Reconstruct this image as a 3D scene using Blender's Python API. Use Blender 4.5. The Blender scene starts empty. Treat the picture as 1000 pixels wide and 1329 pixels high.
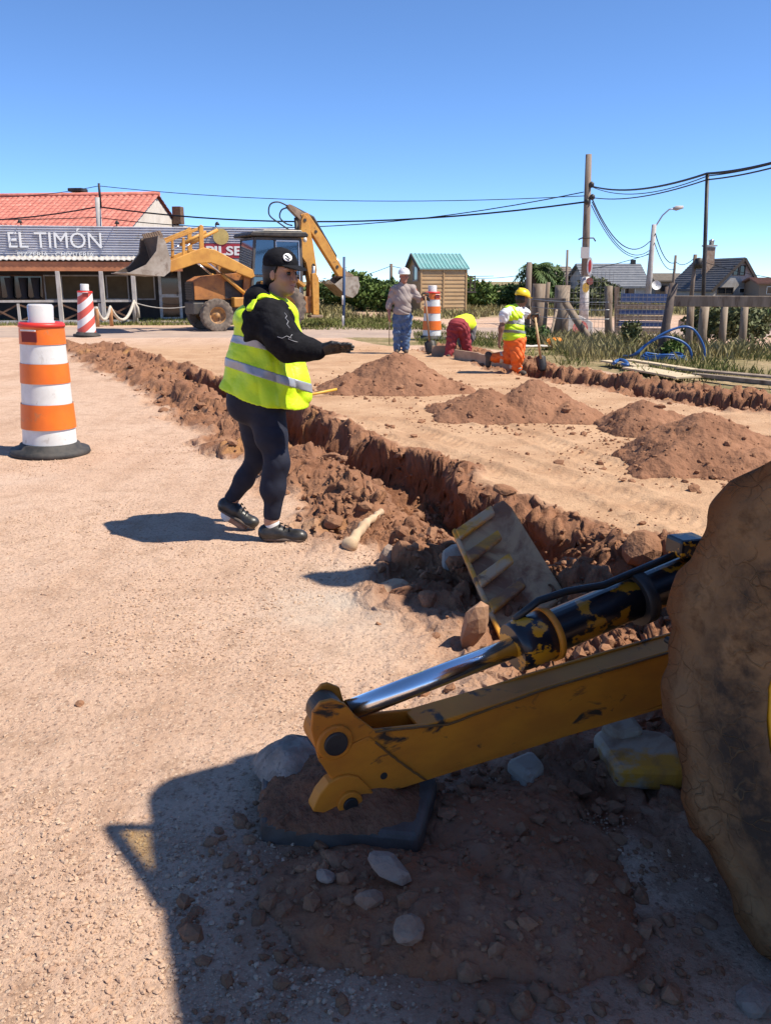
import bpy, math, random
import numpy as np
from mathutils import Vector, Matrix
random.seed(7)
SC = bpy.context.scene
COL = SC.collection
R = math.radians
# ------------------------------------------------------------------ camera
F, H, HZ = 1130.0, 1.5, 365.0            # focal length and horizon in photo pixels, eye height in metres
TH = math.atan((664.5 - HZ) / F)
cam_d = bpy.data.cameras.new('camera'); cam = bpy.data.objects.new('camera', cam_d); COL.objects.link(cam)
cam.location = (0, 0, H); cam.rotation_euler = (math.pi / 2 - TH, 0, 0)
cam_d.sensor_fit = 'HORIZONTAL'; cam_d.sensor_width = 36; cam_d.lens = 36 * F / 1000
cam_d.clip_start = 0.05; cam_d.clip_end = 9000
SC.camera = cam
# ------------------------------------------------------------------ sun and sky
SUN_EL = R(55.0); SUN_AZ = math.atan2(0.975, -0.22)      # azimuth clockwise from +Y
sd = Vector((math.sin(SUN_AZ) * math.cos(SUN_EL), math.cos(SUN_AZ) * math.cos(SUN_EL), math.sin(SUN_EL)))
sl = bpy.data.lights.new('sun', 'SUN'); so = bpy.data.objects.new('sun', sl); COL.objects.link(so)
sl.energy = 5.0; sl.angle = R(0.53); sl.color = (1.0, 0.92, 0.79)
so.rotation_euler = (-sd).to_track_quat('-Z', 'Y').to_euler(); so.location = (20, -8, 30)
W = bpy.data.worlds.new('World'); SC.world = W; W.use_nodes = True
wn = W.node_tree.nodes; wl = W.node_tree.links
bg = wn['Background']; sky = wn.new('ShaderNodeTexSky'); sky.sky_type = 'NISHITA'; sky.sun_disc = False
sky.sun_elevation = SUN_EL; sky.sun_rotation = SUN_AZ
sky.altitude = 5000; sky.air_density = 1.0; sky.dust_density = 0.0; sky.ozone_density = 8.0
hs = wn.new('ShaderNodeHueSaturation'); hs.inputs['Saturation'].default_value = 1.0; wl.new(sky.outputs[0], hs.inputs['Color'])
sm = wn.new('ShaderNodeMix'); sm.data_type = 'RGBA'; sm.blend_type = 'MULTIPLY'; sm.inputs[0].default_value = 1; sm.inputs[7].default_value = (1.0, 1.03, 1.02, 1)
wl.new(hs.outputs[0], sm.inputs[6]); wl.new(sm.outputs[2], bg.inputs[0]); bg.inputs[1].default_value = 0.15
SC.view_settings.view_transform = 'Standard'; SC.view_settings.look = 'None'
SC.view_settings.exposure = 0.56; SC.view_settings.gamma = 1; SC.view_settings.use_curve_mapping = False
SC.cycles.max_bounces = 6; SC.cycles.transparent_max_bounces = 12

# ------------------------------------------------------------------ measuring from the photograph
_c, _s = math.cos(TH), math.sin(TH)
def ray(px, py):
    u = (px - 500) / F; v = (664.5 - py) / F
    return Vector((u, _c + v * _s, -_s + v * _c))
def G(px, py, z=0.0):                                   # point at height z
    r = ray(px, py); t = (z - H) / r.z
    return Vector((r.x * t, r.y * t, z))
def D(px, py, Y):                                       # point at distance Y
    r = ray(px, py); t = Y / r.y
    return Vector((r.x * t, Y, H + r.z * t))
def ON(px, py, p0, n):                                  # point on the plane through p0 with normal n
    r = ray(px, py); o = Vector((0, 0, H)); t = (p0 - o).dot(n) / r.dot(n)
    return o + r * t

# ------------------------------------------------------------------ noise
def _h(ix, iy, iz, seed):
    n = (ix.astype(np.int64) * 374761393 + iy.astype(np.int64) * 668265263 + iz.astype(np.int64) * 2147483647 + seed * 1274126177) & 0xffffffff
    n = ((n ^ (n >> 13)) * 1274126177) & 0xffffffff
    n = (n ^ (n >> 16)) & 0xffffff
    return n.astype(np.float64) / 0xffffff
def noise2(x, y, seed=0):
    x = np.asarray(x, float); y = np.asarray(y, float)
    ix = np.floor(x); iy = np.floor(y); fx = x - ix; fy = y - iy
    u = fx * fx * fx * (fx * (fx * 6 - 15) + 10); v = fy * fy * fy * (fy * (fy * 6 - 15) + 10)
    z = np.zeros_like(ix)
    a = _h(ix, iy, z, seed); b = _h(ix + 1, iy, z, seed); c = _h(ix, iy + 1, z, seed); d = _h(ix + 1, iy + 1, z, seed)
    return (a + (b - a) * u) * (1 - v) + (c + (d - c) * u) * v - 0.5
def noise3(x, y, z, seed=0):
    ix = np.floor(x); iy = np.floor(y); iz = np.floor(z); fx = x - ix; fy = y - iy; fz = z - iz
    u = fx * fx * (3 - 2 * fx); v = fy * fy * (3 - 2 * fy); w = fz * fz * (3 - 2 * fz)
    def L(k):
        a = _h(ix, iy, iz + k, seed); b = _h(ix + 1, iy, iz + k, seed); c = _h(ix, iy + 1, iz + k, seed); d = _h(ix + 1, iy + 1, iz + k, seed)
        return (a + (b - a) * u) * (1 - v) + (c + (d - c) * u) * v
    return L(0) * (1 - w) + L(1) * w - 0.5
def fbm(x, y, f, o=4, g=0.5, seed=0):
    r = 0; a = 1
    for i in range(o):
        r = r + a * noise2(x * f + 17.3 * i, y * f - 9.1 * i, seed + i); a *= g; f *= 2.03
    return r
def ridged(x, y, f, o=4, g=0.55, seed=0):
    r = 0; a = 1
    for i in range(o):
        r = r + a * (0.5 - 2 * np.abs(noise2(x * f + 7.7 * i, y * f + 3.1 * i, seed + i))); a *= g; f *= 2.1
    return r
def sst(e0, e1, x):
    t = np.clip((x - e0) / (e1 - e0), 0, 1); return t * t * (3 - 2 * t)

# ------------------------------------------------------------------ objects
def tag(o, label=None, cat=None, group=None, kind=None):
    if label: o['label'] = label
    if cat: o['category'] = cat
    if group: o['group'] = group
    if kind: o['kind'] = kind
    return o
def empty(name, label, cat, loc=(0, 0, 0), rz=0.0, group=None):
    o = bpy.data.objects.new(name, None); COL.objects.link(o); o.location = loc; o.rotation_euler = (0, 0, rz)
    o.empty_display_size = 0.1
    return tag(o, label, cat, group)
def link(name, me, parent=None, m=None):
    o = bpy.data.objects.new(name, me); COL.objects.link(o)
    if m is not None and not me.materials: me.materials.append(m)
    if parent is not None: o.parent = parent
    return o
def npmesh(name, V, Q, m=None, parent=None, smooth=True):
    V = np.asarray(V, np.float32); Q = np.asarray(Q, np.int32)
    me = bpy.data.meshes.new(name); k = Q.shape[1]
    me.vertices.add(len(V)); me.vertices.foreach_set('co', V.ravel())
    me.loops.add(Q.size); me.loops.foreach_set('vertex_index', Q.ravel())
    me.polygons.add(len(Q)); me.polygons.foreach_set('loop_start', np.arange(0, Q.size, k, dtype=np.int32))
    try: me.polygons.foreach_set('loop_total', np.full(len(Q), k, np.int32))
    except Exception: pass
    me.polygons.foreach_set('use_smooth', np.full(len(Q), smooth, bool))
    me.update(calc_edges=True)
    if parent is not None and parent.type == 'EMPTY' and False: pass
    return link(name, me, parent, m)
class MB:
    def __init__(s): s.v = []; s.f = []; s.sm = []; s.st = []
    def add(s, V, Fs, smooth=False):
        s.st.append((len(s.v), len(s.f))); n = len(s.v); s.v += [tuple(q) for q in V]; s.f += [tuple(i + n for i in f) for f in Fs]; s.sm += [smooth] * len(Fs); return s
    def box(s, c, d, M=None):
        x, y, z = d[0] / 2, d[1] / 2, d[2] / 2
        V = [Vector(p) for p in ((-x, -y, -z), (x, -y, -z), (x, y, -z), (-x, y, -z), (-x, -y, z), (x, -y, z), (x, y, z), (-x, y, z))]
        if M is not None: V = [M @ p for p in V]
        V = [p + Vector(c) for p in V]
        return s.add(V, [(0, 3, 2, 1), (4, 5, 6, 7), (0, 1, 5, 4), (1, 2, 6, 5), (2, 3, 7, 6), (3, 0, 4, 7)])
    def beam(s, a, b, w, h, up=(0, 0, 1), w2=None, h2=None):          # rectangular bar from a to b
        a = Vector(a); b = Vector(b); d = (b - a).normalized(); up = Vector(up)
        sx = d.cross(up)
        if sx.length < 1e-4: sx = d.cross(Vector((0, 1, 0)))
        sx.normalize(); sz = sx.cross(d)
        w2 = w if w2 is None else w2; h2 = h if h2 is None else h2
        V = []
        for p, ww, hh in ((a, w, h), (b, w2, h2)):
            V += [p + sx * (i * ww / 2) + sz * (j * hh / 2) for i, j in ((-1, -1), (1, -1), (1, 1), (-1, 1))]
        return s.add(V, [(0, 3, 2, 1), (4, 5, 6, 7), (0, 1, 5, 4), (1, 2, 6, 5), (2, 3, 7, 6), (3, 0, 4, 7)])
    def tube(s, pts, r, n=8, cap=True):
        P = [Vector(p) for p in pts]; rr = r if isinstance(r, (list, tuple)) else [r] * len(P)
        V = []; prev = None
        for i, p in enumerate(P):
            t = (P[min(i + 1, len(P) - 1)] - P[max(i - 1, 0)]).normalized()
            if prev is None:
                prev = t.cross(Vector((0, 0, 1)))
                if prev.length < 1e-3: prev = t.cross(Vector((0, 1, 0)))
            b = (prev - t * prev.dot(t)).normalized(); prev = b; c = t.cross(b)
            for k in range(n):
                a = 2 * math.pi * k / n
                V.append(p + (b * math.cos(a) + c * math.sin(a)) * rr[i])
        Fs = [(i * n + k, i * n + (k + 1) % n, (i + 1) * n + (k + 1) % n, (i + 1) * n + k) for i in range(len(P) - 1) for k in range(n)]
        s.add(V, Fs, True)
        if cap:
            m = len(s.v) - len(V)
            s.f += [tuple(m + k for k in reversed(range(n))), tuple(m + (len(P) - 1) * n + k for k in range(n))]; s.sm += [False, False]
        return s
    def lathe(s, prof, c=(0, 0, 0), n=24, M=None, smooth=True, close=True):   # prof = (r, z) pairs, about z
        V = []
        for r, z in prof:
            for k in range(n):
                a = 2 * math.pi * k / n; V.append(Vector((r * math.cos(a), r * math.sin(a), z)))
        if M is not None: V = [M @ p for p in V]
        V = [p + Vector(c) for p in V]
        Fs = [(i * n + k, i * n + (k + 1) % n, (i + 1) * n + (k + 1) % n, (i + 1) * n + k) for i in range(len(prof) - 1) for k in range(n)]
        if close:
            Fs.append(tuple(reversed(range(n)))); Fs.append(tuple((len(prof) - 1) * n + k for k in range(n)))
        return s.add(V, Fs, smooth)
    def prism(s, pts, d):                                              # 3D outline swept along d
        P = [Vector(p) for p in pts]; d = Vector(d); n = len(P)
        nn = Vector((0, 0, 0))
        for i in range(n): nn += P[i].cross(P[(i + 1) % n])
        if nn.dot(d) > 0: P = P[::-1]
        V = P + [p + d for p in P]
        return s.add(V, [tuple(range(n)), tuple(reversed(range(n, 2 * n)))] + [(i, i + n, (i + 1) % n + n, (i + 1) % n) for i in range(n)])
    def build(s, name, m, parent=None, bevel=0, smooth_angle=None, seg=2):
        me = bpy.data.meshes.new(name); me.from_pydata(s.v, [], s.f); me.update()
        me.polygons.foreach_set('use_smooth', s.sm)
        o = link(name, me, parent, m)
        if bevel:
            b = o.modifiers.new('bevel', 'BEVEL'); b.width = bevel; b.segments = seg; b.limit_method = 'ANGLE'; b.angle_limit = R(40)
            b.harden_normals = False
        return o
def each(mb, name, m, parent=None, bevel=0):                            # every shape in the builder becomes an object of its own
    out = []
    for i, (v0, f0) in enumerate(mb.st):
        v1, f1 = mb.st[i + 1] if i + 1 < len(mb.st) else (len(mb.v), len(mb.f))
        b = MB(); b.v = mb.v[v0:v1]; b.f = [tuple(k - v0 for k in f) for f in mb.f[f0:f1]]; b.sm = mb.sm[f0:f1]
        out.append(b.build(name, m, parent, bevel))
    return out
def copy_tree(o, parent=None):
    c = o.copy(); COL.objects.link(c)
    if parent is not None: c.parent = parent
    for ch in list(o.children): copy_tree(ch, c)
    return c
RX = lambda a: Matrix.Rotation(a, 3, 'X')
RY = lambda a: Matrix.Rotation(a, 3, 'Y')
RZ = lambda a: Matrix.Rotation(a, 3, 'Z')

# ------------------------------------------------------------------ signed distance bodies
def smin(a, b, k):
    h = np.clip(0.5 + 0.5 * (b - a) / k, 0, 1)
    return b + (a - b) * h - k * h * (1 - h)
class Body:                                                            # soft union of tapered limbs and ellipsoids -> one skin
    def __init__(s, k=0.03): s.k = k; s.p = []; s.cut = []; s.wr = None
    def limb(s, a, b, r1, r2=None, k=None, flat=None):
        s.p.append(('l', np.array(a, float), np.array(b, float), r1, r1 if r2 is None else r2, k or s.k, flat)); return s
    def chain(s, pts, rs, k=None):
        for i in range(len(pts) - 1): s.limb(pts[i], pts[i + 1], rs[i], rs[i + 1], k)
        return s
    def ball(s, c, r, M=None, k=None):
        r = (r, r, r) if not hasattr(r, '__len__') else r
        r = np.array(r, float)
        if M is not None: M = np.array(M); u = abs(np.linalg.det(M)) ** (1 / 3); M = M / u; r = r * u
        s.p.append(('e', np.array(c, float), r, M, k or s.k)); return s
    def plane(s, p, n): s.cut.append((np.array(p, float), np.array(n, float) / np.linalg.norm(n))); return s   # keeps the side n points away from
    def mesh(s, name, h, m, parent=None, grow=0.0, shell=None, slabs=None):
        lo = np.full(3, 1e9); hi = -lo
        for q in s.p:
            if q[0] == 'l':
                r = max(q[3], q[4]) + 0.02
                lo = np.minimum(lo, np.minimum(q[1], q[2]) - r); hi = np.maximum(hi, np.maximum(q[1], q[2]) + r)
            else:
                r = q[2].max() + 0.02; lo = np.minimum(lo, q[1] - r); hi = np.maximum(hi, q[1] + r)
        lo -= 3 * h + grow; hi += 3 * h + grow
        n = np.ceil((hi - lo) / h).astype(int) + 1
        ax = [lo[i] + h * np.arange(n[i]) for i in range(3)]
        Fv = np.full(n, 0.5, np.float32)
        for q in s.p:
            if q[0] == 'l': r = max(q[3], q[4]); l0 = np.minimum(q[1], q[2]) - r; h0 = np.maximum(q[1], q[2]) + r; k = q[5]
            else: r = q[2].max(); l0 = q[1] - r; h0 = q[1] + r; k = q[4]
            pad = 2.2 * k + grow + 3 * h
            i0 = np.clip(np.floor((l0 - pad - lo) / h).astype(int), 0, n); i1 = np.clip(np.ceil((h0 + pad - lo) / h).astype(int) + 1, 0, n)
            sl_ = tuple(slice(i0[i], i1[i]) for i in range(3))
            X, Y, Z = np.meshgrid(ax[0][sl_[0]], ax[1][sl_[1]], ax[2][sl_[2]], indexing='ij', sparse=True)
            if q[0] == 'l':
                a, b = q[1], q[2]; ba = b - a; L2 = max(ba @ ba, 1e-9)
                px, py, pz = X - a[0], Y - a[1], Z - a[2]
                t = np.clip((px * ba[0] + py * ba[1] + pz * ba[2]) / L2, 0, 1)
                dx, dy, dz = px - t * ba[0], py - t * ba[1], pz - t * ba[2]
                if q[6] is not None:                                   # squash: (axis vector, factor)
                    u = np.array(q[6][0], float); u /= np.linalg.norm(u); e = dx * u[0] + dy * u[1] + dz * u[2]; g = e * (1 / q[6][1] - 1)
                    dx, dy, dz = dx + g * u[0], dy + g * u[1], dz + g * u[2]
                d = np.sqrt(dx * dx + dy * dy + dz * dz) - (q[3] + (q[4] - q[3]) * t)
            else:
                c, rr, M = q[1], q[2], q[3]
                px, py, pz = X - c[0], Y - c[1], Z - c[2]
                if M is not None:
                    px, py, pz = (px * M[0, 0] + py * M[1, 0] + pz * M[2, 0], px * M[0, 1] + py * M[1, 1] + pz * M[2, 1], px * M[0, 2] + py * M[1, 2] + pz * M[2, 2])
                k0 = np.sqrt((px / rr[0]) ** 2 + (py / rr[1]) ** 2 + (pz / rr[2]) ** 2)
                d = (k0 - 1) * rr.min() * 1.0
                k1 = np.sqrt((px / rr[0] ** 2) ** 2 + (py / rr[1] ** 2) ** 2 + (pz / rr[2] ** 2) ** 2) + 1e-6
                d = np.maximum(k0 * (k0 - 1) / k1, (k0 - 1) * rr.max())*(k0 > 1) + d * (k0 <= 1)
            Fv[sl_] = smin(Fv[sl_], d, k)
        X, Y, Z = np.meshgrid(*ax, indexing='ij', sparse=True)
        if s.wr is not None: Fv = Fv + s.wr(X, Y, Z)
        Fv = Fv - grow
        if shell: Fv = np.maximum(Fv, -(Fv + shell))
        for p, nn in s.cut: Fv = np.maximum(Fv, (X - p[0]) * nn[0] + (Y - p[1]) * nn[1] + (Z - p[2]) * nn[2])
        if slabs:
            g = None
            for p, nn, hw in slabs:
                nn = np.array(nn, float); nn /= np.linalg.norm(nn)
                e = np.abs((X - p[0]) * nn[0] + (Y - p[1]) * nn[1] + (Z - p[2]) * nn[2]) - hw
                g = e if g is None else np.minimum(g, e)
            Fv = np.maximum(Fv, g)
        V, Q = snets(Fv.astype(np.float32), lo, h)
        o = npmesh(name, V, Q, m, None)
        if parent is not None:
            o.parent = parent
            o.data.transform(root_mat(parent).inverted())
        return o
def root_mat(o):
    M = Matrix.Identity(4)
    while o is not None: M = o.matrix_basis @ M; o = o.parent
    return M
def under(o, parent):                                                  # parent a mesh that was measured in world space
    o.parent = parent; o.data.transform(root_mat(parent).inverted()); return o
def snets(Fv, lo, h):
    ins = Fv < 0
    n = np.array(Fv.shape)
    cs = np.zeros(n - 1, np.int8)
    for i in (0, 1):
        for j in (0, 1):
            for k in (0, 1): cs += ins[i:n[0] - 1 + i, j:n[1] - 1 + j, k:n[2] - 1 + k]
    act = (cs > 0) & (cs < 8)
    idx = np.full(n - 1, -1, np.int64); C = np.argwhere(act); idx[act] = np.arange(len(C))
    P = np.zeros((len(C), 3)); cnt = np.zeros(len(C))
    c8 = {}
    for i in (0, 1):
        for j in (0, 1):
            for k in (0, 1): c8[i, j, k] = Fv[C[:, 0] + i, C[:, 1] + j, C[:, 2] + k]
    for a in c8:
        for ax in range(3):
            if a[ax]: continue
            b = list(a); b[ax] = 1; b = tuple(b)
            fa, fb = c8[a], c8[b]; m = (fa < 0) != (fb < 0)
            t = np.where(m, fa / np.where(m, fa - fb, 1), 0)
            for d in range(3): P[:, d] += m * (a[d] + (t if d == ax else 0))
            cnt += m
    V = (C + P / cnt[:, None]) * h + lo
    Qs = []
    for ax in range(3):
        u, v = (ax + 1) % 3, (ax + 2) % 3
        s0 = [slice(None)] * 3; s1 = [slice(None)] * 3; s0[ax] = slice(0, n[ax] - 1); s1[ax] = slice(1, n[ax])
        ch = ins[tuple(s0)] != ins[tuple(s1)]
        E = np.argwhere(ch); E = E[(E[:, u] > 0) & (E[:, v] > 0) & (E[:, u] < n[u] - 1) & (E[:, v] < n[v] - 1)]
        def at(du, dv):
            e = E.copy(); e[:, u] -= du; e[:, v] -= dv; return idx[e[:, 0], e[:, 1], e[:, 2]]
        q = np.stack([at(1, 1), at(0, 1), at(0, 0), at(1, 0)], 1)
        fl = ~ins[E[:, 0], E[:, 1], E[:, 2]]; q[fl] = q[fl][:, ::-1]
        Qs.append(q)
    return V, np.concatenate(Qs)

# ------------------------------------------------------------------ materials
MATS = {}
def nd(nt, t, **kw):
    n = nt.nodes.new(t)
    for k, v in kw.items(): setattr(n, k, v)
    return n
def mat(name, col, rough=0.7, metal=0.0, col2=None, scale=8.0, detail=5, lo=0.4, hi=0.65, bump=0.0, bscale=None, bdist=0.01, spec=0.5,
        col3=None, scale3=40.0, lo3=0.55, hi3=0.7, stretch=(1, 1, 1), emit=None, trans=0.0, coat=0.0):
    if name in MATS: return MATS[name]
    m = bpy.data.materials.new(name); m.use_nodes = True; nt = m.node_tree; b = nt.nodes['Principled BSDF']; L = nt.links.new
    b.inputs['Roughness'].default_value = rough; b.inputs['Metallic'].default_value = metal
    b.inputs['Specular IOR Level'].default_value = spec
    b.inputs['Base Color'].default_value = (*col, 1)
    if coat: b.inputs['Coat Weight'].default_value = coat
    if trans: b.inputs['Transmission Weight'].default_value = trans
    tc = nd(nt, 'ShaderNodeTexCoord'); mp = nd(nt, 'ShaderNodeMapping'); mp.inputs['Scale'].default_value = stretch
    L(tc.outputs['Object'], mp.inputs['Vector'])
    def layer(prev, c, sc, a, bb, sd_):
        nz = nd(nt, 'ShaderNodeTexNoise'); nz.inputs['Scale'].default_value = sc; nz.inputs['Detail'].default_value = detail; nz.inputs['Roughness'].default_value = 0.62
        if sd_: nz.inputs['Distortion'].default_value = 0.6
        L(mp.outputs[0], nz.inputs['Vector'])
        mr = nd(nt, 'ShaderNodeMapRange'); mr.inputs['From Min'].default_value = a; mr.inputs['From Max'].default_value = bb; L(nz.outputs['Fac'], mr.inputs['Value'])
        mx = nd(nt, 'ShaderNodeMix', data_type='RGBA'); L(mr.outputs[0], mx.inputs[0])
        if prev is None: mx.inputs[6].default_value = (*col, 1)
        else: L(prev, mx.inputs[6])
        mx.inputs[7].default_value = (*c, 1)
        return mx.outputs[2]
    out = None
    if col2: out = layer(out, col2, scale, lo, hi, 0)
    if col3: out = layer(out, col3, scale3, lo3, hi3, 1)
    if out is not None: L(out, b.inputs['Base Color'])
    if bump:
        nz = nd(nt, 'ShaderNodeTexNoise'); nz.inputs['Scale'].default_value = bscale or scale * 4; nz.inputs['Detail'].default_value = 6; L(mp.outputs[0], nz.inputs['Vector'])
        bp = nd(nt, 'ShaderNodeBump'); bp.inputs['Strength'].default_value = bump; bp.inputs['Distance'].default_value = bdist
        L(nz.outputs['Fac'], bp.inputs['Height']); L(bp.outputs[0], b.inputs['Normal'])
    MATS[name] = m
    return m
def glass_mat(name, tint, alpha=0.35, rough=0.05, ior=1.5):
    if name in MATS: return MATS[name]
    m = bpy.data.materials.new(name); m.use_nodes = True; nt = m.node_tree; nt.nodes.clear(); L = nt.links.new
    o = nd(nt, 'ShaderNodeOutputMaterial'); t = nd(nt, 'ShaderNodeBsdfTransparent'); g = nd(nt, 'ShaderNodeBsdfGlossy'); mx = nd(nt, 'ShaderNodeMixShader'); fr = nd(nt, 'ShaderNodeFresnel')
    t.inputs[0].default_value = (*tint, 1); g.inputs['Roughness'].default_value = rough; g.inputs[0].default_value = (0.9, 0.95, 1, 1); fr.inputs[0].default_value = ior
    mr = nd(nt, 'ShaderNodeMath', operation='ADD'); mr.inputs[1].default_value = alpha; L(fr.outputs[0], mr.inputs[0])
    L(mr.outputs[0], mx.inputs[0]); L(t.outputs[0], mx.inputs[1]); L(g.outputs[0], mx.inputs[2]); L(mx.outputs[0], o.inputs[0])
    MATS[name] = m
    return m
# ================================================================== THE GROUND
def polyline_sd(x, y, P):                                 # signed distance (positive on the left of travel), and position along
    best = np.full(x.shape, 1e9); sg = np.zeros(x.shape); al = np.zeros(x.shape); acc = 0
    for i in range(len(P) - 1):
        ax_, ay = P[i]; bx, by = P[i + 1]; dx, dy = bx - ax_, by - ay; L2 = dx * dx + dy * dy
        t = ((x - ax_) * dx + (y - ay) * dy) / L2
        tc = np.clip(t, 0, 1)
        ex, ey = x - ax_ - tc * dx, y - ay - tc * dy; d = np.hypot(ex, ey)
        cr = dx * (y - ay) - dy * (x - ax_); m = d < best
        best = np.where(m, d, best); sg = np.where(m, np.sign(cr), sg); al = np.where(m, acc + tc * math.sqrt(L2), al); acc += math.sqrt(L2)
    return best * sg, al
# bed-side lip of the near trench, walked towards us from the far corner
LIP = [(-7.6, 23.0), (-5.2, 18.8), (-3.37, 15.4), (-1.95, 12.6), (-.95, 10.3), (-.02, 8.04), (.55, 6.72), (.92, 5.75), (1.3, 5.05), (1.95, 4.35), (2.9, 3.7), (4.4, 3.2)]
RLIP = [(0.3, 20.6), (1.5, 17.6), (2.36, 14.3), (3.4, 12.0), (4.43, 10.05), (6.0, 7.4), (8.5, 3.5)]
TRACKS = [[G(500, 545), G(640, 590), G(760, 628), G(900, 682), G(980, 730)], [G(560, 525), G(700, 570), G(810, 612), G(960, 668)], [G(470, 560), G(600, 600), G(730, 650), G(840, 700)]]
def zones(x, y):
    s, al = polyline_sd(x, y, LIP); s = -s                 # positive on the road side of the trench
    t, ar = polyline_sd(x, y, RLIP)                        # positive beyond the far trench
    return s, al, t, ar
def ground_h(x, y, fine=True, parts=False):
    x = np.asarray(x, float); y = np.asarray(y, float); rr = np.hypot(x, y)
    s, al, t, ar = zones(x, y)
    near = sst(60, 25, rr)
    wob = 0.12 * fbm(al, al * 0 + 3.1, 0.8, 2, seed=5) + 0.20 * fbm(x, y, 1.7, 3, 0.55, seed=44)
    s2 = s + wob
    endf = sst(0.0, 1.6, al)
    end2 = sst(9.0, 7.6, np.hypot(x - 0.2, y - 0.0) * 0 + np.where(y < 2.6, 9.0, 7.0)) if False else 1.0
    wt = 0.62 + 0.12 * fbm(al, al * 0 + 9, 0.7, 2, seed=8)
    deep = (0.37 + 0.10 * fbm(al, al * 0 + 1, 0.55, 3, seed=11)) * (0.22 + 0.78 * sst(7, 13, al)) * endf
    wl_ = 0.10 + 0.22 * np.clip(0.4 + 1.2 * fbm(x, y, 1.1, 2, seed=46), 0, 1)
    prof = -deep * sst(-0.015, wl_, s2) * (1 - sst(wt * 0.55, wt + 0.28, s2))
    ridge_c = wt + 0.40; ridge_w = 0.30
    ridge = (0.11 + 0.07 * fbm(x, y, 1.2, 3, seed=21)) * np.exp(-((s2 - ridge_c) / ridge_w) ** 2) * endf
    lip = 0.045 * np.exp(-((s2 + 0.10) / 0.10) ** 2) * endf * (0.6 + fbm(x, y, 2.5, 2, seed=3))
    edge_l = sst(1.72 + 0.3 * fbm(x, y, 1.7, 3, seed=31), 1.22, s2)
    dugl = sst(-0.28 - 0.15 * fbm(x, y, 2.2, 3, seed=33), -0.02, s2) * edge_l * endf
    # far trench
    t2 = t + 0.10 * fbm(ar, ar * 0 + 5, 0.7, 2, seed=51) + 0.24 * fbm(x, y, 1.8, 3, 0.55, seed=53)
    e2 = sst(0.0, 1.0, ar)
    rtr = -0.32 * sst(0.0, 0.30, t2) * (1 - sst(0.44, 0.52, t2)) * e2
    rlip = np.maximum(0.02 + 0.18 * fbm(x, y, 1.6, 5, 0.6, seed=52), 0) * np.exp(-((t2 - 0.68) / 0.22) ** 2) * e2 + 0.06 * sst(0.4, 0.6, t2) * e2 * near
    dugr = sst(-0.25, 0.0, t2) * sst(1.15, 0.85, t2) * e2
    dug = np.clip(dugl + dugr, 0, 1)
    # churned soil by the digger (lower right)
    q = np.exp(-(((x - 1.05) / 1.0) ** 2 + ((y - 3.9) / 0.75) ** 2) ** 2)
    q2 = np.exp(-(((x - 1.1) / 1.1) ** 2 + ((y - 2.75) / 0.7) ** 2) ** 2)
    dug = np.clip(dug + q + 0.55 * q2, 0, 1)
    lump = fbm(x, y, 0.9, 2, seed=59)
    clod = ridged(x, y, 2.6, 5, 0.55, seed=61) * 0.085 * (0.7 + lump) + np.abs(fbm(x, y, 8, 4, 0.62, seed=66)) * 0.10 + np.clip(fbm(x, y, 4.5, 2, seed=67), 0, 1) * 0.10
    clod = clod - 0.045
    bedm = sst(0.2, -0.2, s2) * sst(0.2, -0.2, t2)         # the graded bed between the trenches
    h = prof + ridge + lip + rtr + rlip
    h = h + dug * clod + q * 0.03 * fbm(x, y, 2.2, 3, seed=71) * 2
    # packed surface: gentle swells, and little stones
    h = h + near * (0.025 * fbm(x, y, 0.45, 3, seed=81) + 0.006 * fbm(x, y, 4.0, 4, seed=83))
    h = h + near * (1 - dug) * 0.005 * np.clip(fbm(x, y, 16, 3, 0.6, seed=85), -0.1, 1)
    if fine:
        for k, tr in enumerate(TRACKS):
            d, a = polyline_sd(x, y, [(p.x, p.y) for p in tr])
            w = 0.15; g = np.exp(-(d / w) ** 6); tread = 0.5 + 0.5 * np.sin((a + np.abs(d) * 0.8) * 2 * math.pi / 0.11)
            h = h - bedm * near * g * (0.020 - 0.012 * tread * (np.abs(d) < w) * np.clip(0.5 + 1.6 * fbm(x, y, 1.3, 3, seed=95 + k), 0, 1)) * np.clip(0.75 + fbm(x, y, 0.8, 3, seed=97 + k), 0.1, 1) + bedm * 0.022 * np.exp(-((np.abs(d) - 0.2) / 0.05) ** 2) * (0.5 + fbm(x, y, 6, 2, seed=90 + k))
    h = h - 0.05 * np.exp(-(((x - 1.6) / 1.3) ** 2 + ((y - 1.6) / 1.4) ** 2))      # wheel-worn hollow under the digger
    h = h - 0.25 * sst(60, 300, rr)
    if parts: return h, dug, s2, t2, al
    return h
A0 = np.linspace(R(-31), R(31), 720)
A1 = np.linspace(R(31), R(360 - 31), 74)[1:-1]
AA = np.concatenate([A0, A1]); NA = len(AA)
RRr = np.concatenate([[0.02, 0.3, 0.6, 0.9], np.geomspace(1.15, 36, 760), np.geomspace(37, 6000, 46)])
TT, RR = np.meshgrid(AA, RRr, indexing='ij')
GX = RR * np.sin(TT); GY = RR * np.cos(TT)
GH, DUG, S2, T2, AL = ground_h(GX, GY, parts=True)
NR = len(RRr)
nz_ = sst(0.05, 0.5, DUG) * sst(40, 28, RR)                # crumbling, undercut faces: push dug soil about in all directions
WX = np.zeros_like(GX); WY = np.zeros_like(GX); WZ = np.zeros_like(GX); msk = nz_ > 0.01
px_, py_, pz_ = GX[msk], GY[msk], GH[msk] * 1.6
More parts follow.
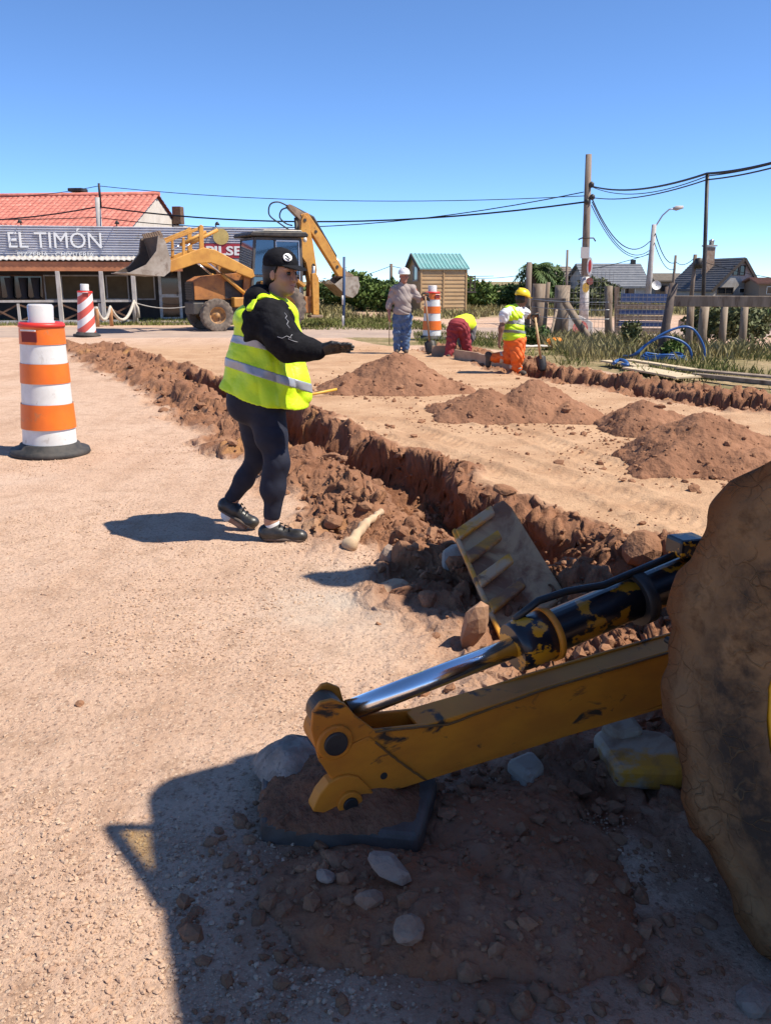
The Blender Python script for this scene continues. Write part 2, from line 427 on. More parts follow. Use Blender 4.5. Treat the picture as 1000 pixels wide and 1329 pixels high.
for f_, a_ in ((3.3, .11), (8.0, .075), (19.0, .045)):
    WX[msk] += a_ * noise3(px_ * f_, py_ * f_, pz_ * f_ + 3, 601); WY[msk] += a_ * noise3(px_ * f_ + 9, py_ * f_, pz_ * f_, 602); WZ[msk] += .7 * a_ * noise3(px_ * f_, py_ * f_ + 5, pz_ * f_, 603)
GX0, GY0 = GX, GY
GXm, GYm, GH = GX + WX * nz_, GY + WY * nz_, GH + WZ * nz_
i0 = np.arange(NA)[:, None]; j0 = np.arange(NR - 1)[None]
i1_ = (i0 + 1) % NA
Q = np.stack([i0 * NR + j0, i0 * NR + j0 + 1, i1_ * NR + j0 + 1, i1_ * NR + j0], -1).reshape(-1, 4)
ground = npmesh('ground', np.stack([GXm, GYm, GH], -1).reshape(-1, 3), Q); tag(ground, kind='structure')
# kinds of ground: R dug soil, G grass/dry weeds, B pale chalk, A graded bed
def verge(x, y):
    n = fbm(x, y, 0.35, 3, seed=101) * 1.2
    far = sst(34, 44, y + n * 4) * (1 - sst(3.0, 1.2, np.abs(y - (40 + 0.6 * x)) * 0 + 9))
    right = sst(0.5, 1.3, T2 + n) * sst(8.5, 10, y) * sst(4.5, 3.0, np.abs(x - 5.2 - (17 - y) * 0.55) + n)
    left = sst(-1.0, -2.5, x) * sst(31.0, 31.8, y + n * 0.5)
    mid = sst(2.2, 1.2, np.hypot((x + 1.3) / 1.6, (y - 31.5) / 3.4) + n)
    return np.clip(far * sst(-3, 2, x) + right + left + mid, 0, 1)
VG = verge(GX, GY)
CH = np.exp(-(((GX + 0.15) / 0.35) ** 2 + ((GY - 3.95) / 0.45) ** 2)) * (0.7 + fbm(GX, GY, 4, 3, seed=111))
BED = sst(0.1, -0.3, S2) * sst(0.1, -0.3, T2) * sst(24, 20, RR)
Q3 = np.exp(-(((GX - .30) / .62) ** 2 + ((GY - 1.98) / .46) ** 2) ** 1.5) * (0.75 + 1.3 * fbm(GX, GY, 3.5, 4, 0.6, seed=120))
DUGC = np.clip(DUG + np.clip(Q3, 0, .9), 0, 1)
at = ground.data.color_attributes.new('zone', 'FLOAT_COLOR', 'POINT')
at.data.foreach_set('color', np.stack([DUGC, VG, np.clip(CH, 0, 1), BED], -1).astype(np.float32).ravel())
def ground_material():
    m = bpy.data.materials.new('sandy_ground'); m.use_nodes = True; nt = m.node_tree; L = nt.links.new; b = nt.nodes['Principled BSDF']
    b.inputs['Roughness'].default_value = 0.95; b.inputs['Specular IOR Level'].default_value = 0.15
    tc = nd(nt, 'ShaderNodeTexCoord'); co = tc.outputs['Object']
    at = nd(nt, 'ShaderNodeVertexColor', layer_name='zone'); sp = nd(nt, 'ShaderNodeSeparateColor'); L(at.outputs[0], sp.inputs[0])
    def nz(sc, det=6, ro=0.6):
        n = nd(nt, 'ShaderNodeTexNoise'); n.inputs['Scale'].default_value = sc; n.inputs['Detail'].default_value = det; n.inputs['Roughness'].default_value = ro; L(co, n.inputs['Vector']); return n.outputs['Fac']
    def rng(v, a, c):
        r = nd(nt, 'ShaderNodeMapRange'); r.inputs['From Min'].default_value = a; r.inputs['From Max'].default_value = c; L(v, r.inputs['Value']); return r.outputs[0]
    def mix(f, a, c):
        x = nd(nt, 'ShaderNodeMix', data_type='RGBA'); L(f, x.inputs[0])
        for s_, i in ((a, 6), (c, 7)):
            if isinstance(s_, tuple): x.inputs[i].default_value = (*s_, 1)
            else: L(s_, x.inputs[i])
        return x.outputs[2]
    def mul(a, c):
        x = nd(nt, 'ShaderNodeMath', operation='MULTIPLY'); L(a, x.inputs[0])
        if isinstance(c, float): x.inputs[1].default_value = c
        else: L(c, x.inputs[1])
        return x.outputs[0]
    # packed pinkish sand with gravel specks
    sand = mix(rng(nz(0.9), 0.35, 0.7), (0.585, 0.405, 0.295), (0.50, 0.33, 0.23))
    sand = mix(rng(nz(5.5), 0.50, 0.75), sand, (0.38, 0.245, 0.165))
    mp = nd(nt, 'ShaderNodeMapping'); mp.inputs['Scale'].default_value = (1.6, .22, 1); mp.inputs['Rotation'].default_value = (0, 0, .35); L(co, mp.inputs['Vector'])
    tn = nd(nt, 'ShaderNodeTexNoise'); tn.inputs['Scale'].default_value = 1.7; tn.inputs['Detail'].default_value = 5; L(mp.outputs[0], tn.inputs['Vector'])
    sand = mix(mul(rng(tn.outputs['Fac'], 0.52, 0.70), 0.55), sand, (0.40, 0.245, 0.16))
    sand = mix(mul(rng(nz(0.55, 4), 0.56, 0.72), 0.6), sand, (0.62, 0.46, 0.36))
    sand = mix(rng(nz(60, 3), 0.52, 0.70), sand, (0.30, 0.185, 0.125))
    sand = mix(rng(nz(85, 2), 0.60, 0.68), sand, (0.62, 0.46, 0.33))
    vo = nd(nt, 'ShaderNodeTexVoronoi'); vo.inputs['Scale'].default_value = 55; L(co, vo.inputs['Vector'])
    peb = rng(vo.outputs['Distance'], 0.34, 0.22)
    pc = nd(nt, 'ShaderNodeSeparateColor'); L(vo.outputs['Color'], pc.inputs[0])
    pebm = mul(peb, rng(pc.outputs[0], 0.62, 0.68))
    pcol = mix(rng(pc.outputs[1], 0.2, 0.8), (0.33, 0.20, 0.14), (0.58, 0.43, 0.32))
    sand = mix(pebm, sand, pcol)
    bed = mix(rng(nz(1.6), 0.38, 0.68), (0.52, 0.335, 0.205), (0.40, 0.235, 0.135))
    bed = mix(rng(nz(14, 5), 0.55, 0.78), bed, (0.30, 0.17, 0.10))
    c = mix(at.outputs['Alpha'], sand, bed)
    chalk = mix(rng(nz(30), 0.4, 0.7), (0.56, 0.47, 0.38), (0.42, 0.35, 0.29))
    c = mix(mul(sp.outputs[2], 0.8), c, chalk)
    soil = mix(rng(nz(2.2), 0.35, 0.68), (0.235, 0.112, 0.064), (0.32, 0.163, 0.092))
    soil = mix(rng(nz(9, 5), 0.50, 0.75), soil, (0.20, 0.095, 0.055))
    soil = mix(rng(nz(1.3, 3), 0.62, 0.75), soil, (0.42, 0.22, 0.085))
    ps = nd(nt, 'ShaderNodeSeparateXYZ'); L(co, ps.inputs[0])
    subsoil_shade = mul(rng(ps.outputs[2], -0.06, -0.20), rng(nz(3.0, 4), 0.25, 0.6))  # red-brown subsoil low in the trench, with shade put into its colour
    soil = mix(subsoil_shade, soil, mix(rng(nz(5), 0.4, 0.65), (0.165, 0.07, 0.036), (0.25, 0.105, 0.045)))
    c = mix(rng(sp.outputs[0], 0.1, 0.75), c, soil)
    dry = mix(rng(nz(1.1), 0.4, 0.65), (0.20, 0.165, 0.075), (0.40, 0.29, 0.17))
    dry = mix(rng(nz(12), 0.45, 0.7), dry, (0.13, 0.12, 0.05))
    c = mix(rng(sp.outputs[1], 0.25, 0.7), c, dry)
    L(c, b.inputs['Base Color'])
    hsum = nd(nt, 'ShaderNodeMath', operation='ADD'); hb = nd(nt, 'ShaderNodeMath', operation='ADD'); L(nz(38, 8, 0.68), hb.inputs[0]); L(mul(mul(nz(11, 7, 0.65), sp.outputs[0]), 1.6), hb.inputs[1]); L(hb.outputs[0], hsum.inputs[0]); L(mul(pebm, 0.25), hsum.inputs[1])
    bp = nd(nt, 'ShaderNodeBump'); bp.inputs['Strength'].default_value = 0.9; bp.inputs['Distance'].default_value = 0.018; L(hsum.outputs[0], bp.inputs['Height']); L(bp.outputs[0], b.inputs['Normal'])
    return m
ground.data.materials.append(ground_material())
def gz(x, y): return float(ground_h(np.array([x]), np.array([y]))[0])

# ------------------------------------------------------------------ loose stones and clods
def ico():
    t = (1 + 5 ** .5) / 2
    V = np.array([(-1, t, 0), (1, t, 0), (-1, -t, 0), (1, -t, 0), (0, -1, t), (0, 1, t), (0, -1, -t), (0, 1, -t), (t, 0, -1), (t, 0, 1), (-t, 0, -1), (-t, 0, 1)], float)
    V /= np.linalg.norm(V[0])
    Fc = np.array([(0, 11, 5), (0, 5, 1), (0, 1, 7), (0, 7, 10), (0, 10, 11), (1, 5, 9), (5, 11, 4), (11, 10, 2), (10, 7, 6), (7, 1, 8), (3, 9, 4), (3, 4, 2), (3, 2, 6), (3, 6, 8), (3, 8, 9), (4, 9, 5), (2, 4, 11), (6, 2, 10), (8, 6, 7), (9, 8, 1)])
    return V, Fc
IV, IF = ico()
def ico2():
    V = [tuple(v) for v in IV]; cache = {}; Fo = []
    def mid(a, b):
        k = (min(a, b), max(a, b))
        if k not in cache:
            p = np.array(V[a]) + np.array(V[b]); V.append(tuple(p / np.linalg.norm(p))); cache[k] = len(V) - 1
        return cache[k]
    for a, b, c in IF:
        ab, bc, ca = mid(a, b), mid(b, c), mid(c, a); Fo += [(a, ab, ca), (b, bc, ab), (c, ca, bc), (ab, bc, ca)]
    return np.array(V), np.array(Fo)
IV2, IF2 = ico2()
RNG = np.random.default_rng(11)
def scatter_rocks(name, X, Y, Sz, m, sink=0.25, parent=None, zfun=None, flat=0.7):
    n = len(X); Z = (zfun or ground_h)(X, Y)
    a = RNG.uniform(0, 2 * np.pi, n); sc = RNG.uniform(0.65, 1.25, (n, 3)) * Sz[:, None]; sc[:, 2] *= flat
    V = IV[None] * (1 + RNG.uniform(-0.28, 0.28, (n, 12, 1))) * sc[:, None, :]
    tl = RNG.normal(0, 0.35, n); ct, st = np.cos(tl)[:, None], np.sin(tl)[:, None]
    V = np.stack([V[..., 0], V[..., 1] * ct - V[..., 2] * st, V[..., 1] * st + V[..., 2] * ct], -1)
    ca, sa = np.cos(a)[:, None], np.sin(a)[:, None]
    V = np.stack([V[..., 0] * ca - V[..., 1] * sa + X[:, None], V[..., 0] * sa + V[..., 1] * ca + Y[:, None], V[..., 2] + (Z + Sz * (0.5 - sink))[:, None]], -1)
    Fc = (IF[None] + (np.arange(n) * 12)[:, None, None]).reshape(-1, 3)
    o = npmesh(name, V.reshape(-1, 3), Fc, m, None, smooth=False)
    if parent is not None: o.parent = parent; o.data.transform(Matrix.Translation(-parent.location))
    tag(o, kind='stuff'); return o
M_STONE = mat('pale_gravel', (0.42, 0.27, 0.18), 0.9, col2=(0.52, 0.37, 0.26), scale=6, lo=0.4, hi=0.6, col3=(0.28, 0.17, 0.12), scale3=9, bump=0.5, bscale=60)
M_CLOD = mat('soil_clod', (0.235, 0.12, 0.07), 0.97, col2=(0.33, 0.178, 0.105), scale=3, col3=(0.20, 0.10, 0.06), scale3=11, bump=0.8, bscale=45, bdist=0.015, spec=0.1)
def fan(n, r0, r1, a=0.50):
    r = np.exp(RNG.uniform(math.log(r0), math.log(r1), n)); t = RNG.uniform(-a, a, n); return r * np.sin(t), r * np.cos(t)
X, Y = fan(52000, 1.5, 9.0); h_, dg, s_, t_, _a = ground_h(X, Y, parts=True)
keep = (dg < 0.35) & (s_ > 0.2) & (fbm(X, Y, 1.1, 4, seed=140) + RNG.uniform(-.22, .22, len(X)) > 0.0); X, Y = X[keep], Y[keep]
Sz = 0.0021 * np.exp(RNG.exponential(0.42, len(X))) * (0.8 + 0.12 * np.hypot(X, Y)); Sz = np.minimum(Sz, 0.0085)
g1 = scatter_rocks('gravel', X, Y, Sz, M_STONE)
X, Y = fan(16000, 1.7, 24.0); h_, dg, s_, t_, _a = ground_h(X, Y, parts=True)
keep = (dg + 0.25 * fbm(X, Y, 3, 2, seed=150) > RNG.uniform(0.15, 1.0, len(X))); X, Y = X[keep], Y[keep]
Sz = 0.009 * np.exp(RNG.exponential(0.45, len(X))); Sz = np.minimum(Sz, 0.05)
g2 = scatter_rocks('soil_clods', X, Y, Sz, M_CLOD)
X, Y = fan(7000, 4.5, 22.0); h_, dg, s_, t_, _a = ground_h(X, Y, parts=True)
keep = (s_ < -0.1) & (t_ < -0.1) & (fbm(X, Y, 0.8, 3, seed=160) > RNG.uniform(-0.1, .5, len(X))); X, Y = X[keep], Y[keep]
g3 = scatter_rocks('soil_crumbs', X, Y, np.minimum(0.006 * np.exp(RNG.exponential(0.5, len(X))), 0.04), M_CLOD)
tag(g1, 'loose pale gravel strewn over the packed sandy road', 'gravel'); tag(g2, 'brown clods of earth strewn along both dug trenches', 'earth clods'); tag(g3, 'small brown crumbs of soil strewn over the graded bed', 'soil crumbs')
def rock_mesh(name, size, m, seed, rough=0.22, facets=5, res=2):
    rg = np.random.default_rng(seed); V, Fc = IV2.copy(), IF2
    for i in range(facets):                                   # flatten some sides, as broken stone has
        n = rg.normal(size=3); n /= np.linalg.norm(n); d = rg.uniform(0.55, 0.85)
        e = V @ n; V = V - np.maximum(e - d, 0)[:, None] * n
    V = V * (1 + rough * noise3(V[:, 0] * 2.2 + seed, V[:, 1] * 2.2, V[:, 2] * 2.2, seed)[:, None]) * np.array(size)
    o = npmesh(name, V, Fc, m, None, smooth=False); sb = o.modifiers.new('s', 'SUBSURF'); sb.levels = sb.render_levels = 1
    sb.subdivision_type = 'SIMPLE'
    return o
def mound(name, label, cx, cy, lobes, res, m, nclod=350, amp=1.0, seed=0, rad=1.6, group=None, zbase=-0.03, maxs=.055):
    root = empty(name, label, 'earth mound', (cx, cy, gz(cx, cy)), 0, group)
    n = int(2 * rad / res) + 1; g = np.linspace(-rad, rad, n); X, Y = np.meshgrid(g + cx, g + cy, indexing='ij')
    def hf(X, Y):
        ws = min(1, rad / 1.2); wx = X + 0.16 * ws * fbm(X / ws, Y / ws, 2.1, 5, 0.6, seed=seed); wy = Y + 0.16 * ws * fbm(X / ws, Y / ws, 2.1, 5, 0.6, seed=seed + 9)
        z = np.zeros_like(X)
        for (lx, ly, rx, ry, hh) in lobes:
            d = np.sqrt(((wx - lx) / rx) ** 2 + ((wy - ly) / ry) ** 2)
            z = np.maximum(z, 0) + hh * np.clip(1 - d ** 1.15, -0.3, 1) * (d < 1.3) if False else np.maximum(z, hh * (1 - d ** 1.25))
        on = sst(-0.02, 0.06, z)
        z = z + on * amp * (ridged(X, Y, 4.2, 4, 0.5, seed=seed + 3) * 0.035 + np.abs(fbm(X, Y, 14, 3, 0.6, seed=seed + 5)) * 0.045 - 0.012)
        return z
    z = hf(X, Y); base = ground_h(X, Y)
    Z = np.where(z > 0.004, base + z, base + zbase); idx = np.arange(n * n).reshape(n, n)
    q = np.stack([idx[:-1, :-1], idx[1:, :-1], idx[1:, 1:], idx[:-1, 1:]], -1).reshape(-1, 4)
    k = (z > 0.002).ravel(); k2 = k[q].any(1)
    q = q[k2]; used, inv = np.unique(q, return_inverse=True); q = inv.reshape(q.shape)
    V = np.stack([X - cx, Y - cy, Z - root.location.z], -1).reshape(-1, 3)[used]
    npmesh('heap', V, q, m, root)
    a = RNG.uniform(0, 2 * np.pi, nclod); r = rad * 0.92 * np.sqrt(RNG.uniform(0, 1, nclod)); X = cx + r * np.cos(a); Y = cy + r * np.sin(a)
    z = hf(X, Y); kp = (z > -0.10) & (RNG.uniform(0, 1, nclod) < np.where(z > 0, 0.9, 0.5)); X, Y = X[kp], Y[kp]
    scatter_rocks('clods', X, Y, np.minimum(0.010 * amp ** .5 * np.exp(RNG.exponential(0.45, len(X))), maxs), M_CLOD, 0.38, root, lambda a_, b_: ground_h(a_, b_) + np.maximum(hf(a_, b_), 0))
    return root
M_HEAP = mat('heaped_soil', (0.225, 0.112, 0.066), 0.97, col2=(0.30, 0.155, 0.092), scale=2.2, col3=(0.19, 0.095, 0.055), scale3=9, bump=0.9, bscale=30, bdist=0.02, spec=0.1)
GM = 'mounds of excavated soil on the graded bed'
mound('dirt_mound', 'brown soil mound farthest back, in front of the man in the white hard hat', 0.15, 12.7, [(0.15, 12.75, 0.95, 1.1, 0.50), (-0.55, 12.5, 0.5, 0.7, 0.22), (0.8, 12.3, 0.5, 0.5, 0.16)], 0.022, M_HEAP, 500, .7, 200, 1.5, GM)
mound('dirt_mound', 'long brown soil mound in the middle of the graded bed', 1.55, 10.0, [(1.15, 10.05, 0.66, 0.72, 0.30), (1.75, 10.15, 0.62, 0.75, 0.39), (2.1, 9.75, 0.40, 0.45, 0.18)], 0.022, M_HEAP, 500, .7, 230, 1.5, GM)
mound('dirt_mound', 'smallest soil mound, squeezed between the long mound and the nearest mound', 2.72, 9.05, [(2.7, 9.05, 0.46, 0.60, 0.31), (2.95, 9.0, 0.36, 0.42, 0.2)], 0.02, M_HEAP, 260, .7, 260, 1.0, GM)
mound('dirt_mound', 'large brown soil mound nearest the camera, behind the big tyre', 2.75, 7.35, [(2.80, 7.4, 0.82, 0.84, 0.41), (2.4, 7.05, 0.42, 0.45, 0.17), (3.2, 7.3, 0.5, 0.6, 0.25)], 0.018, M_HEAP, 500, .7, 290, 1.4, GM)
# ================================================================== BACKHOE LOADERS
M_YEL = mat('worn_yellow_paint', (0.60, 0.30, 0.055), 0.5, col2=(0.47, 0.215, 0.04), scale=2.5, lo=0.42, hi=0.62, col3=(0.17, 0.085, 0.04), scale3=6, lo3=0.62, hi3=0.72, bump=0.1)
M_ORG = mat('rusty_orange_panel', (0.42, 0.165, 0.04), 0.6, col2=(0.22, 0.085, 0.03), scale=3, col3=(0.06, 0.04, 0.03), scale3=5, lo3=0.6, hi3=0.7)
M_BLACK = mat('black_metal', (0.014, 0.013, 0.013), 0.55, col2=(0.05, 0.04, 0.032), scale=5)
M_DKGREY = mat('dark_grey_frame', (0.045, 0.045, 0.05), 0.5, col2=(0.09, 0.075, 0.06), scale=4)
M_STEEL = mat('worn_bucket_steel', (0.40, 0.35, 0.29), 0.6, 0.1, col2=(0.27, 0.22, 0.17), scale=3, col3=(0.14, 0.09, 0.06), scale3=4, lo3=0.55, hi3=0.7, bump=0.1)
M_BUCKIN = mat('dirty_bucket_inside', (0.07, 0.055, 0.045), 0.8, col2=(0.12, 0.08, 0.055), scale=4)
M_RUST = mat('brown_bucket_steel', (0.22, 0.15, 0.10), 0.65, 0.2, col2=(0.33, 0.24, 0.17), scale=4, col3=(0.10, 0.06, 0.04), scale3=6)
M_CHROME = mat('chrome_rod', (0.86, 0.88, 0.90), 0.2, 1.0)
M_ALU = mat('dull_aluminium', (0.45, 0.45, 0.46), 0.35, 0.8)
M_TYRE = mat('dusty_rubber', (0.12, 0.095, 0.075), 0.9, col2=(0.22, 0.17, 0.13), scale=6, col3=(0.05, 0.045, 0.04), scale3=8)
M_GLASS = glass_mat('tinted_cab_glass', (0.20, 0.25, 0.31), 0.10)
M_LAMP = mat('lamp_glass', (0.75, 0.75, 0.72), 0.15, coat=0.5)
M_CREAM = mat('cream_roof', (0.55, 0.48, 0.38), 0.6, col2=(0.4, 0.35, 0.28), scale=3)
M_HOSE = mat('black_rubber_hose', (0.012, 0.012, 0.013), 0.45)
M_WHITE = mat('white_paint', (0.72, 0.71, 0.68), 0.6, col2=(0.55, 0.53, 0.49), scale=6)
M_DRIM = mat('dusty_orange_rim', (.46, .24, .08), .7, col2=(.26, .15, .08), scale=6, col3=(.10, .06, .04), scale3=9)
def tyre(name, Rr, w, m, parent, n=112, N=18, lug=0.035, rim=0.52, bulge=0.0, lump=0.0, seed=0):
    prof = []                                              # (y, r) across the tread, from inner bead to outer bead
    hw = w / 2
    for t in np.linspace(0, 1, 46):
        if t < 0.25: k = t / 0.25; prof.append((-hw * (0.82 + 0.18 * math.sin(k * math.pi * 0.8)), Rr * (rim + (0.90 - rim) * k), 0))
        elif t < 0.31: k = (t - 0.25) / 0.06; prof.append((-hw * (0.92 - 0.02 * k), Rr * (0.90 + 0.07 * k), k))
        elif t <= 0.69: k = (t - 0.31) / 0.38; prof.append((-hw * 0.9 + 2 * hw * 0.9 * k, Rr * (0.97 + 0.012 * math.sin(k * math.pi)), 1))
        elif t < 0.75: k = (t - 0.69) / 0.06; prof.append((hw * (0.90 + 0.02 * k), Rr * (0.97 - 0.07 * k), 1 - k))
        else: k = (t - 0.75) / 0.25; prof.append((hw * (0.82 + 0.18 * math.sin((1 - k) * math.pi * 0.8)), Rr * (0.90 - (0.90 - rim) * k), 0))
    P = np.array(prof); th = np.linspace(0, 2 * np.pi, n, endpoint=False)
    T, y = np.meshgrid(th, P[:, 0], indexing='ij'); r = np.broadcast_to(P[:, 1], T.shape).copy(); tr = np.broadcast_to(P[:, 2], T.shape)
    side = np.sign(y); ph = T * N / (2 * np.pi) + np.where(side > 0, 0.5, 0) - np.abs(y) / w * 1.1
    f = np.abs((ph % 1) - 0.5); lg = sst(0.36, 0.12, f) * sst(0.0, 0.06, np.abs(y) / w + 0.03)
    edge = sst(0.78, 0.92, r / Rr)
    r = r + lug * lg * np.maximum(tr, edge * 0.85) - lug * 0.25 * (1 - lg) * tr
    yy = y * (1 + 0.10 * lg * edge * (tr < 0.999))
    if lump:
        yy = yy + np.sign(y) * (.006 * np.sin(r / Rr * 75) * sst(.60, .66, r / Rr) * sst(.93, .86, r / Rr) + .012 * np.exp(-((r / Rr - .885) / .012) ** 2) * (tr < .5))
        r = r + lump * noise3(np.cos(T) * 4, np.sin(T) * 4, yy * 6, seed) * edge + lump * 0.5 * noise3(np.cos(T) * 11, np.sin(T) * 11, yy * 14, seed + 1) + lump * 0.35 * noise3(np.cos(T) * 27, np.sin(T) * 27, yy * 30, seed + 4)
        yy = yy + lump * 0.7 * noise3(np.cos(T) * r * 9, np.sin(T) * r * 9, yy * 2, seed + 2)
    V = np.stack([r * np.cos(T), yy, r * np.sin(T)], -1); mm = P.shape[0]
    i = np.arange(n)[:, None]; j = np.arange(mm - 1)[None]; i2 = (i + 1) % n
    Qd = np.stack([i * mm + j, i * mm + j + 1, i2 * mm + j + 1, i2 * mm + j], -1).reshape(-1, 4)
    return npmesh(name, V.reshape(-1, 3), Qd[:, ::-1], m, parent)
def wheel(root, x, y, Rr, w, out, mt=None, mr=None, **kw):    # wheel at (x, y), outer face towards sign(out)
    wh = bpy.data.objects.new('wheel', None)
    t = tyre('wheel', Rr, w, mt or M_TYRE, root, **kw); t.location = (x, y, Rr)
    rim = MB(); rm = kw.get('rim', 0.52) * Rr; o = out
    A = Matrix.Rotation(-math.pi / 2 * o, 3, 'X')
    rim.lathe([(rm * 1.0, -w * 0.38), (rm * 1.03, w * 0.40), (rm * 0.97, w * 0.40), (rm * 0.90, w * 0.22), (rm * 0.86, w * 0.08), (rm * 0.62, w * 0.05), (rm * 0.55, w * 0.14), (rm * 0.32, w * 0.16), (rm * 0.30, w * 0.26), (rm * 0.0, w * 0.27)], n=40, M=A, close=False)
    rim.build('rim', mr or M_YEL, t)
    nb = MB()
    for k in range(8):
        a = k * math.pi / 4; nb.lathe([(rm * .045, w * .04), (rm * .045, w * .12), (0.001, w * .12)], c=A @ Vector((rm * .46 * math.cos(a), rm * .46 * math.sin(a), 0)), n=6, M=A, close=False)
    each(nb, 'lug_nut', M_STEEL, t)
    return t
def plate(mb, pts, y0, y1): return mb.prism([(p[0], y0, p[1]) for p in pts], (0, y1 - y0, 0))
def backhoe(root, swing=0.0, near=False, lean=0.0):
    P = lambda mb, n, m, par=root, bv=0.012: mb.build(n, m, par, bevel=bv)
    # --- chassis, bonnet
    P(MB().box((0.95, 0, .74), (3.5, .66, .40)), 'chassis', M_DKGREY)
    each(MB().box((2.15, 0, .56), (.34, 1.30, .22)).box((0, 0, .74), (.4, 1.3, .34)), 'axle', M_BLACK, root, .012)
    hood = MB(); plate(hood, [(.95, .96), (2.72, .96), (2.72, 1.52), (2.45, 1.66), (.95, 1.80)], -.43, .43); P(hood, 'bonnet', M_ORG)
    sp = MB()
    for s in (-1, 1):
        plate(sp, [(1.15, 1.0), (1.75, 1.0), (1.75, 1.5), (1.15, 1.56)], s * .432, s * .445); 
    each(sp, 'engine_opening', M_BLACK, root)
    gr = MB().box((2.74, 0, 1.22), (.05, .80, .54))
    g_ = P(gr, 'grille', M_BLACK)
    lv = MB()
    for k in range(7): lv.box((2.775, 0, 1.0 + k * .075), (.02, .74, .02))
    each(lv, 'louvre', M_DKGREY, g_)
    P(MB().box((2.62, 0, .70), (.36, .96, .36)), 'front_weight', M_DKGREY, bv=.03)
    each(MB().box((1.2, .58, .88), (.75, .34, .30)).box((1.2, -.58, .88), (.75, .34, .30)), 'side_tank', M_YEL, root, .03)
    P(MB().tube([(1.75, -.25, 1.7), (1.75, -.25, 2.35)], .045, 10), 'exhaust_pipe', M_RUST, bv=0)
    # --- cab
    fl = MB(); fl.box((.05, 0, 1.02), (1.6, 1.3, .14)).box((.72, 0, 1.35), (.12, 1.24, .6)); each(fl, 'cab_floor', M_DKGREY, root, .01)
    pil = MB(); yb, yt = .66, .62; xr, zc, yr, rb_ = (-.36, 2.52, .72, -.47) if near else (-.74, 2.82, .84, -.92)
    if near: yb, yt = .60, .56
    for s in (-1, 1):
        for x0, x1 in ((.98, .78), (.12, .12), (xr, xr)):
            pil.beam((x0, s * yb, 1.0), (x1, s * yt, zc), .075, .075)
        pil.beam((.95, s * yb, 1.68), (xr, s * (yb - .015), 1.68), .05, .06)
        pil.beam((.80, s * yt, zc - .02), (xr - .02, s * yt, zc - .02), .06, .08)
        pil.beam((.98, s * yb, 1.04), (xr, s * yb, 1.04), .06, .09)
    for x, z in ((.8, zc - .02), (xr, zc - .02), (xr, 1.62), (.95, 1.62)): pil.beam((x, -yb + .03, z), (x, yb - .03, z), .06, .06)
    each(pil, 'cab_pillar', M_DKGREY if not near else M_BLACK, root)
    zr0 = zc + .04
    if near:
        pl_ = [(.98, -.97), (.98, .9), (rb_, .80)] + [(rb_ + .14 - .14 * math.cos(a), -.80 + .14 - .14 * math.sin(a)) for a in np.linspace(0, math.pi / 2, 7)]
        MB().prism([(x, y, zr0) for x, y in pl_], (0, 0, .13)).build('cab_roof', M_YEL, root, bevel=.03)
    rf = MB(); plate(rf, [(rb_, zr0), (.98, zr0), (1.0, zr0 + .06), (.9, zr0 + .14), (rb_ + .08, zr0 + .16), (rb_ - .02, zr0 + .09)], -yr, yr); None if near else P(rf, 'cab_roof', M_BLACK, bv=.05)
    rt = MB(); plate(rt, [(rb_ + .12, zr0 + .161), (.55, zr0 + .15), (.5, zr0 + .21), (rb_ + .16, zr0 + .22)], -yr + .14, yr - .14); P(rt, 'roof_cap', M_CREAM, bv=.03)
    def pane(n, pts):
        mb = MB(); v = [Vector(p) for p in pts]; nn = (v[1] - v[0]).cross(v[2] - v[0]).normalized(); mb.prism(v, nn * .006); return mb.build(n, M_GLASS, root)
    for s in () if near else (-1, 1):
        pane('side_window', [(.92, s * .655, 1.72), (.16, s * .655, 1.72), (.16, s * .625, 2.76), (.78, s * .625, 2.76)])
        pane('side_window', [(.08, s * .655, 1.72), (-.70, s * .655, 1.72), (-.70, s * .625, 2.76), (.08, s * .625, 2.76)])
        pane('lower_window', [(.92, s * .665, 1.10), (.16, s * .665, 1.10), (.16, s * .66, 1.64), (.9, s * .66, 1.64)])
    if not near: pane('windscreen', [(.97, -.62, 1.66), (.97, .62, 1.66), (.80, .60, 2.76), (.80, -.60, 2.76)])
    if not near: pane('rear_window', [(-.745, -.6, 1.66), (-.745, .6, 1.66), (-.745, .58, 2.76), (-.745, -.58, 2.76)])
    dr = MB()
    for s in () if near else (1,):
        for a_, b_ in (((.11, 1.1), (.11, 2.74)), ((-.66, 1.1), (-.66, 2.74)), ((.11, 1.1), (-.66, 1.1)), ((.11, 2.74), (-.66, 2.74))):
            dr.beam((a_[0], .69, a_[1]), (b_[0], .69 - .03 * (b_[1] > 2), b_[1]), .035, .05)
    each(dr, 'door_frame_bar', M_ALU, root)
    st = MB().box((-.15, 0, 1.38), (.5, .5, .14)).box((-.38, 0, 1.72), (.12, .48, .62)); each(st, 'seat', M_BLACK, root, .04)
    sw = MB(); sw.lathe([(.19, 0), (.205, .012), (.19, .024), (.175, .012), (.19, 0)], c=(.45, 0, 1.75), n=20, M=RY(-.5), close=False).tube([(.6, 0, 1.4), (.46, 0, 1.76)], .03, 8); each(sw, 'steering_wheel', M_BLACK, root)
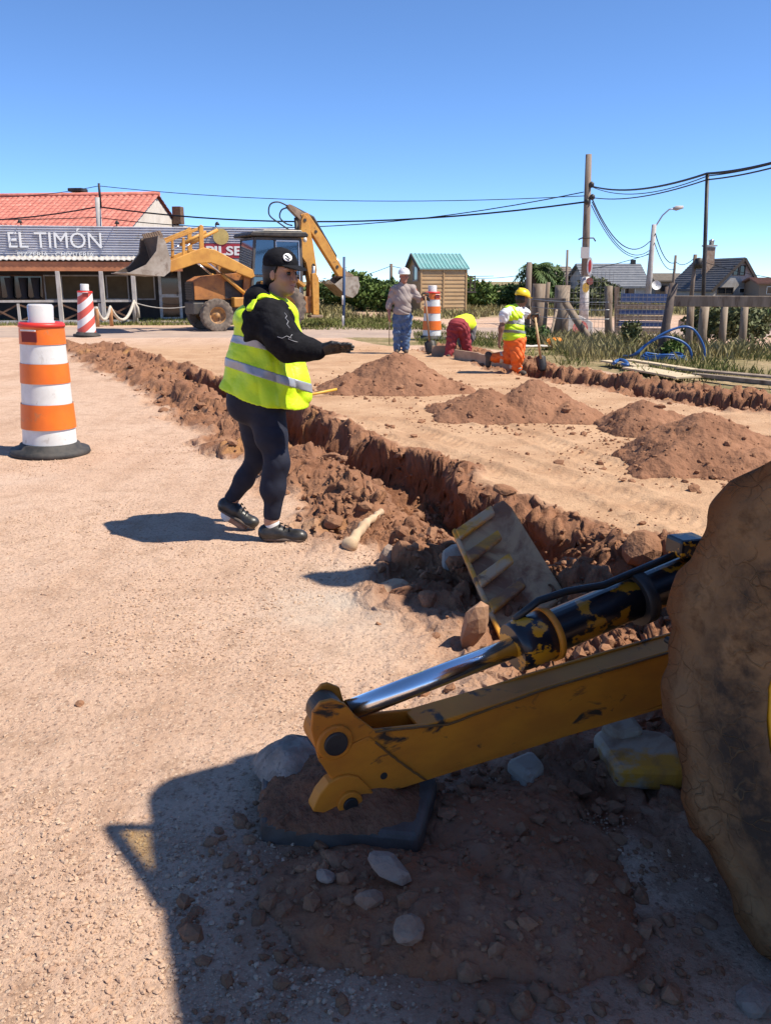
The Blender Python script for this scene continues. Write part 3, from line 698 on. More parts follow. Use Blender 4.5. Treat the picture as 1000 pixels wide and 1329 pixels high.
    for s in (-1, 1):
        lm = MB().lathe([(.02, -.07), (.075, -.03), (.085, .03), (.001, .045)], c=(.93, s * .45, 2.02 - .33), n=14, M=RY(math.pi / 2), close=False); 
        lm.build('work_light', M_LAMP, root)
        lb = MB().lathe([(.02, -.07), (.075, -.03), (.085, .03), (.001, .045)], c=(rb_ - .03, s * .5, zr0 - .06), n=14, M=RY(-math.pi / 2), close=False); lb.build('rear_light', M_LAMP, root)
        if near and s < 0: continue
        fd = MB(); plate(fd, [(.78, 1.15), (.66, 1.50), (.30, 1.60), (-.45, 1.58), (-.72, 1.40), (-.66, 1.33), (-.42, 1.50), (.28, 1.52), (.60, 1.43), (.70, 1.15)], s * .68, s * 1.06); P(fd, 'fender', M_YEL, bv=.01)
    # --- wheels
    for s in (-1, 1):
        if not (near and s < 0): wheel(root, 0, s * .83, .72, .44, s, n=100, N=18, mr=M_DRIM)
        wheel(root, 2.15, s * .75, .50, .32, s, n=84, N=20, lug=.016, mr=M_DRIM)
    # --- loader
    L = .62
    for s in (-1, 1):
        tw = MB(); plate(tw, [(.80, .9), (1.25, .9), (1.12, 1.86), (.88, 1.88)], s * L - .05 - .09 * s, s * L + .05 - .09 * s); P(tw, 'loader_tower', M_ORG)
        ar = MB(); plate(ar, [(.86, 1.66), (.98, 1.60), (2.25, 2.06), (2.72, 2.02), (3.45, 1.78), (3.66, 1.84), (3.68, 2.02), (3.50, 2.10), (2.85, 2.36), (2.45, 2.50), (2.10, 2.44), (.92, 1.86)], s * L, s * L + s * .13)
        P(ar, 'loader_arm', M_YEL, bv=.02)
        vp = MB(); plate(vp, [(2.42, 2.4), (2.56, 2.4), (2.53, 3.12), (2.47, 3.16), (2.40, 3.12)], s * L - .02 * s, s * L + .05 * s)
        plate(vp, [(3.0, 2.26), (3.09, 2.24), (3.06, 2.78), (2.99, 2.78)], s * L - .02 * s, s * L + .05 * s); each(vp, 'linkage_lever', M_YEL, root, .012)
        lk = MB().beam((2.5, s * .60, 3.06), (3.72, s * .60, 2.58), .06, .09); P(lk, 'bucket_link', M_YEL)
        bc = MB().tube([(2.78, s * .60, 2.62), (1.95, s * .60, 3.02)], .055, 10); P(bc, 'tilt_cylinder', M_YEL, bv=0)
        rd = MB().tube([(2.78, s * .60, 2.62), (3.06, s * .60, 2.46)], .028, 8); rd.build('tilt_rod', M_CHROME, root)
        lc = MB().tube([(1.05, s * .56, 1.05), (1.85, s * .56, 1.72)], .058, 10); lc.build('lift_cylinder', M_YEL, root)
        lr = MB().tube([(1.85, s * .56, 1.72), (2.35, s * .56, 2.12)], .03, 8); lr.build('lift_rod', M_CHROME, root)
    P(MB().tube([(3.0, -L, 2.1), (3.0, L, 2.1)], .05, 10), 'cross_tube', M_YEL, bv=0)
    bk = MB(); wbk = 1.12; prof = [(4.86, 1.74), (3.80, 1.66), (3.62, 1.80), (3.58, 2.10), (3.70, 2.60), (3.78, 2.80)]
    inn = [(4.86, 1.765), (3.81, 1.69), (3.65, 1.82), (3.61, 2.10), (3.73, 2.60), (3.80, 2.79)]
    for i in range(5): plate(bk, [prof[i], prof[i + 1], inn[i + 1], inn[i]], -wbk, wbk)
    b_ = P(bk, 'loader_bucket', M_STEEL, bv=0)
    il = MB()
    i2 = [(p[0] + .006, p[1] + .008) for p in inn]
    for i in range(1, 5): plate(il, [inn[i], inn[i + 1], i2[i + 1], i2[i]], -wbk + .03, wbk - .03)
    P(il, 'bucket_lining', M_BUCKIN, b_, 0)
    for s in (-1, 1):
        sd_ = MB(); plate(sd_, [(4.84, 1.735), (3.80, 1.65), (3.61, 1.79), (3.57, 2.10), (3.69, 2.61), (3.78, 2.82), (3.90, 2.78), (3.98, 2.36), (4.30, 1.98)], s * wbk, s * (wbk + .025)); P(sd_, 'bucket_side_plate', M_STEEL, b_, 0)
        di = MB(); plate(di, [(4.70, 1.80), (3.82, 1.72), (3.66, 1.83), (3.63, 2.10), (3.74, 2.58), (3.80, 2.76), (3.87, 2.74), (3.95, 2.34), (4.28, 1.97)], s * (wbk - .004), s * wbk - .001 * s); P(di, 'bucket_lining', M_BUCKIN, b_, 0)
    th = MB()
    for k in range(8): plate(th, [(3.72, 2.8), (3.80, 2.79), (3.86, 2.92), (3.80, 2.94)], -1.05 + k * .28, -.93 + k * .28)
    each(th, 'bucket_rim_lump', M_RUST, b_)
    # --- rear frame, kingpost, stabiliser legs
    rfm = MB().box((-.95, .45 if near else 0, .70 if near else .78), (.34, .8 if near else 1.56, .36 if near else .52)); P(rfm, 'rear_frame', M_BLACK if near else M_ORG, bv=.02)
    for s in ((1,) if near else (-1, 1)):
        sg = MB(); plate(sg, [(-1.22, .46), (-1.02, .46), (-1.0, 1.75), (-1.14, 1.78), (-1.24, 1.6)], s * .74, s * .90); P(sg, 'stabiliser_leg', M_YEL)
        P(MB().tube([(-1.08, s * .70, 1.25), (-1.08, s * .86, 1.98)], .06, 10), 'stabiliser_cylinder', M_ALU, bv=0)
        P(MB().box((-1.10, s * .84, .42), (.42, .34, .08)), 'stabiliser_foot', M_RUST)
    # --- boom, dipper and bucket about the kingpost
    kx = -1.25; Rz = Matrix.Translation((kx, 0, 0)) @ Matrix.Rotation(swing, 4, 'Z') @ Matrix.Translation((-kx, 0, 0))
    Rz = Matrix.Translation((0, .48 if near else 0, 0)) @ Rz
    RzK = Rz; Rz = Rz @ Matrix.Translation((-1.34, 0, 1.45)) @ Matrix.Rotation(-lean, 4, 'Y') @ Matrix.Translation((1.34, 0, -1.45))
    def Z(o): o.data.transform(Rz); return o
    kp = MB(); plate(kp, [(-1.16, .62), (-1.46, .62), (-1.50, 1.55), (-1.26, 1.62)], -.16, .16); P(kp, 'kingpost', M_ORG).data.transform(RzK)
    bm = MB(); plate(bm, [(-.99, 3.42), (-.94, 2.97), (-.80, 2.52), (-1.11, 2.1), (-1.26, 1.40), (-1.42, 1.38), (-1.50, 1.87), (-1.38, 2.7), (-1.22, 3.50), (-1.08, 3.62)], -.17, .17)
    bo = Z(P(bm, 'boom', M_YEL, bv=.015))
    pins = MB()
    for x, z in ((-.92, 2.52), (-1.37, 2.02), (-1.1, 3.42), (-1.35, 1.5)): pins.tube([(x, -.19, z), (x, .19, z)], .055, 12)
    for pn in each(pins, 'pivot_pin', M_BLACK, bo): pn.data.transform(Rz)
    tp = MB(); plate(tp, [(-1.0, 3.40), (-.60, 3.76), (-.55, 3.86), (-.64, 3.90), (-1.16, 3.62)], -.10, .10); Z(P(tp, 'dipper_heel', M_RUST))
    dp = MB(); plate(dp, [(-.98, 3.60), (-1.10, 3.40), (-2.30, 1.68), (-2.44, 1.64), (-2.55, 1.78), (-1.9, 2.80), (-1.24, 3.66)], -.12, .12); dpo = Z(P(dp, 'dipper', M_YEL, bv=.015))
    for (x, z) in ((-1.5, 3.08), (-2.25, 1.98)):
        pp = MB().tube([(x, -.14, z), (x, .14, z)], .05, 12).build('pivot_pin', M_BLACK, dpo); pp.data.transform(Rz)
    Z(P(MB().tube([(-.68, 0, 3.84), (-1.45, 0, 3.52), (-2.25, 0, 2.30)], .06, 10), 'crowd_cylinder', M_BLACK, bv=0))
    Z(P(MB().tube([(-2.25, 0, 2.30), (-2.52, 0, 1.86)], .032, 8), 'bucket_rod', M_CHROME, bv=0))
    Z(P(MB().tube([(-.86, 0, 3.5), (-.90, 0, 2.6), (-1.12, 0, 1.7)], .06, 10), 'boom_cylinder', M_BLACK, bv=0))
    lkm = MB(); plate(lkm, [(-2.40, 1.78), (-2.56, 1.86), (-2.86, 1.72), (-2.88, 1.62), (-2.70, 1.62)], -.10, .10); Z(P(lkm, 'bucket_link', M_RUST))
    bp = [(-2.34, 1.66), (-2.86, 1.66), (-2.93, 1.36), (-2.84, 1.12), (-2.66, .98), (-2.44, 1.04), (-2.0, 1.42)]
    db = MB(); 
    for i in range(1, 6):
        a_, c_ = bp[i], bp[i + 1] if i + 1 < len(bp) else bp[-1]
        k = .03; nx, nz = (c_[1] - a_[1]), -(c_[0] - a_[0]); l = math.hypot(nx, nz); nx, nz = nx / l * k, nz / l * k
        plate(db, [a_, c_, (c_[0] - nx, c_[1] - nz), (a_[0] - nx, a_[1] - nz)], -.42, .42)
    plate(db, [(-2.3, 1.68), (-2.86, 1.68), (-2.86, 1.64), (-2.3, 1.64)], -.42, .42)
    dbo = Z(P(db, 'digging_bucket', M_RUST, bv=0))
    for s in (-1, 1):
        e = MB(); plate(e, bp, s * .42, s * .445); e = P(e, 'bucket_side_plate', M_STEEL, dbo, 0); e.data.transform(Rz)
    for k in range(5):
        e = MB(); plate(e, [(-2.08, 1.36), (-1.98, 1.44), (-1.80, 1.56), (-1.84, 1.52)], -.40 + k * .18, -.32 + k * .18); e = P(e, 'bucket_tooth', M_STEEL, dbo, 0); e.data.transform(Rz)
    for k, (dx, dz) in enumerate(() if near else ((0, 0), (.06, -.12))):
        h = MB(); cps = ([(-.55, 3.85), (-.25, 3.95), (.02, 3.86), (.06, 3.55), (-.25, 3.32), (-.72, 3.05)], [(-.6, 3.80), (-.40, 3.72), (-.33, 3.5), (-.52, 3.32), (-.78, 3.25)])[k]
        cps = [Vector((x, .05 - .1 * k, z)) for x, z in cps]; pts = []
        for i in range(len(cps) - 1):
            p0, p1, p2, p3 = cps[max(i - 1, 0)], cps[i], cps[i + 1], cps[min(i + 2, len(cps) - 1)]
            for t in np.linspace(0, 1, 6, endpoint=False): pts.append(.5 * (2 * p1 + (p2 - p0) * t + (2 * p0 - 5 * p1 + 4 * p2 - p3) * t * t + (3 * p1 - p0 - 3 * p2 + p3) * t ** 3))
        h.tube(pts, .024, 8); h.build('hydraulic_hose', M_HOSE, root).data.transform(Rz)
far = empty('backhoe_loader', 'dusty yellow backhoe loader with raised front bucket parked before the restaurant', 'backhoe loader', (-3.65, 29.17, gz(-3.65, 29.17) - .01), math.atan2(-.469, -.883))
backhoe(far)

# ------------------------------------------------------------------ the digger beside the camera
NB = (1.97, 1.894); NF = Vector((.446, -.895, 0)).normalized()
near = empty('backhoe_loader', 'muddy yellow backhoe loader at the right edge with its stabiliser foot down', 'backhoe loader', (NB[0], NB[1], -.02), math.atan2(NF.y, NF.x))
backhoe(near, swing=R(-72), near=True, lean=R(30))
# big muddy rear wheel
def mud_tyre_mat():
    m = bpy.data.materials.new('mud_caked_tyre'); m.use_nodes = True; nt = m.node_tree; L = nt.links.new; b = nt.nodes['Principled BSDF']; b.inputs['Roughness'].default_value = 0.95; b.inputs['Specular IOR Level'].default_value = 0.15
    tc = nd(nt, 'ShaderNodeTexCoord'); co = tc.outputs['Object']
    def nz(sc, det=6): n = nd(nt, 'ShaderNodeTexNoise'); n.inputs['Scale'].default_value = sc; n.inputs['Detail'].default_value = det; n.inputs['Roughness'].default_value = .65; L(co, n.inputs['Vector']); return n.outputs['Fac']
    def rng(v, a, c): r = nd(nt, 'ShaderNodeMapRange'); r.inputs['From Min'].default_value = a; r.inputs['From Max'].default_value = c; L(v, r.inputs['Value']); return r.outputs[0]
    def mth(op, a, c):
        x = nd(nt, 'ShaderNodeMath', operation=op)
        for i, v in ((0, a), (1, c)):
            if isinstance(v, (int, float)): x.inputs[i].default_value = v
            else: L(v, x.inputs[i])
        return x.outputs[0]
    def mix(f, a, c):
        x = nd(nt, 'ShaderNodeMix', data_type='RGBA'); L(f, x.inputs[0])
        for s_, i in ((a, 6), (c, 7)):
            if isinstance(s_, tuple): x.inputs[i].default_value = (*s_, 1)
            else: L(s_, x.inputs[i])
        return x.outputs[2]
    sx = nd(nt, 'ShaderNodeSeparateXYZ'); L(co, sx.inputs[0])
    rad = mth('SQRT', mth('ADD', mth('MULTIPLY', sx.outputs[0], sx.outputs[0]), mth('MULTIPLY', sx.outputs[2], sx.outputs[2])), 0)
    band = mth('MULTIPLY', rng(rad, .38, .43), rng(rad, .59, .50))
    wear = mth('MULTIPLY', band, rng(nz(7), .38, .56))
    vo = nd(nt, 'ShaderNodeTexVoronoi', feature='DISTANCE_TO_EDGE'); vo.inputs['Scale'].default_value = 22
    ds = nd(nt, 'ShaderNodeTexNoise'); ds.inputs['Scale'].default_value = 9; L(co, ds.inputs['Vector'])
    ad = nd(nt, 'ShaderNodeMix', data_type='VECTOR'); ad.inputs[0].default_value = .12; L(co, ad.inputs[4]); L(ds.outputs['Color'], ad.inputs[5]); L(ad.outputs[1], vo.inputs['Vector'])
    crack = mth('MULTIPLY', rng(vo.outputs['Distance'], .045, .01), rng(nz(5), .4, .6))
    mud = mix(rng(nz(3), .35, .65), (.29, .18, .088), (.19, .115, .06)); mud = mix(rng(nz(16), .52, .72), mud, (.11, .06, .028))
    mud = mix(rng(rad, .60, .69), mud, (.17, .068, .024))
    rub = mix(crack, (.060, .046, .034), (.17, .115, .062))
    L(mix(wear, mud, rub), b.inputs['Base Color'])
    bp = nd(nt, 'ShaderNodeBump'); bp.inputs['Strength'].default_value = 1.0; bp.inputs['Distance'].default_value = .022; L(mth('ADD', nz(17, 9), mth('MULTIPLY', crack, .25)), bp.inputs['Height']); L(bp.outputs[0], b.inputs['Normal'])
    return m
M_RIM = mat('bright_yellow_rim', (0.80, 0.42, 0.02), 0.45, col2=(0.66, 0.33, 0.02), scale=5)
wt_ = wheel(near, 0, -.86, .705, .46, -1, mt=mud_tyre_mat(), mr=M_RIM, n=420, N=15, lug=.022, rim=.56, lump=.011, seed=5)
wt_.location.z = .637; tag(wt_, 'mud-caked rear wheel with cracked dried mud on its sidewall')
def smooth_pts(P_, k=8): return [P_[i].lerp(P_[i + 1], t) + Vector((random.uniform(-.0012, .0012), 0, random.uniform(-.0012, .0012))) for i in range(len(P_) - 1) for t in np.linspace(0, 1, k, endpoint=False)] + [P_[-1]]
# stabiliser leg, measured on its own plane
M_ARM = mat('stained_amber_paint', (0.66, 0.235, 0.012), 0.62, col2=(0.50, 0.16, 0.010), scale=3, lo=.4, hi=.65, col3=(0.045, 0.028, 0.015), scale3=7, lo3=.58, hi3=.66, stretch=(1, 1, 2.2), bump=.15, bscale=30, bdist=.004)
M_CYL = mat('chipped_black_paint', (0.012, 0.013, 0.018), 0.3, col2=(0.66, 0.27, 0.012), scale=9, lo=.54, hi=.565, stretch=(1, 1, 1.6))
M_PAD = mat('grimy_pad_steel', (0.13, 0.115, 0.105), 0.7, .2, col2=(0.08, 0.06, 0.05), scale=8, bump=.2)
LA = Vector((.92, .39, 0)).normalized(); LN = Vector((-LA.y, LA.x, 0))          # towards the machine, and away from us
P0 = Vector((-.02, 2.17, 0))
def q(px, py, off=0.0): return ON(px, py, P0 + LN * off, LN)
arm_px = [(404, 948), (406, 925), (416, 912), (432, 908), (448, 914), (462, 930), (486, 948), (580, 938), (700, 895), (868, 845), (1010, 805), (1010, 876), (868, 912), (700, 968), (600, 999), (505, 1029), (470, 1028), (430, 1012), (413, 985)]
arm_pts = [q(x, y) for x, y in arm_px]
am = MB().prism([arm_pts[i] for i in (0, 1, 2, 3, 4, 5, 6, 7, 8, 9, 10, 11, 12, 13, 14, 15, 16, 17, 18)], LN * .014)
arm = under(am.build('stabiliser_arm', M_ARM, None, bevel=.004), near)
am2 = MB().prism([p + LN * .096 + (LA * .035 if i_ in (0, 1, 2, 17, 18) else LA * .02 if i_ in (3, 4, 16) else LA * 0) for i_, p in enumerate(arm_pts)], LN * .014); under(am2.build('side_plate', M_ARM, None, bevel=.004), arm)
tpb = MB(); b0 = q(545, 944); b1 = q(868, 845); b2 = q(1010, 805); up = Vector((0, 0, 1))
dirn = (b2 - b0).normalized(); nrm = dirn.cross(LN) * -1
if nrm.z < 0: nrm = -nrm
tpb.prism([b0 + nrm * .001, b2 + nrm * .001, b2 - nrm * .012, b0 - nrm * .012], LN * .11)
c0, c1 = q(510, 1022), q(1010, 876); tpb.prism([c0 + nrm * .012, c1 + nrm * .012, c1, c0], LN * .11); [under(o_, arm) for o_ in each(tpb, 'arm_cover_plate', M_ARM, None, .003)]
rp_px = [(412, 985), (430, 1010), (470, 1026), (505, 1027), (552, 1012), (520, 990), (486, 962), (478, 955)]
under(MB().prism([q(x, y) - LN * .005 for x, y in rp_px], LN * .005).build('gusset_plate', M_ARM, None, bevel=.002), arm)
M_WELD = mat('weld_bead_metal', (.20, .10, .03), .6, .3, bump=.6, bscale=120)
for wp in (((486, 962), (520, 990), (552, 1012)), ((486, 949), (580, 939.5), (700, 896.5), (866, 847))): under(MB().tube(smooth_pts([q(x, y) - LN * .004 for x, y in wp]), .0035, 6).build('weld_bead', M_WELD, None), arm)
# pin boss, roller, lower bracket
def disc(px, py, r, o0, o1, n=28, hole=None):
    c = q(px, py); A = LN.to_track_quat('Z', 'Y').to_matrix(); mb = MB()
    pr = [(r, o0), (r, o1)] if hole is None else [(hole, o0), (r, o0), (r, o1), (hole, o1), (hole, o0)]
    return mb.lathe(pr, c=c, n=n, M=A, close=hole is None, smooth=False)
under(disc(434, 963, .052, -.010, .12).build('boss_ring', M_ARM, None, bevel=.006), arm)
under(disc(434, 963, .034, -.018, .13).build('pivot_pin', M_BLACK, None, bevel=.004), arm)
under(disc(432, 935, .048, .016, .094).build('cylinder_pin_barrel', mat('greasy_brown_steel', (.14, .075, .035), .5, .3, col2=(.06, .035, .02), scale=10), None, bevel=.004), arm)
for x_, y_ in ((497, 1006), (870, 833)): under(disc(x_, y_, .011, -.006, .02, 12).build('bolt', M_BLACK, None), arm)
bkt = MB()
lowb = [q(404, 1045), q(412, 1028), q(424, 1013), q(438, 1005), q(450, 1003), q(462, 1005), q(474, 1016), q(505, 1054), q(505, 1062), q(404, 1050)]
bkt.prism([p - LN * .016 for p in lowb], LN * .045); brk = [under(o_, near) for o_ in each(bkt, 'foot_bracket', M_ARM, None, .004)][0]
under(disc(450, 1037, .036, -.030, -.010, 28, .022).build('bushing_ring', M_ARM, None, bevel=.003), brk)
under(disc(450, 1037, .021, -.036, .14).build('pivot_pin', M_BLACK, None, bevel=.003), brk)
# foot pad: a steel tray filled with soil
fc = (G(340, 1092) + G(540, 1112) + G(562, 1010) + G(345, 985)) / 4
pc = [G(338, 1096), G(543, 1116), G(566, 1040), G(556, 1003), G(376, 975), G(342, 1000)]
zt = .072
pad = MB(); lowp = [Vector((p.x, p.y, -.02)) for p in pc]; pad.prism(lowp, Vector((0, 0, .02 + zt))); padf = under(pad.build('foot_pad', M_PAD, None, bevel=.015), near)
def soil_heap(name, c, rx, ry, hh, m, parent, res=.008, seed=0, rz=0.0, ztop=0.0):
    nx = int(2.4 * rx / res); ny = int(2.4 * ry / res); X, Y = np.meshgrid(np.linspace(-1.2 * rx, 1.2 * rx, nx), np.linspace(-1.2 * ry, 1.2 * ry, ny), indexing='ij')
    d = ((np.abs(X) / rx) ** 3.2 + (np.abs(Y) / ry) ** 3.2) ** (1 / 3.2)
    z = hh * np.clip(1 - d ** 3, -.6, 1) * (0.75 + .9 * fbm(X, Y, 5, 3, seed=seed)) + .012 * np.abs(fbm(X, Y, 30, 3, .6, seed=seed + 4))
    ca, sa = math.cos(rz), math.sin(rz); V = np.stack([c[0] + X * ca - Y * sa, c[1] + X * sa + Y * ca, ztop + z], -1).reshape(-1, 3)
    idx = np.arange(nx * ny).reshape(nx, ny); qd = np.stack([idx[:-1, :-1], idx[1:, :-1], idx[1:, 1:], idx[:-1, 1:]], -1).reshape(-1, 4)
    kk = (d < 1.06).ravel()[qd].all(1); o = npmesh(name, V, qd[kk], m, None); return under(o, parent)
soil_heap('soil_in_pad', (fc.x - .0, fc.y - .035), .228, .192, .07, mat('damp_dark_soil', (.20, .095, .055), .97, col2=(.27, .14, .08), scale=5, col3=(.12, .06, .035), scale3=18, bump=1.0, bscale=45, bdist=.02, spec=.1), padf, seed=31, rz=-.03, ztop=zt - .005)
soil_heap('crushed_stone', (fc.x - .165, fc.y + .10), .10, .13, .085, mat('grey_crushed_stone', (.24, .19, .15), .95, col2=(.36, .30, .25), scale=20, col3=(.16, .13, .11), scale3=50, bump=.6, bscale=70), padf, seed=37, rz=.5, ztop=zt - .01)
# hydraulic ram
ro = .055
ra, rb, rc = q(456, 921, ro), q(672, 838, ro), q(900, 742, ro); rdir = (rc - ra).normalized()
ram = under(MB().tube([ra - rdir * .01, rb], .031, 24).build('ram_rod', M_CHROME, None), near)
rend = rb + (rc - rb) * 1.5
cy = MB().tube([rb - rdir * .02, rb + rdir * .005, rb + rdir * .10, rb + rdir * .105, rend], [.072, .078, .078, .066, .066], 28); cyl = under(cy.build('ram_cylinder', M_CYL, None), near)
gl = MB().tube([rb + rdir * .095, rb + rdir * .115], [.085, .085], 28); under(gl.build('gland_ring', M_ARM, None), cyl)
rs = rdir.cross(up).normalized(); ru = rs.cross(rdir)
hp = MB().tube([rb + rdir * .01 + ru * .075 - rs * .02, rb + rdir * .10 + ru * .105 - rs * .02, rb + rdir * .2 + ru * .10 - rs * .02, rb + rdir * .32 + ru * .085, rend + ru * .09], .012, 10); under(hp.build('hydraulic_pipe', M_HOSE, None), cyl)
clp = MB().tube([rb + rdir * .42, rb + rdir * .46], [.088, .088], 24); under(clp.build('hose_clamp', M_BLACK, None), cyl)
kn = MB().box(rc + ru * .10 - rdir * .02, (.10, .09, .06), RZ(.3)); under(kn.build('ram_end_block', M_CYL, None, bevel=.01), cyl)
# opened tinted quarter window that throws the small triangle of shade

v_ = [Vector(p) for p in ((.89, 1.775, 2.45), (1.207, 1.733, 2.72), (1.293, 1.416, 2.70))]          # opened tinted quarter window hanging out from the roof edge
qn = (v_[1] - v_[0]).cross(v_[2] - v_[0]).normalized() * .006
qw = MB().prism(v_, qn); qpane = under(qw.build('quarter_window', glass_mat('green_tinted_glass', (.84, .81, .60), .06, .05, 1.0), None), near)
qf = MB()
for i in range(3): qf.beam(v_[i], v_[(i + 1) % 3], .03, .03)
for o_ in each(qf, 'window_edge', M_BLACK, None): under(o_, qpane)
# ================================================================== BUILDINGS, POLES, FENCES, PLANTS
M_LETTER = mat('letter_white', (0.80, 0.80, 0.78), 0.6)
def text(name, s, m, parent, width, height, origin, depth=.02, bold=0.0, M=None):
    cu = bpy.data.curves.new(name, 'FONT'); cu.body = s; cu.extrude = depth / 2; cu.offset = bold; cu.resolution_u = 3
    t = bpy.data.objects.new(name, cu); COL.objects.link(t)
    dg = bpy.context.evaluated_depsgraph_get(); me = bpy.data.meshes.new_from_object(t.evaluated_get(dg)); me.name = name
    bpy.data.objects.remove(t); bpy.data.curves.remove(cu)
    co = np.zeros(len(me.vertices) * 3); me.vertices.foreach_get('co', co); co = co.reshape(-1, 3)
    lo, hi = co.min(0), co.max(0); sc = np.array([width / (hi[0] - lo[0]), height / (hi[1] - lo[1])])
    x = (co[:, 0] - lo[0]) * sc[0]; z = (co[:, 1] - lo[1]) * sc[1]
    out = np.stack([origin[0] + x, origin[1] + co[:, 2], origin[2] + z], -1)      # stands in the x-z plane, front towards -y
    out[:, 1] = origin[1] - (co[:, 2])
    me.vertices.foreach_set('co', out.ravel()); me.materials.clear(); me.materials.append(m); me.update()
    o = link(name, me, parent); return o
M_CORR = mat('grey_corrugated_sheet', (0.52, 0.52, 0.56), 0.5, 0.0, col2=(0.42, 0.42, 0.46), scale=1.2, col3=(.36, .34, .32), scale3=3)
M_DWOOD = mat('dark_stained_wood', (0.028, 0.024, 0.022), 0.7, col2=(0.05, 0.04, 0.033), scale=4)
M_FASC = mat('orange_fascia_wood', (0.50, 0.20, 0.09), 0.7, col2=(0.38, 0.15, 0.07), scale=4)
M_PALEW = mat('pale_painted_wood', (0.50, 0.47, 0.44), 0.75, col2=(0.36, 0.33, 0.30), scale=7, stretch=(1, 1, .3))
M_BROWNW = mat('brown_wood', (0.16, 0.085, 0.05), 0.8, col2=(0.10, 0.055, 0.035), scale=6)
M_BLIND = mat('brown_roller_blind', (0.16, 0.115, 0.062), 0.85, col2=(0.12, 0.085, 0.045), scale=3)
M_PANE = mat('dark_window_pane', (0.012, 0.014, 0.018), 0.06, spec=0.8)
M_TILE = mat('red_clay_tile', (0.55, 0.185, 0.135), 0.85, col2=(0.42, 0.13, 0.095), scale=1.5, col3=(0.60, 0.29, 0.22), scale3=4)
M_PLAST = mat('cream_plaster', (0.62, 0.55, 0.47), 0.9, col2=(0.52, 0.45, 0.38), scale=2)
M_ROPE = mat('pale_rope', (0.55, 0.50, 0.43), 0.9, col2=(0.40, 0.36, 0.30), scale=20)
M_BOLL = mat('orange_log', (0.48, 0.25, 0.11), 0.8, col2=(0.34, 0.17, 0.08), scale=8)
# --- restaurant
RA = R(11.0); Rp = D(0, 400, 33.2); Rp.z = 0
rest = empty('restaurant', 'low dark restaurant with a grey corrugated sign band lettered EL TIMÓN', 'restaurant', (Rp.x, Rp.y, 0), RA)
def lx(px, off=0.0):                                                  # photo column -> distance along the frontage
    r = ray(px, 380); dx, dy = math.cos(RA), math.sin(RA)
    # Rp + s*d = t*r
    bx0, by0 = Rp.x - dy * off, Rp.y + dx * off; t = (bx0 * dy - by0 * dx) / (r.x * dy - r.y * dx); p = Vector((r.x * t, r.y * t)); return (p.x - bx0) * dx + (p.y - by0) * dy
def lz(px, py):
    r = ray(px, py); s_ = lx(px); y = Rp.y + s_ * math.sin(RA); return H + r.z * y / r.y
XR = lx(388)
bd = MB().box(((XR - 4) / 2, 5.2, 1.70), (XR + 4, 8.0, 3.38)); bd.build('wall', M_DWOOD, rest)
sg_ = MB(); zt0, zb0 = lz(0, 293), lz(0, 335)
ncor = 13; zz = np.linspace(zb0, zt0, ncor * 6 + 1); yy = -.55 + 0.034 * np.sin(np.linspace(0, ncor * 2 * np.pi, len(zz)))
V = [(x, y, z) for x in (-4, XR) for y, z in zip(yy, zz)]; nz_ = len(zz)
sg_.add(V, [(i, nz_ + i, nz_ + i + 1, i + 1) for i in range(nz_ - 1)], True)
sgn = sg_.build('sign_band', M_CORR, rest)
MB().box(((XR - 4) / 2, -.30, (zt0 + zb0) / 2 - .02), (XR + 4, .40, zt0 - zb0 - .06)).build('sign_backing', M_DWOOD, rest)
MB().box(((XR - 4) / 2, .70, zt0 - .10), (XR + 4.0, 1.56, .05)).build('flat_roof', M_DKGREY, rest)
text('sign_letters', 'EL TIMÓN', M_LETTER, rest, lx(137, -.6) - lx(18, -.6), lz(18, 296) - lz(18, 321) + .02, (lx(18, -.6), -.60, lz(18, 322)), .03)
text('sign_letters', 'PIZZERIA - CHIVITERÍA', M_LETTER, rest, lx(126, -.6) - lx(28, -.6), lz(28, 326) - lz(28, 333), (lx(28, -.6), -.595, lz(28, 333)), .02)
M_REDS = mat('red_sign', (0.42, 0.035, 0.05), 0.5, col2=(.33, .03, .04), scale=3)
x0, x1 = lx(267, -.6), lx(334, -.6); z0, z1 = lz(290, 335), lz(290, 317)
psn = MB().box(((x0 + x1) / 2, -.60, (z0 + z1) / 2), (x1 - x0, .03, z1 - z0)).build('sign_board', M_REDS, rest)
text('sign_letters', 'PILSEN', M_LETTER, psn, (x1 - x0) * .90, (z1 - z0) * .66, (x0 + (x1 - x0) * .05, -.622, z0 + (z1 - z0) * .18), .012, bold=.03)
MB().box(((x0 + x1) / 2, -.60, z0 - .12), (x1 - x0, .03, .16)).build('sign_strip', mat('pale_grey_strip', (.42, .40, .42), .6), rest)
dsc = MB().lathe([(.29, -.02), (.29, .02)], c=(lx(290, -.6), -.62, lz(290, 308)), n=28, M=RX(math.pi / 2), smooth=False).build('round_emblem', mat('pale_yellow_emblem', (.62, .46, .16), .6, col2=(.5, .36, .12), scale=4), rest)
for px in (40, 160, 284):
    gl_ = MB().tube([(lx(px), -.5, zt0 - .05), (lx(px), -.62, zt0 + .16), (lx(px) + .05, -.95, zt0 + .14)], .02, 6); gl_ = gl_.build('sign_lamp_arm', M_BLACK, rest)
    MB().lathe([(.03, .06), (.10, -.06)], c=(lx(px) + .05, -.97, zt0 + .12), n=10).build('lamp_shade', M_BLACK, gl_)
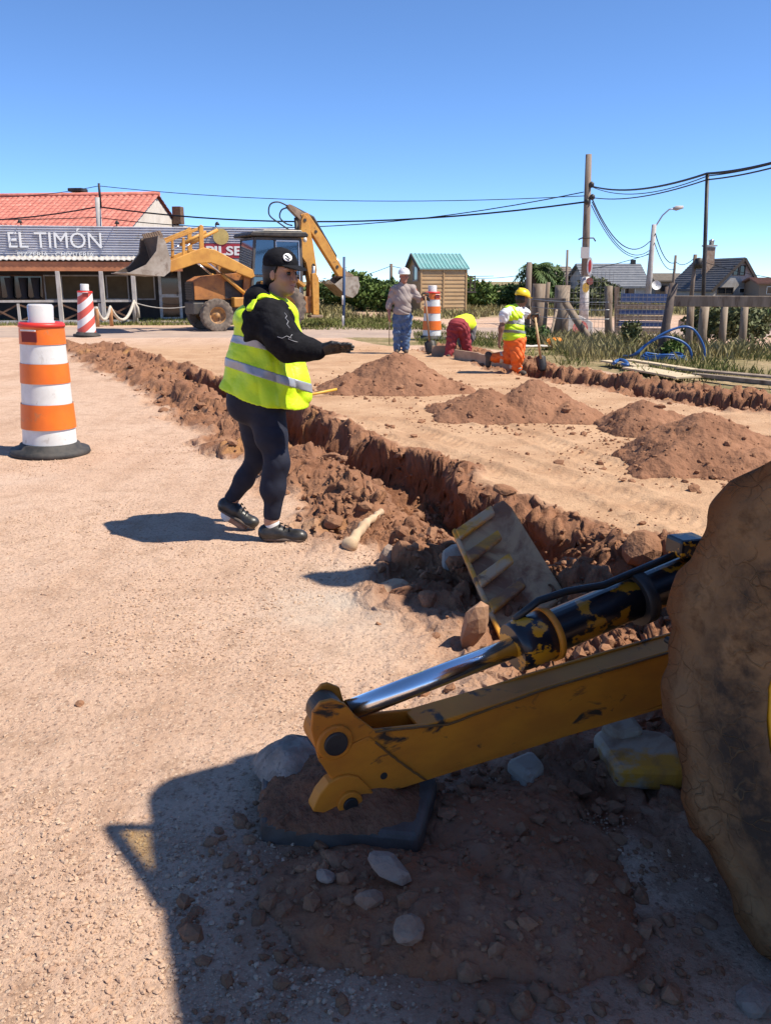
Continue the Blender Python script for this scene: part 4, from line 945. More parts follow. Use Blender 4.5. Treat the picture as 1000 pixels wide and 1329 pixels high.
# awning: corrugated sheet edge and orange fascia, porch behind
aw = MB(); n = 160; xs = np.linspace(-4, lx(240), n); za = zb0 + .03
V = []
for x in xs:
    w = .03 * math.sin(x * 2 * math.pi / .19)
    V += [(x, -.62, za + .05 + w), (x, -1.5, za - .10 + w)]
aw.add(V, [(2 * i, 2 * i + 1, 2 * i + 3, 2 * i + 2) for i in range(n - 1)], True); a_ = aw.build('awning_sheet', mat('pale_fibre_cement', (.52, .50, .47), .85, col2=(.40, .37, .34), scale=3), rest)
so_ = a_.modifiers.new('t', 'SOLIDIFY'); so_.thickness = .02
zf = lz(0, 352)
MB().box(((lx(240) - 4) / 2, -1.40, (zf + za - .17) / 2), (lx(240) + 4, .06, za - .17 - zf)).build('fascia_board', M_FASC, rest)
MB().box(((lx(240) - 4) / 2, -.25, -.02), (lx(240) + 4.2, 2.6, .14)).build('porch_floor', mat('porch_slab', (.33, .27, .22), .9, col2=(.25, .2, .17), scale=3), rest)
yp = -1.36
for px in (-60, -22, 77, 133, 174):
    MB().box((lx(px, -1.36) + .0, yp, zf / 2), (.15, .15, zf)).build('porch_post', M_PALEW, rest, bevel=.01)
for z in (lz(0, 390), .10):
    MB().box(((lx(170, -1.36) - 4) / 2, yp + .02, z), (lx(170, -1.36) + 4, .06, .08)).build('porch_rail', M_PALEW, rest)
bx_ = [-70, -22, 22, 77, 128, 172]
for px in (22, 128): MB().box((lx(px, -1.36), yp + .01, .38), (.09, .09, .70)).build('porch_baluster', M_PALEW, rest)
for i in range(len(bx_) - 1):
    a, b = lx(bx_[i], -1.36) + .06, lx(bx_[i + 1], -1.36) - .06
    for s in (0, 1):
        MB().beam((a, yp + .03 + .04 * s, .14 if s else .68), (b, yp + .03 + .04 * s, .68 if s else .14), .04, .06).build('cross_brace', M_BROWNW, rest)
def win(parent, x0, x1, z0, z1, y, fm, pm, name='window', t=.06, bars=(), d=.05):
    w = bpy.data.objects
    p = MB().box(((x0 + x1) / 2, y + .01, (z0 + z1) / 2), (x1 - x0, .02, z1 - z0)).build(name, pm, parent)
    f = MB()
    f.box(((x0 + x1) / 2, y - d / 2, z1 + t / 2 - .001), (x1 - x0 + 2 * t, d, t)); f.box(((x0 + x1) / 2, y - d / 2, z0 - t / 2 + .001), (x1 - x0 + 2 * t, d, t))
    f.box((x0 - t / 2, y - d / 2, (z0 + z1) / 2), (t, d, z1 - z0 - .004)); f.box((x1 + t / 2, y - d / 2, (z0 + z1) / 2), (t, d, z1 - z0 - .004))
    for bxx in bars: f.box((bxx, y - d / 2, (z0 + z1) / 2), (t * .7, d * .9, z1 - z0 - .006))
    each(f, 'frame', fm, p); return p
yw = 1.19
zt_, zb_ = lz(0, 358), lz(0, 388) - .02
for a, b, pm in ((-50, -12, M_PANE), (2, 56, M_PANE), (60, 78, M_BLIND), (82, 129, M_BLIND), (140, 166, M_BLIND), (178, 200, M_BLIND)):
    win(rest, lx(a, 1.19), lx(b, 1.19), zb_, zt_, yw, M_BROWNW if pm is M_PANE else M_PALEW, pm, t=.05)
for px in (14, 32, 48):
    cu_ = MB(); x = lx(px, 1.19); cu_.lathe([(.16, zt_ - .05), (.10, .95), (.17, zb_ + .02)], c=(x, yw - .12, 0), n=10); cu_.build('curtain', mat('grey_curtain', (.07, .06, .065), .9), rest)
dx0, dx1 = lx(210, 1.19), lx(232, 1.19)
dr_ = win(rest, dx0, dx1, .12, 1.98, yw, M_WHITE, M_PANE, 'door', .11, (), .06)
MB().box(((dx0 + dx1) / 2, yw - .03, .95), (dx1 - dx0 - .004, .055, .12)).build('door_rail', M_WHITE, dr_)
MB().box((dx1 - .06, yw - .08, 1.02), (.03, .06, .14)).build('handle', M_BLACK, dr_)
# --- red-tiled house behind
hx = D(206, 300, 42.0).x
house = empty('house', 'cream house with a red clay tile roof rising behind the restaurant sign', 'house', (hx, 42.0, 0), R(-7))
zr = D(100, 253, 42).z; ze = 3.55; LEN = 14
MB().prism([(0, -3.6, 0), (0, 3.6, 0), (0, 3.6, ze), (0, 0, zr - .12), (0, -3.6, ze)], (-LEN, 0, 0)).build('wall', M_PLAST, house)
nx_, ny_ = 360, 100; U = np.linspace(0, LEN + .1, nx_); T_ = np.linspace(0, 1, ny_)
UU, TT_ = np.meshgrid(U, T_, indexing='ij'); rows = 13
zt_l = ze - .08 + (zr - ze + .08) * (1 - TT_) ; wave = .05 * np.abs(np.sin(UU * math.pi / .27)) + .035 * ((TT_ * rows) % 1)
for sgn_, nm in ((-1, 'roof'), (1, 'roof')):
    V = np.stack([.12 - UU, sgn_ * 3.85 * TT_, zt_l + wave], -1).reshape(-1, 3); idx = np.arange(nx_ * ny_).reshape(nx_, ny_)
    qd = np.stack([idx[:-1, :-1], idx[:-1, 1:], idx[1:, 1:], idx[1:, :-1]], -1).reshape(-1, 4)
    if sgn_ < 0: rf_ = npmesh('roof_tiles', V, qd, M_TILE, house, smooth=False); tag(rf_, kind='stuff')
    else: rf_ = npmesh('roof_tiles', V, qd[:, ::-1], M_TILE, house, smooth=False); tag(rf_, kind='stuff')
MB().tube([(.15, 0, zr + .05), (-LEN, 0, zr + .05)], .11, 8).build('ridge_cap', M_TILE, house)
cx_ = D(92, 250, 42).x - hx
MB().box((cx_, .3, zr - .3), (.5, .5, .9)).build('chimney', M_BLACK, house, bevel=.04)
MB().box((cx_, .3, zr + .28), (.7, .66, .16)).build('chimney_cap', M_BLACK, house, bevel=.04)
MB().box((.25, 2.0, 4.55), (.42, .5, .8)).build('water_heater', M_BROWNW, house, bevel=.02)
MB().box((.30, 2.1, 3.85), (.5, .6, .5)).build('air_conditioner', M_PLAST, house, bevel=.02)
# --- rope barrier before the restaurant
rope_pts = []
rb_ = []
for px, py, h_, dm in ((127, 424, .62, .13), (145, 423, .62, .13), (176, 420, .78, .16)):
    p = G(px, py); p.z = gz(p.x, p.y); rb_.append((p, h_))
    b_ = MB().lathe([(dm * .5, -.05), (dm * .5, h_ - .02), (dm * .42, h_)], n=14).build('bollard', M_BOLL if px < 170 else M_PALEW); b_.location = p
    tag(b_, {127: 'left orange log bollard carrying the pale rope before the restaurant', 145: 'middle orange log bollard between the two dips of the pale rope', 176: 'pale grey log bollard at the right end of the rope'}[px], 'bollard', 'log bollards with rope')
rp = []
seq = [(rb_[0][0] + Vector((-1.0, .1, .3)), 0)] if False else []
P_ = [rb_[0][0] + Vector((-.12, -.1, .50)), rb_[0][0] + Vector((0, -.12, .60))]
pts = []
def sag(a, b, d, n=12, inc=True):
    return [a.lerp(b, t) - Vector((0, 0, d * 4 * t * (1 - t))) for t in np.linspace(0, 1, n)]
tops = [p + Vector((0, -.02, h_ + .03)) for p, h_ in rb_]
pts = sag(tops[0] + Vector((-.1, 0, -.12)), tops[0], -.02, 4) + sag(tops[0], tops[1], .42)[1:] + sag(tops[1], tops[2], .55)[1:] + [tops[2] + Vector((.12, 0, -.25)), tops[2] + Vector((.14, 0, -.6))]
tag(MB().tube(pts, .055, 8).build('rope', M_ROPE), 'thick pale rope draped in loops over the log bollards', 'rope')
rst = MB().tube(sag(tops[2] + Vector((0, 0, -.05)), tops[2] + Vector((2.1, .2, -.15)), .16, 14), .02, 6).build('chain', M_PALEW); tag(rst, 'thin pale chain hanging from the grey bollard towards the restaurant door', 'chain')

# --- generic gabled house: x along the near eave, y away from us, gable ends at x=0 and x=L
def gable(name, label, cat, loc, rz, L, Dp, hf, hb, ry, rh, mw, mr, over=.3, th=.12, roofn=None, roof_pitch=.3):
    root = empty(name, label, cat, loc, rz)
    MB().prism([(0, 0, -.3), (0, Dp, -.3), (0, Dp, hb), (0, ry, rh), (0, 0, hf)], (L, 0, 0)).build('wall', mw, root)
    for (y0, z0, y1, z1) in ((0, hf, ry, rh), (Dp, hb, ry, rh)):
        d = Vector((0, y0 - y1, z0 - z1)).normalized(); e = Vector((0, y0, z0)) + d * over; r_ = Vector((0, y1, z1)) ; up_ = Vector((0, 0, th * .35))
        rp_ = MB().prism([r_ + up_, e + up_, e + up_ + Vector((0, 0, th)), r_ + up_ + Vector((0, 0, th))], (1, 0, 0))
        rp_.v = [(v[0] * (L + 2 * over) - over, v[1], v[2]) for v in rp_.v]; rp_ = rp_.build('roof', mr, root)
        if roofn:
            k = int((L + 2 * over) / roofn); rb = MB()
            for i in range(k + 1):
                x = -over + .02 + i * (L + 2 * over - .04) / k
                rb.beam(Vector((x, 0, 0)) + r_ + up_ + Vector((0, 0, th)), Vector((x, 0, 0)) + e + up_ + Vector((0, 0, th)), .05, .05)
            tag(rb.build('roof_ribs', mr, rp_), kind='stuff')
        else:
            k = max(3, int((e - r_).length / roof_pitch)); rb = MB()
            for i in range(k):
                a = r_.lerp(e, (i + .02) / k); b = r_.lerp(e, (i + 1) / k)
                rb.prism([a + up_ + Vector((-over, 0, th)), b + up_ + Vector((-over, 0, th)), b + up_ + Vector((-over, 0, th + .05)), a + up_ + Vector((-over, 0, th + .01))], (L + 2 * over, 0, 0))
            tag(rb.build('roof_courses', mr, rp_), kind='stuff')
    return root
def place(px, Y): p = D(px, 380, Y); return (p.x, Y, -.02)
M_SIDE = mat('tan_wood_siding', (0.54, 0.35, 0.18), 0.75, col2=(0.46, 0.285, 0.14), scale=3, stretch=(.4, 1, 1))
M_TEAL = mat('teal_metal_roof', (0.20, 0.42, 0.40), 0.4, 0.2, col2=(0.28, 0.48, 0.46), scale=2)
M_SLATE = mat('grey_roof_tiles', (0.135, 0.145, 0.165), 0.7, col2=(0.18, 0.185, 0.20), scale=2.5, col3=(.10, .10, .11), scale3=6)
M_THATCH = mat('brown_roof', (0.17, 0.14, 0.11), 0.9, col2=(0.23, 0.19, 0.15), scale=3)
M_DROOF = mat('charcoal_roof', (0.055, 0.057, 0.066), 0.7, col2=(0.085, 0.085, 0.095), scale=2.5)
M_GWALL = mat('pale_grey_render', (0.44, 0.41, 0.38), 0.9, col2=(0.34, 0.31, 0.28), scale=2)
M_TRIM = mat('dark_brown_trim', (0.06, 0.045, 0.035), 0.7)
cz = D(560, 348, 44).z; cr = D(535, 330, 45).z
cab = gable('cabin', 'small tan timber cabin with a teal metal roof in the middle distance', 'cabin', place(546, 44), R(14), 2.32, 4.2, cz, 1.0, 1.4, cr, M_SIDE, M_TEAL, .12, .06, .19)
sb_ = MB()
for k in range(int((cz - .1) / .19)): sb_.prism([(0.04, -.004, .08 + k * .19), (0.04, -.035, .085 + k * .19), (.04, -.012, .262 + k * .19), (.04, -.004, .262 + k * .19)], (2.24, 0, 0))
tag(sb_.build('siding_boards', M_SIDE, cab), kind='stuff')
for x in (.0, 1.15, 2.32): MB().box((x, -.03, cz / 2), (.07, .05, cz)).build('corner_board', M_SIDE, cab)
def side_win(parent, y0, y1, z0, z1, fm):
    p = MB().box((-.012, (y0 + y1) / 2, (z0 + z1) / 2), (.02, y1 - y0, z1 - z0)).build('window', M_PANE, parent); f = MB()
    for (yy_, zz_, dy_, dz_) in (((y0 + y1) / 2, z1, y1 - y0 + .1, .07), ((y0 + y1) / 2, z0, y1 - y0 + .1, .07), (y0, (z0 + z1) / 2, .07, z1 - z0), (y1, (z0 + z1) / 2, .07, z1 - z0)): f.box((-.03, yy_, zz_), (.05, dy_, dz_))
    each(f, 'frame', fm, p)
side_win(cab, .5, 1.3, 1.55, 2.25, M_PALEW)
for s_, (y0, z0) in enumerate(((0, cz), (4.2, 1.0))):
    MB().beam((-.14, y0 + (-.12 if s_ == 0 else .12), z0 - .05), (-.14, 1.4, cr + .02), .05, .16).build('barge_board', M_TRIM, cab)
bal = MB()
for z in (1.15, 1.45, 1.75): bal.box((2.62, .25, z), (.5, .05, .05))
for x in (2.40, 2.62, 2.85): bal.box((x, .22, 1.40), (.05, .05, .8))
bal.box((2.62, .6, 1.0), (.6, .9, .06)); each(bal, 'balcony_rail', M_TRIM, cab)
# grey tiled house
gh = gable('house', 'house with a long grey tiled roof left of the concrete lamp post', 'house', place(762, 62), R(4), 4.2, 6.0, 1.15, 1.15, 2.4, D(790, 344, 64.4).z, M_GWALL, M_SLATE, .25, .1, None, .28)
MB().box((3.9, 2.4, D(790, 344, 64.4).z + .2), (.3, .3, .4)).build('chimney', M_BLACK, gh)
side_win(gh, 1.0, 1.7, .9, 1.8, M_WHITE); win(gh, .8, 1.5, .5, 1.05, -.005, M_WHITE, M_PANE, t=.05); win(gh, 2.6, 3.3, .5, 1.05, -.005, M_WHITE, M_PANE, t=.05)
bh = gable('house', 'weathered brown roofed house behind the leaning fence posts', 'house', place(712, 66), R(12), 2.3, 5.0, 1.3, 1.2, 2.2, D(728, 348, 68).z, M_THATCH, M_THATCH, .2, .12, None, .25)
side_win(bh, 1.2, 2.2, .8, 1.7, M_TRIM)
# charcoal roofed house with its gable towards us
def front_gable(name, label, loc, rz, wd, ln, he, ha, m_w, m_r, ax=None):   # gable face in x-z, ridge runs away along y
    root = empty(name, label, 'house', loc, rz); ax = wd / 2 if ax is None else ax
    MB().prism([(0, 0, -.3), (wd, 0, -.3), (wd, 0, he), (ax, 0, ha), (0, 0, he)], (0, ln, 0)).build('wall', m_w, root)
    for (x0, x1) in ((0, ax), (wd, ax)):
        sg0 = -1 if x0 < x1 else 1; e = Vector((x0 + sg0 * .3, -.25, he - .3 * (ha - he) / abs(x1 - x0))); r_ = Vector((x1, -.25, ha)); u = Vector((0, 0, .16))
        rf_ = MB().prism([r_ + u * .1, e + u * .1, e + u, r_ + u], (0, ln + .5, 0)).build('roof', m_r, root)
        rb = MB(); k = 14
        for i in range(k):
            a = r_.lerp(e, (i + .02) / k); b = r_.lerp(e, (i + 1) / k); rb.prism([a + u, b + u, b + u + Vector((0, 0, .06)), a + u + Vector((0, 0, .01))], (0, ln + .5, 0))
        tag(rb.build('roof_courses', m_r, rf_), kind='stuff')
        MB().beam(e + Vector((0, -.04, .06)), r_ + Vector((0, -.04, .06)), .06, .22).build('barge_board', M_TRIM, root)
    return root
Yh = 74; zA = D(962, 336, Yh).z; pA = D(925, 380, Yh); pB = D(987, 380, Yh)
ah = front_gable('house', 'pale house with a steep charcoal roof and brick chimney at the far right', (pA.x, Yh, -.02), R(11), (pB.x - pA.x) * 1.06, 7.2, D(960, 374, Yh).z, zA, M_GWALL, M_DROOF, (pB.x - pA.x) * .62)
W_ = (pB.x - pA.x)
for a, b, z0, z1 in ((.42, .52, 2.05, 2.75), (.57, .67, 2.05, 2.75), (.10, .44, .55, 1.0), (.60, .82, .62, .95)):
    win(ah, W_ * a, W_ * b, z0, z1, -.005, M_TRIM if z0 > 2 or a < .2 else M_WHITE, M_PANE, t=.06, bars=(W_ * (a + b) / 2,) if z0 < 2 else ())
chx = MB().box((W_ * .36, 3.6, zA - .2), (.75, .7, 2.6)).build('chimney', mat('brick_chimney', (.30, .19, .13), .9, col2=(.42, .31, .23), scale=5), ah)
MB().box((W_ * .36, 3.6, zA + 1.2), (.95, .9, .12)).build('chimney_cap', M_GWALL, ah); MB().lathe([(.2, 0), (.2, .3), (.3, .34), (.02, .5)], c=(W_ * .4, 3.6, zA + 1.26), n=10).build('chimney_cowl', M_ALU, ah)
rh_ = gable('house', 'brown tiled bungalow cut off by the right picture edge', 'house', place(984, 70), R(-8), 4.5, 5, 1.3, 1.3, 2.5, D(990, 362, 72).z, mat('brown_wall', (.26, .2, .15), .9), mat('brown_tiles', (.26, .13, .09), .85, col2=(.2, .1, .07), scale=3), .25, .1, None, .28)
win(rh_, .6, 1.3, .6, 1.1, -.005, M_WHITE, M_PANE, t=.05)
sh_ = gable('shed', 'low brown shed just right of the concrete lamp post', 'shed', place(850, 85), 0, 2.6, 4, 1.5, 1.5, 2, 2.15, M_THATCH, M_THATCH, .2, .1)
win(sh_, .5, 1.0, .6, 1.1, -.005, M_TRIM, M_PANE, t=.05)

# --- poles
M_POLE = mat('weathered_pole', (0.17, 0.125, 0.095), 0.9, col2=(0.25, 0.195, 0.155), scale=7, stretch=(1, 1, .15), col3=(.08, .06, .05), scale3=10)
M_CONC = mat('pole_concrete', (0.45, 0.42, 0.40), 0.9, col2=(0.36, 0.33, 0.31), scale=4)
M_WIRE = mat('black_cable', (0.015, 0.015, 0.017), 0.6)
def pole(name, label, cat, px0, py0, px1, py1, Y, r0, r1, m, zb=None, group=None):
    b = D(px0, py0, Y); t = D(px1, py1, Y); zg = gz(b.x, b.y) - .1 if zb is None else zb
    if zb is None: k = (b.z - zg) / max(t.z - b.z, .1); b = b - (t - b) * k
    root = empty(name, label, cat, b, 0, group)
    MB().tube([(0, 0, 0), (t - b) * .5, t - b], [r0, (r0 + r1) / 2, r1], 12).build('shaft', m, root); return root, b, t
mp, mb_, mt_ = pole('utility_pole', 'tall weathered wooden utility pole hung with cables, signs and a white painted foot', 'utility pole', 757, 415, 763.5, 200, 32.0, .16, .105, M_POLE)
ax_ = (mt_ - mb_).normalized()
MB().tube([ax_ * .02, ax_ * 1.75], [.168, .155], 14).build('white_paint_band', mat('chalky_white_band', (.60, .58, .55), .9, col2=(.36, .32, .29), scale=8), mp)
def on_pole(px, py): p = D(px, py, 32.0); return p - mb_
for nm, px, py, w, h, m in (('square_plate', 757, 328, .30, .38, mat('faded_white_plate', (.55, .52, .48), .7)), ('round_sign', 763, 345.5, .20, .62, M_WHITE), ('round_sign', 758, 373, .24, .34, mat('amber_sign', (.55, .33, .05), .5)), ('round_sign', 763, 365, .26, .26, mat('dull_red_sign', (.25, .08, .06), .6))):
    c = on_pole(px, py) + Vector((0, -.22, 0))
    if nm == 'square_plate': MB().box(c, (w, .02, h)).build(nm, m, mp)
    else:
        o_ = MB().lathe([(.5, -.01), (.5, .01)], n=20, M=RX(math.pi / 2), smooth=False); o_.v = [(v[0] * w + c.x, v[1] + c.y, v[2] * h + c.z) for v in o_.v]; o_ = o_.build(nm, m, mp)
        if py == 345.5: o2 = MB().lathe([(.5, -.01), (.5, .01)], n=20, M=RX(math.pi / 2), smooth=False); o2.v = [(v[0] * w * .5 + c.x, v[1] + c.y - .012, v[2] * h * .7 + c.z) for v in o2.v]; o2.build('red_symbol', mat('sign_red', (.5, .03, .03), .5), o_)
MB().tube([on_pole(749, 311) + Vector((0, -.15, 0)), on_pole(753, 309) + Vector((0, -.2, 0)), on_pole(768, 309) + Vector((0, -.2, 0)), on_pole(771, 313) + Vector((0, -.15, 0))], .025, 6).build('cable_bracket', M_BLACK, mp)
for px, py in ((766, 240), (767, 256), (760, 262)): MB().lathe([(.03, -.1), (.09, -.05), (.09, .05), (.03, .1)], c=on_pole(px, py) + Vector((0, -.14, 0)), n=10).build('cable_clamp', M_BLACK, mp)
lp, lb_, lt_ = pole('lamp_post', 'leaning concrete street lamp post with a long curved arm', 'street lamp', 840.5, 380, 848.5, 291, 44, .17, .11, M_CONC)
a0 = lt_ - lb_ - Vector((0, 0, .2)); a1 = D(868, 271.5, 44) - lb_; a2 = D(886, 268.5, 44) - lb_
MB().tube([a0, a0.lerp(a1, .6) + Vector((-.03, 0, .08)), a1, a1.lerp(a2, .5)], .035, 8).build('lamp_arm', M_ALU, lp)
MB().tube([a1.lerp(a2, .25), a1.lerp(a2, .5), a2], [.05, .12, .07], 10).build('lamp_head', M_CONC, lp)
MB().lathe([(.02, -.07), (.22, 0), (.235, .015)], c=D(841, 370, 44) - lb_ + Vector((.3, -.3, 0)), n=18, M=RX(1.2), close=False).build('satellite_dish', M_WHITE, lp)
bp_, bb_, bt_ = pole('thin_pole', 'thin black steel pole standing alone behind the rail fence', 'pole', 912, 388, 917.5, 226, 19.5, .045, .04, M_BLACK)
for args in (('utility_pole', 'short wooden pole rising behind the leaning fence posts', 'utility pole', 734, 400, 736, 324, 40, .06, .05, M_POLE), ('utility_pole', 'slim wooden pole between the lamp post and the charcoal roofed house', 'utility pole', 871, 390, 876.5, 331, 58, .10, .08, M_POLE), ('utility_pole', 'wooden pole by the brown stump behind the worker in the yellow helmet', 'utility pole', 683, 430, 686.5, 340, 24, .09, .075, M_POLE), ('utility_pole', 'short dark pole left of the timber cabin', 'utility pole', 507.5, 390, 507.5, 342, 52, .1, .09, M_POLE), ('utility_pole', 'short dark pole between the cabin and the palm', 'utility pole', 626, 390, 626.5, 362, 60, .12, .1, M_POLE)):
    pole(*args)
tp_, tb_, tt_ = pole('utility_pole', 'wooden pole with a transformer in front of the charcoal roofed house', 'utility pole', 896, 392, 902, 330, 48, .12, .1, M_POLE)
MB().lathe([(.05, -.02), (.2, 0), (.2, .5), (.05, .55)], c=D(904, 342, 48) - tb_ + Vector((0, -.25, -.25)), n=12).build('transformer', M_BLACK, tp_)
sp_, sb0, st0 = pole('signpost', 'thin blue and white painted post on the grass behind the digging bucket', 'post', 445.5, 424, 446.5, 333, 29.5, .045, .045, mat('blue_post_paint', (.03, .07, .16), .5))
for z0_, z1_ in ((.15, .5), (.85, 1.15)): MB().tube([(0, 0, z0_), (0, 0, z1_)], .048, 10).build('white_band', M_WHITE, sp_)
cp_, cb_, ct_ = pole('utility_pole', 'square concrete pole rising behind the restaurant sign', 'utility pole', 129, 297, 126.5, 256, 38, .13, .11, M_CONC)
MB().tube([ct_ - cb_ + Vector((.1, 0, -.4)), ct_ - cb_ + Vector((.1, 0, .55))], .05, 8).build('cable_mast', M_BLACK, cp_)
# --- wires
def wire(label, pts, r, sags, n=18):
    P_ = []
    for i in range(len(pts) - 1):
        s_ = sag(Vector(pts[i]), Vector(pts[i + 1]), sags[i], n); P_ += s_ if not P_ else s_[1:]
    return tag(MB().tube(P_, r, 5).build('power_cable', M_WIRE), label, 'cable', 'overhead cables')
W3 = D
wire('thin uppermost cable over the red roof and the digger to the wooden pole', [W3(-80, 252, 40), W3(128, 241, 38), W3(758, 254, 32)], .014, [.25, .35])
wire('thick black cable crossing behind the raised digger boom', [W3(-90, 286, 41), W3(127, 268, 38), W3(758, 262, 32)], .030, [.2, .62])
wire('second black cable just under the thick one, crossing behind the boom', [W3(-90, 284, 41), W3(127, 282, 38), W3(757, 249, 32)], .018, [.05, .75])
wire('thick bundled cable climbing from the wooden pole to the upper right corner', [W3(766, 241, 32), W3(917, 225, 19.5), W3(1120, 170, 14)], .026, [.22, .12])
wire('lower of the cables climbing to the right edge', [W3(767, 256, 32), W3(917, 233, 19.5), W3(1120, 178, 14)], .016, [.18, .1])
wire('thin cable lying just under the thick bundle on the right', [W3(767, 242, 32), W3(918, 228, 19.5), W3(1120, 172, 14)], .012, [.30, .1])
wire('outer drooping cable from the wooden pole to the lamp post', [W3(768, 258, 32), W3(843, 313, 43.8)], .022, [.9])
wire('middle drooping cable from the wooden pole to the lamp post', [W3(768, 262, 32), W3(842, 325, 43.8)], .018, [.8])
wire('inner drooping cable from the wooden pole to the lamp post', [W3(767, 266, 32), W3(841, 329, 43.8)], .016, [.75])
wire('cable running from the lamp post down to the slim pole', [W3(850, 303, 43.8), W3(876, 340, 57.8)], .025, [.5])
wire('lower cable running from the lamp post down to the slim pole', [W3(849, 315, 43.8), W3(876, 348, 57.8)], .02, [.5])
wire('cable joining the slim pole to the transformer pole', [W3(877, 340, 57.8), W3(901, 334, 48)], .02, [.25])
wire('faint cable from the transformer pole off to the right edge', [W3(902, 336, 48), W3(1100, 368, 40)], .016, [.3])
wire('thin slack cable from the lamp post across to the leaning fence posts', [W3(841, 330, 43.8), W3(700, 352, 60), W3(600, 360, 60)], .018, [.3, .2])
wire('faint cable above the bushes left of the cabin', [W3(420, 368, 60), W3(507, 345, 52), W3(640, 358, 62)], .018, [.15, .2])

# --- fence of rough posts, braces and a rail (right)
M_FP = mat('grey_fence_wood', (0.20, 0.145, 0.10), 0.9, col2=(0.32, 0.25, 0.185), scale=6, stretch=(1, 1, .2), col3=(.10, .065, .045), scale3=9)
fr = empty('post_fence', 'rough grey post and wire fence with a leaning brace behind the kneeling worker', 'fence', (6.5, 21.5, 0))
def stake(name, a, b, w, par, m=M_FP, w2=None):
    a = Vector(a); b = Vector(b); mid = a.lerp(b, .5) + Vector((random.uniform(-.02, .02), 0, 0))
    o = MB().tube([a, mid, b], [w / 2, w * .48, (w2 or w) / 2 * .95], 9).build(name, m, None, bevel=.0); return under(o, par)
def g0(px, py, Y=None): p = G(px, py); p.z = gz(p.x, p.y) - .08; return p
fps = [(727, 441, 730, 370, .42), (697, 436, 700, 368, .40), (790, 447, 790, 371, .19), (704, 440, 711, 366, .12)]
for (x0, y0, x1, y1, w) in fps:
    b = g0(x0, y0); stake('post', b, D(x1, y1, b.y), w, fr)
bb = g0(773, 451); stake('brace', bb, D(733, 392, bb.y + .6), .18, fr)
bb = g0(712, 446); stake('brace', bb, D(722, 402, bb.y + .9), .07, fr)
for ya, yb in ((388, 392), (398, 402), (410, 414)):
    under(MB().tube(sag(D(690, ya, 21.6), D(790, yb, 20), .03, 6), .008, 4).build('fence_wire', M_ALU), fr)
under(MB().beam(D(690, 389, 21.7), D(735, 390, 21.0), .08, .10).build('rail', M_FP), fr)
M_MESH = mat('thin_wire', (.30, .28, .26), .5, .5)
def wire_mesh(par, a, b, z0, z1, st, r=.004):
    mb = MB(); a = Vector(a); b = Vector(b); L_ = (b - a).length; n = int(L_ / st)
    for i in range(n + 1):
        p = a.lerp(b, i / n); mb.tube([(p.x, p.y, z0), (p.x, p.y, z1)], r, 3, False)
    for k in range(int((z1 - z0) / st) + 1): mb.tube([(a.x, a.y, z0 + k * st), (b.x, b.y, z0 + k * st)], r, 3, False)
    o = under(mb.build('wire_mesh', M_MESH), par); tag(o, kind='stuff'); return o
p0 = g0(727, 441); p1 = g0(790, 447); wire_mesh(fr, p0, p1, .1, 1.75, .14)
gt = empty('gate', 'wooden gate with wide blue slats behind wire mesh', 'gate', (9.0, 27, 0))
M_BLUE = mat('blue_slat_paint', (0.020, 0.050, 0.145), 0.6, col2=(0.035, 0.075, 0.19), scale=5)
YG = 26.0
for (ya, yb, m, nm) in ((380.5, 392, M_BLUE, 'blue_slat'), (394, 400, M_FP, 'rail'), (401, 408, M_BLUE, 'blue_slat'), (409, 415, M_FP, 'rail'), (416, 423, M_BLUE, 'blue_slat'), (425, 432, M_FP, 'rail')):
    x0 = {380.5: 805, 401: 803, 416: 802}.get(ya, 797); x1 = 866
    a, b = D(x0, (ya + yb) / 2, YG), D(x1, (ya + yb) / 2 + 1, YG); hh = D(x0, ya, YG).z - D(x0, yb, YG).z
    under(MB().beam(a, b, .04 if m is M_BLUE else .05, hh).build(nm, m), gt)
for px in (800, 866): under(MB().beam(D(px, 372, YG + .06), D(px, 436, YG + .06), .12, .12).build('post', M_FP), gt)
wire_mesh(gt, D(800, 400, YG - .06), D(866, 400, YG - .06), .1, 1.15, .12, .005)
rl = empty('rail_fence', 'heavy weathered plank fence with a dark leaning end post beside the blue hose', 'fence', (6.2, 17, 0))
b = g0(855, 470); stake('post', b, D(874, 368, b.y + .25), .17, rl, mat('dark_wet_post', (.07, .05, .045), .8, col2=(.12, .09, .07), scale=6))
under(MB().beam(D(867, 390.5, 17.1), D(1040, 391.5, 16.4), .10, .20).build('top_plank', M_FP, None, bevel=.01), rl)
for px, py0, py1, Y in ((893, 440, 392, 19.0), (911, 446, 398, 18.6), (937, 440, 395, 19), (963, 444, 397, 18.6)):
    p = D(px, py0, Y); p.z = gz(p.x, p.y) - .1; stake('post', p, D(px + 3, py1, Y), .16 if px != 911 else .2, rl)
for px0, px1, py in ((880, 930, 420), (925, 1000, 424)): under(MB().beam(D(px0, py, 24), D(px1, py + 1, 23.5), .06, .2).build('lower_plank', mat('pale_plank', (.42, .34, .25), .85, col2=(.3, .24, .18), scale=6)), rl)
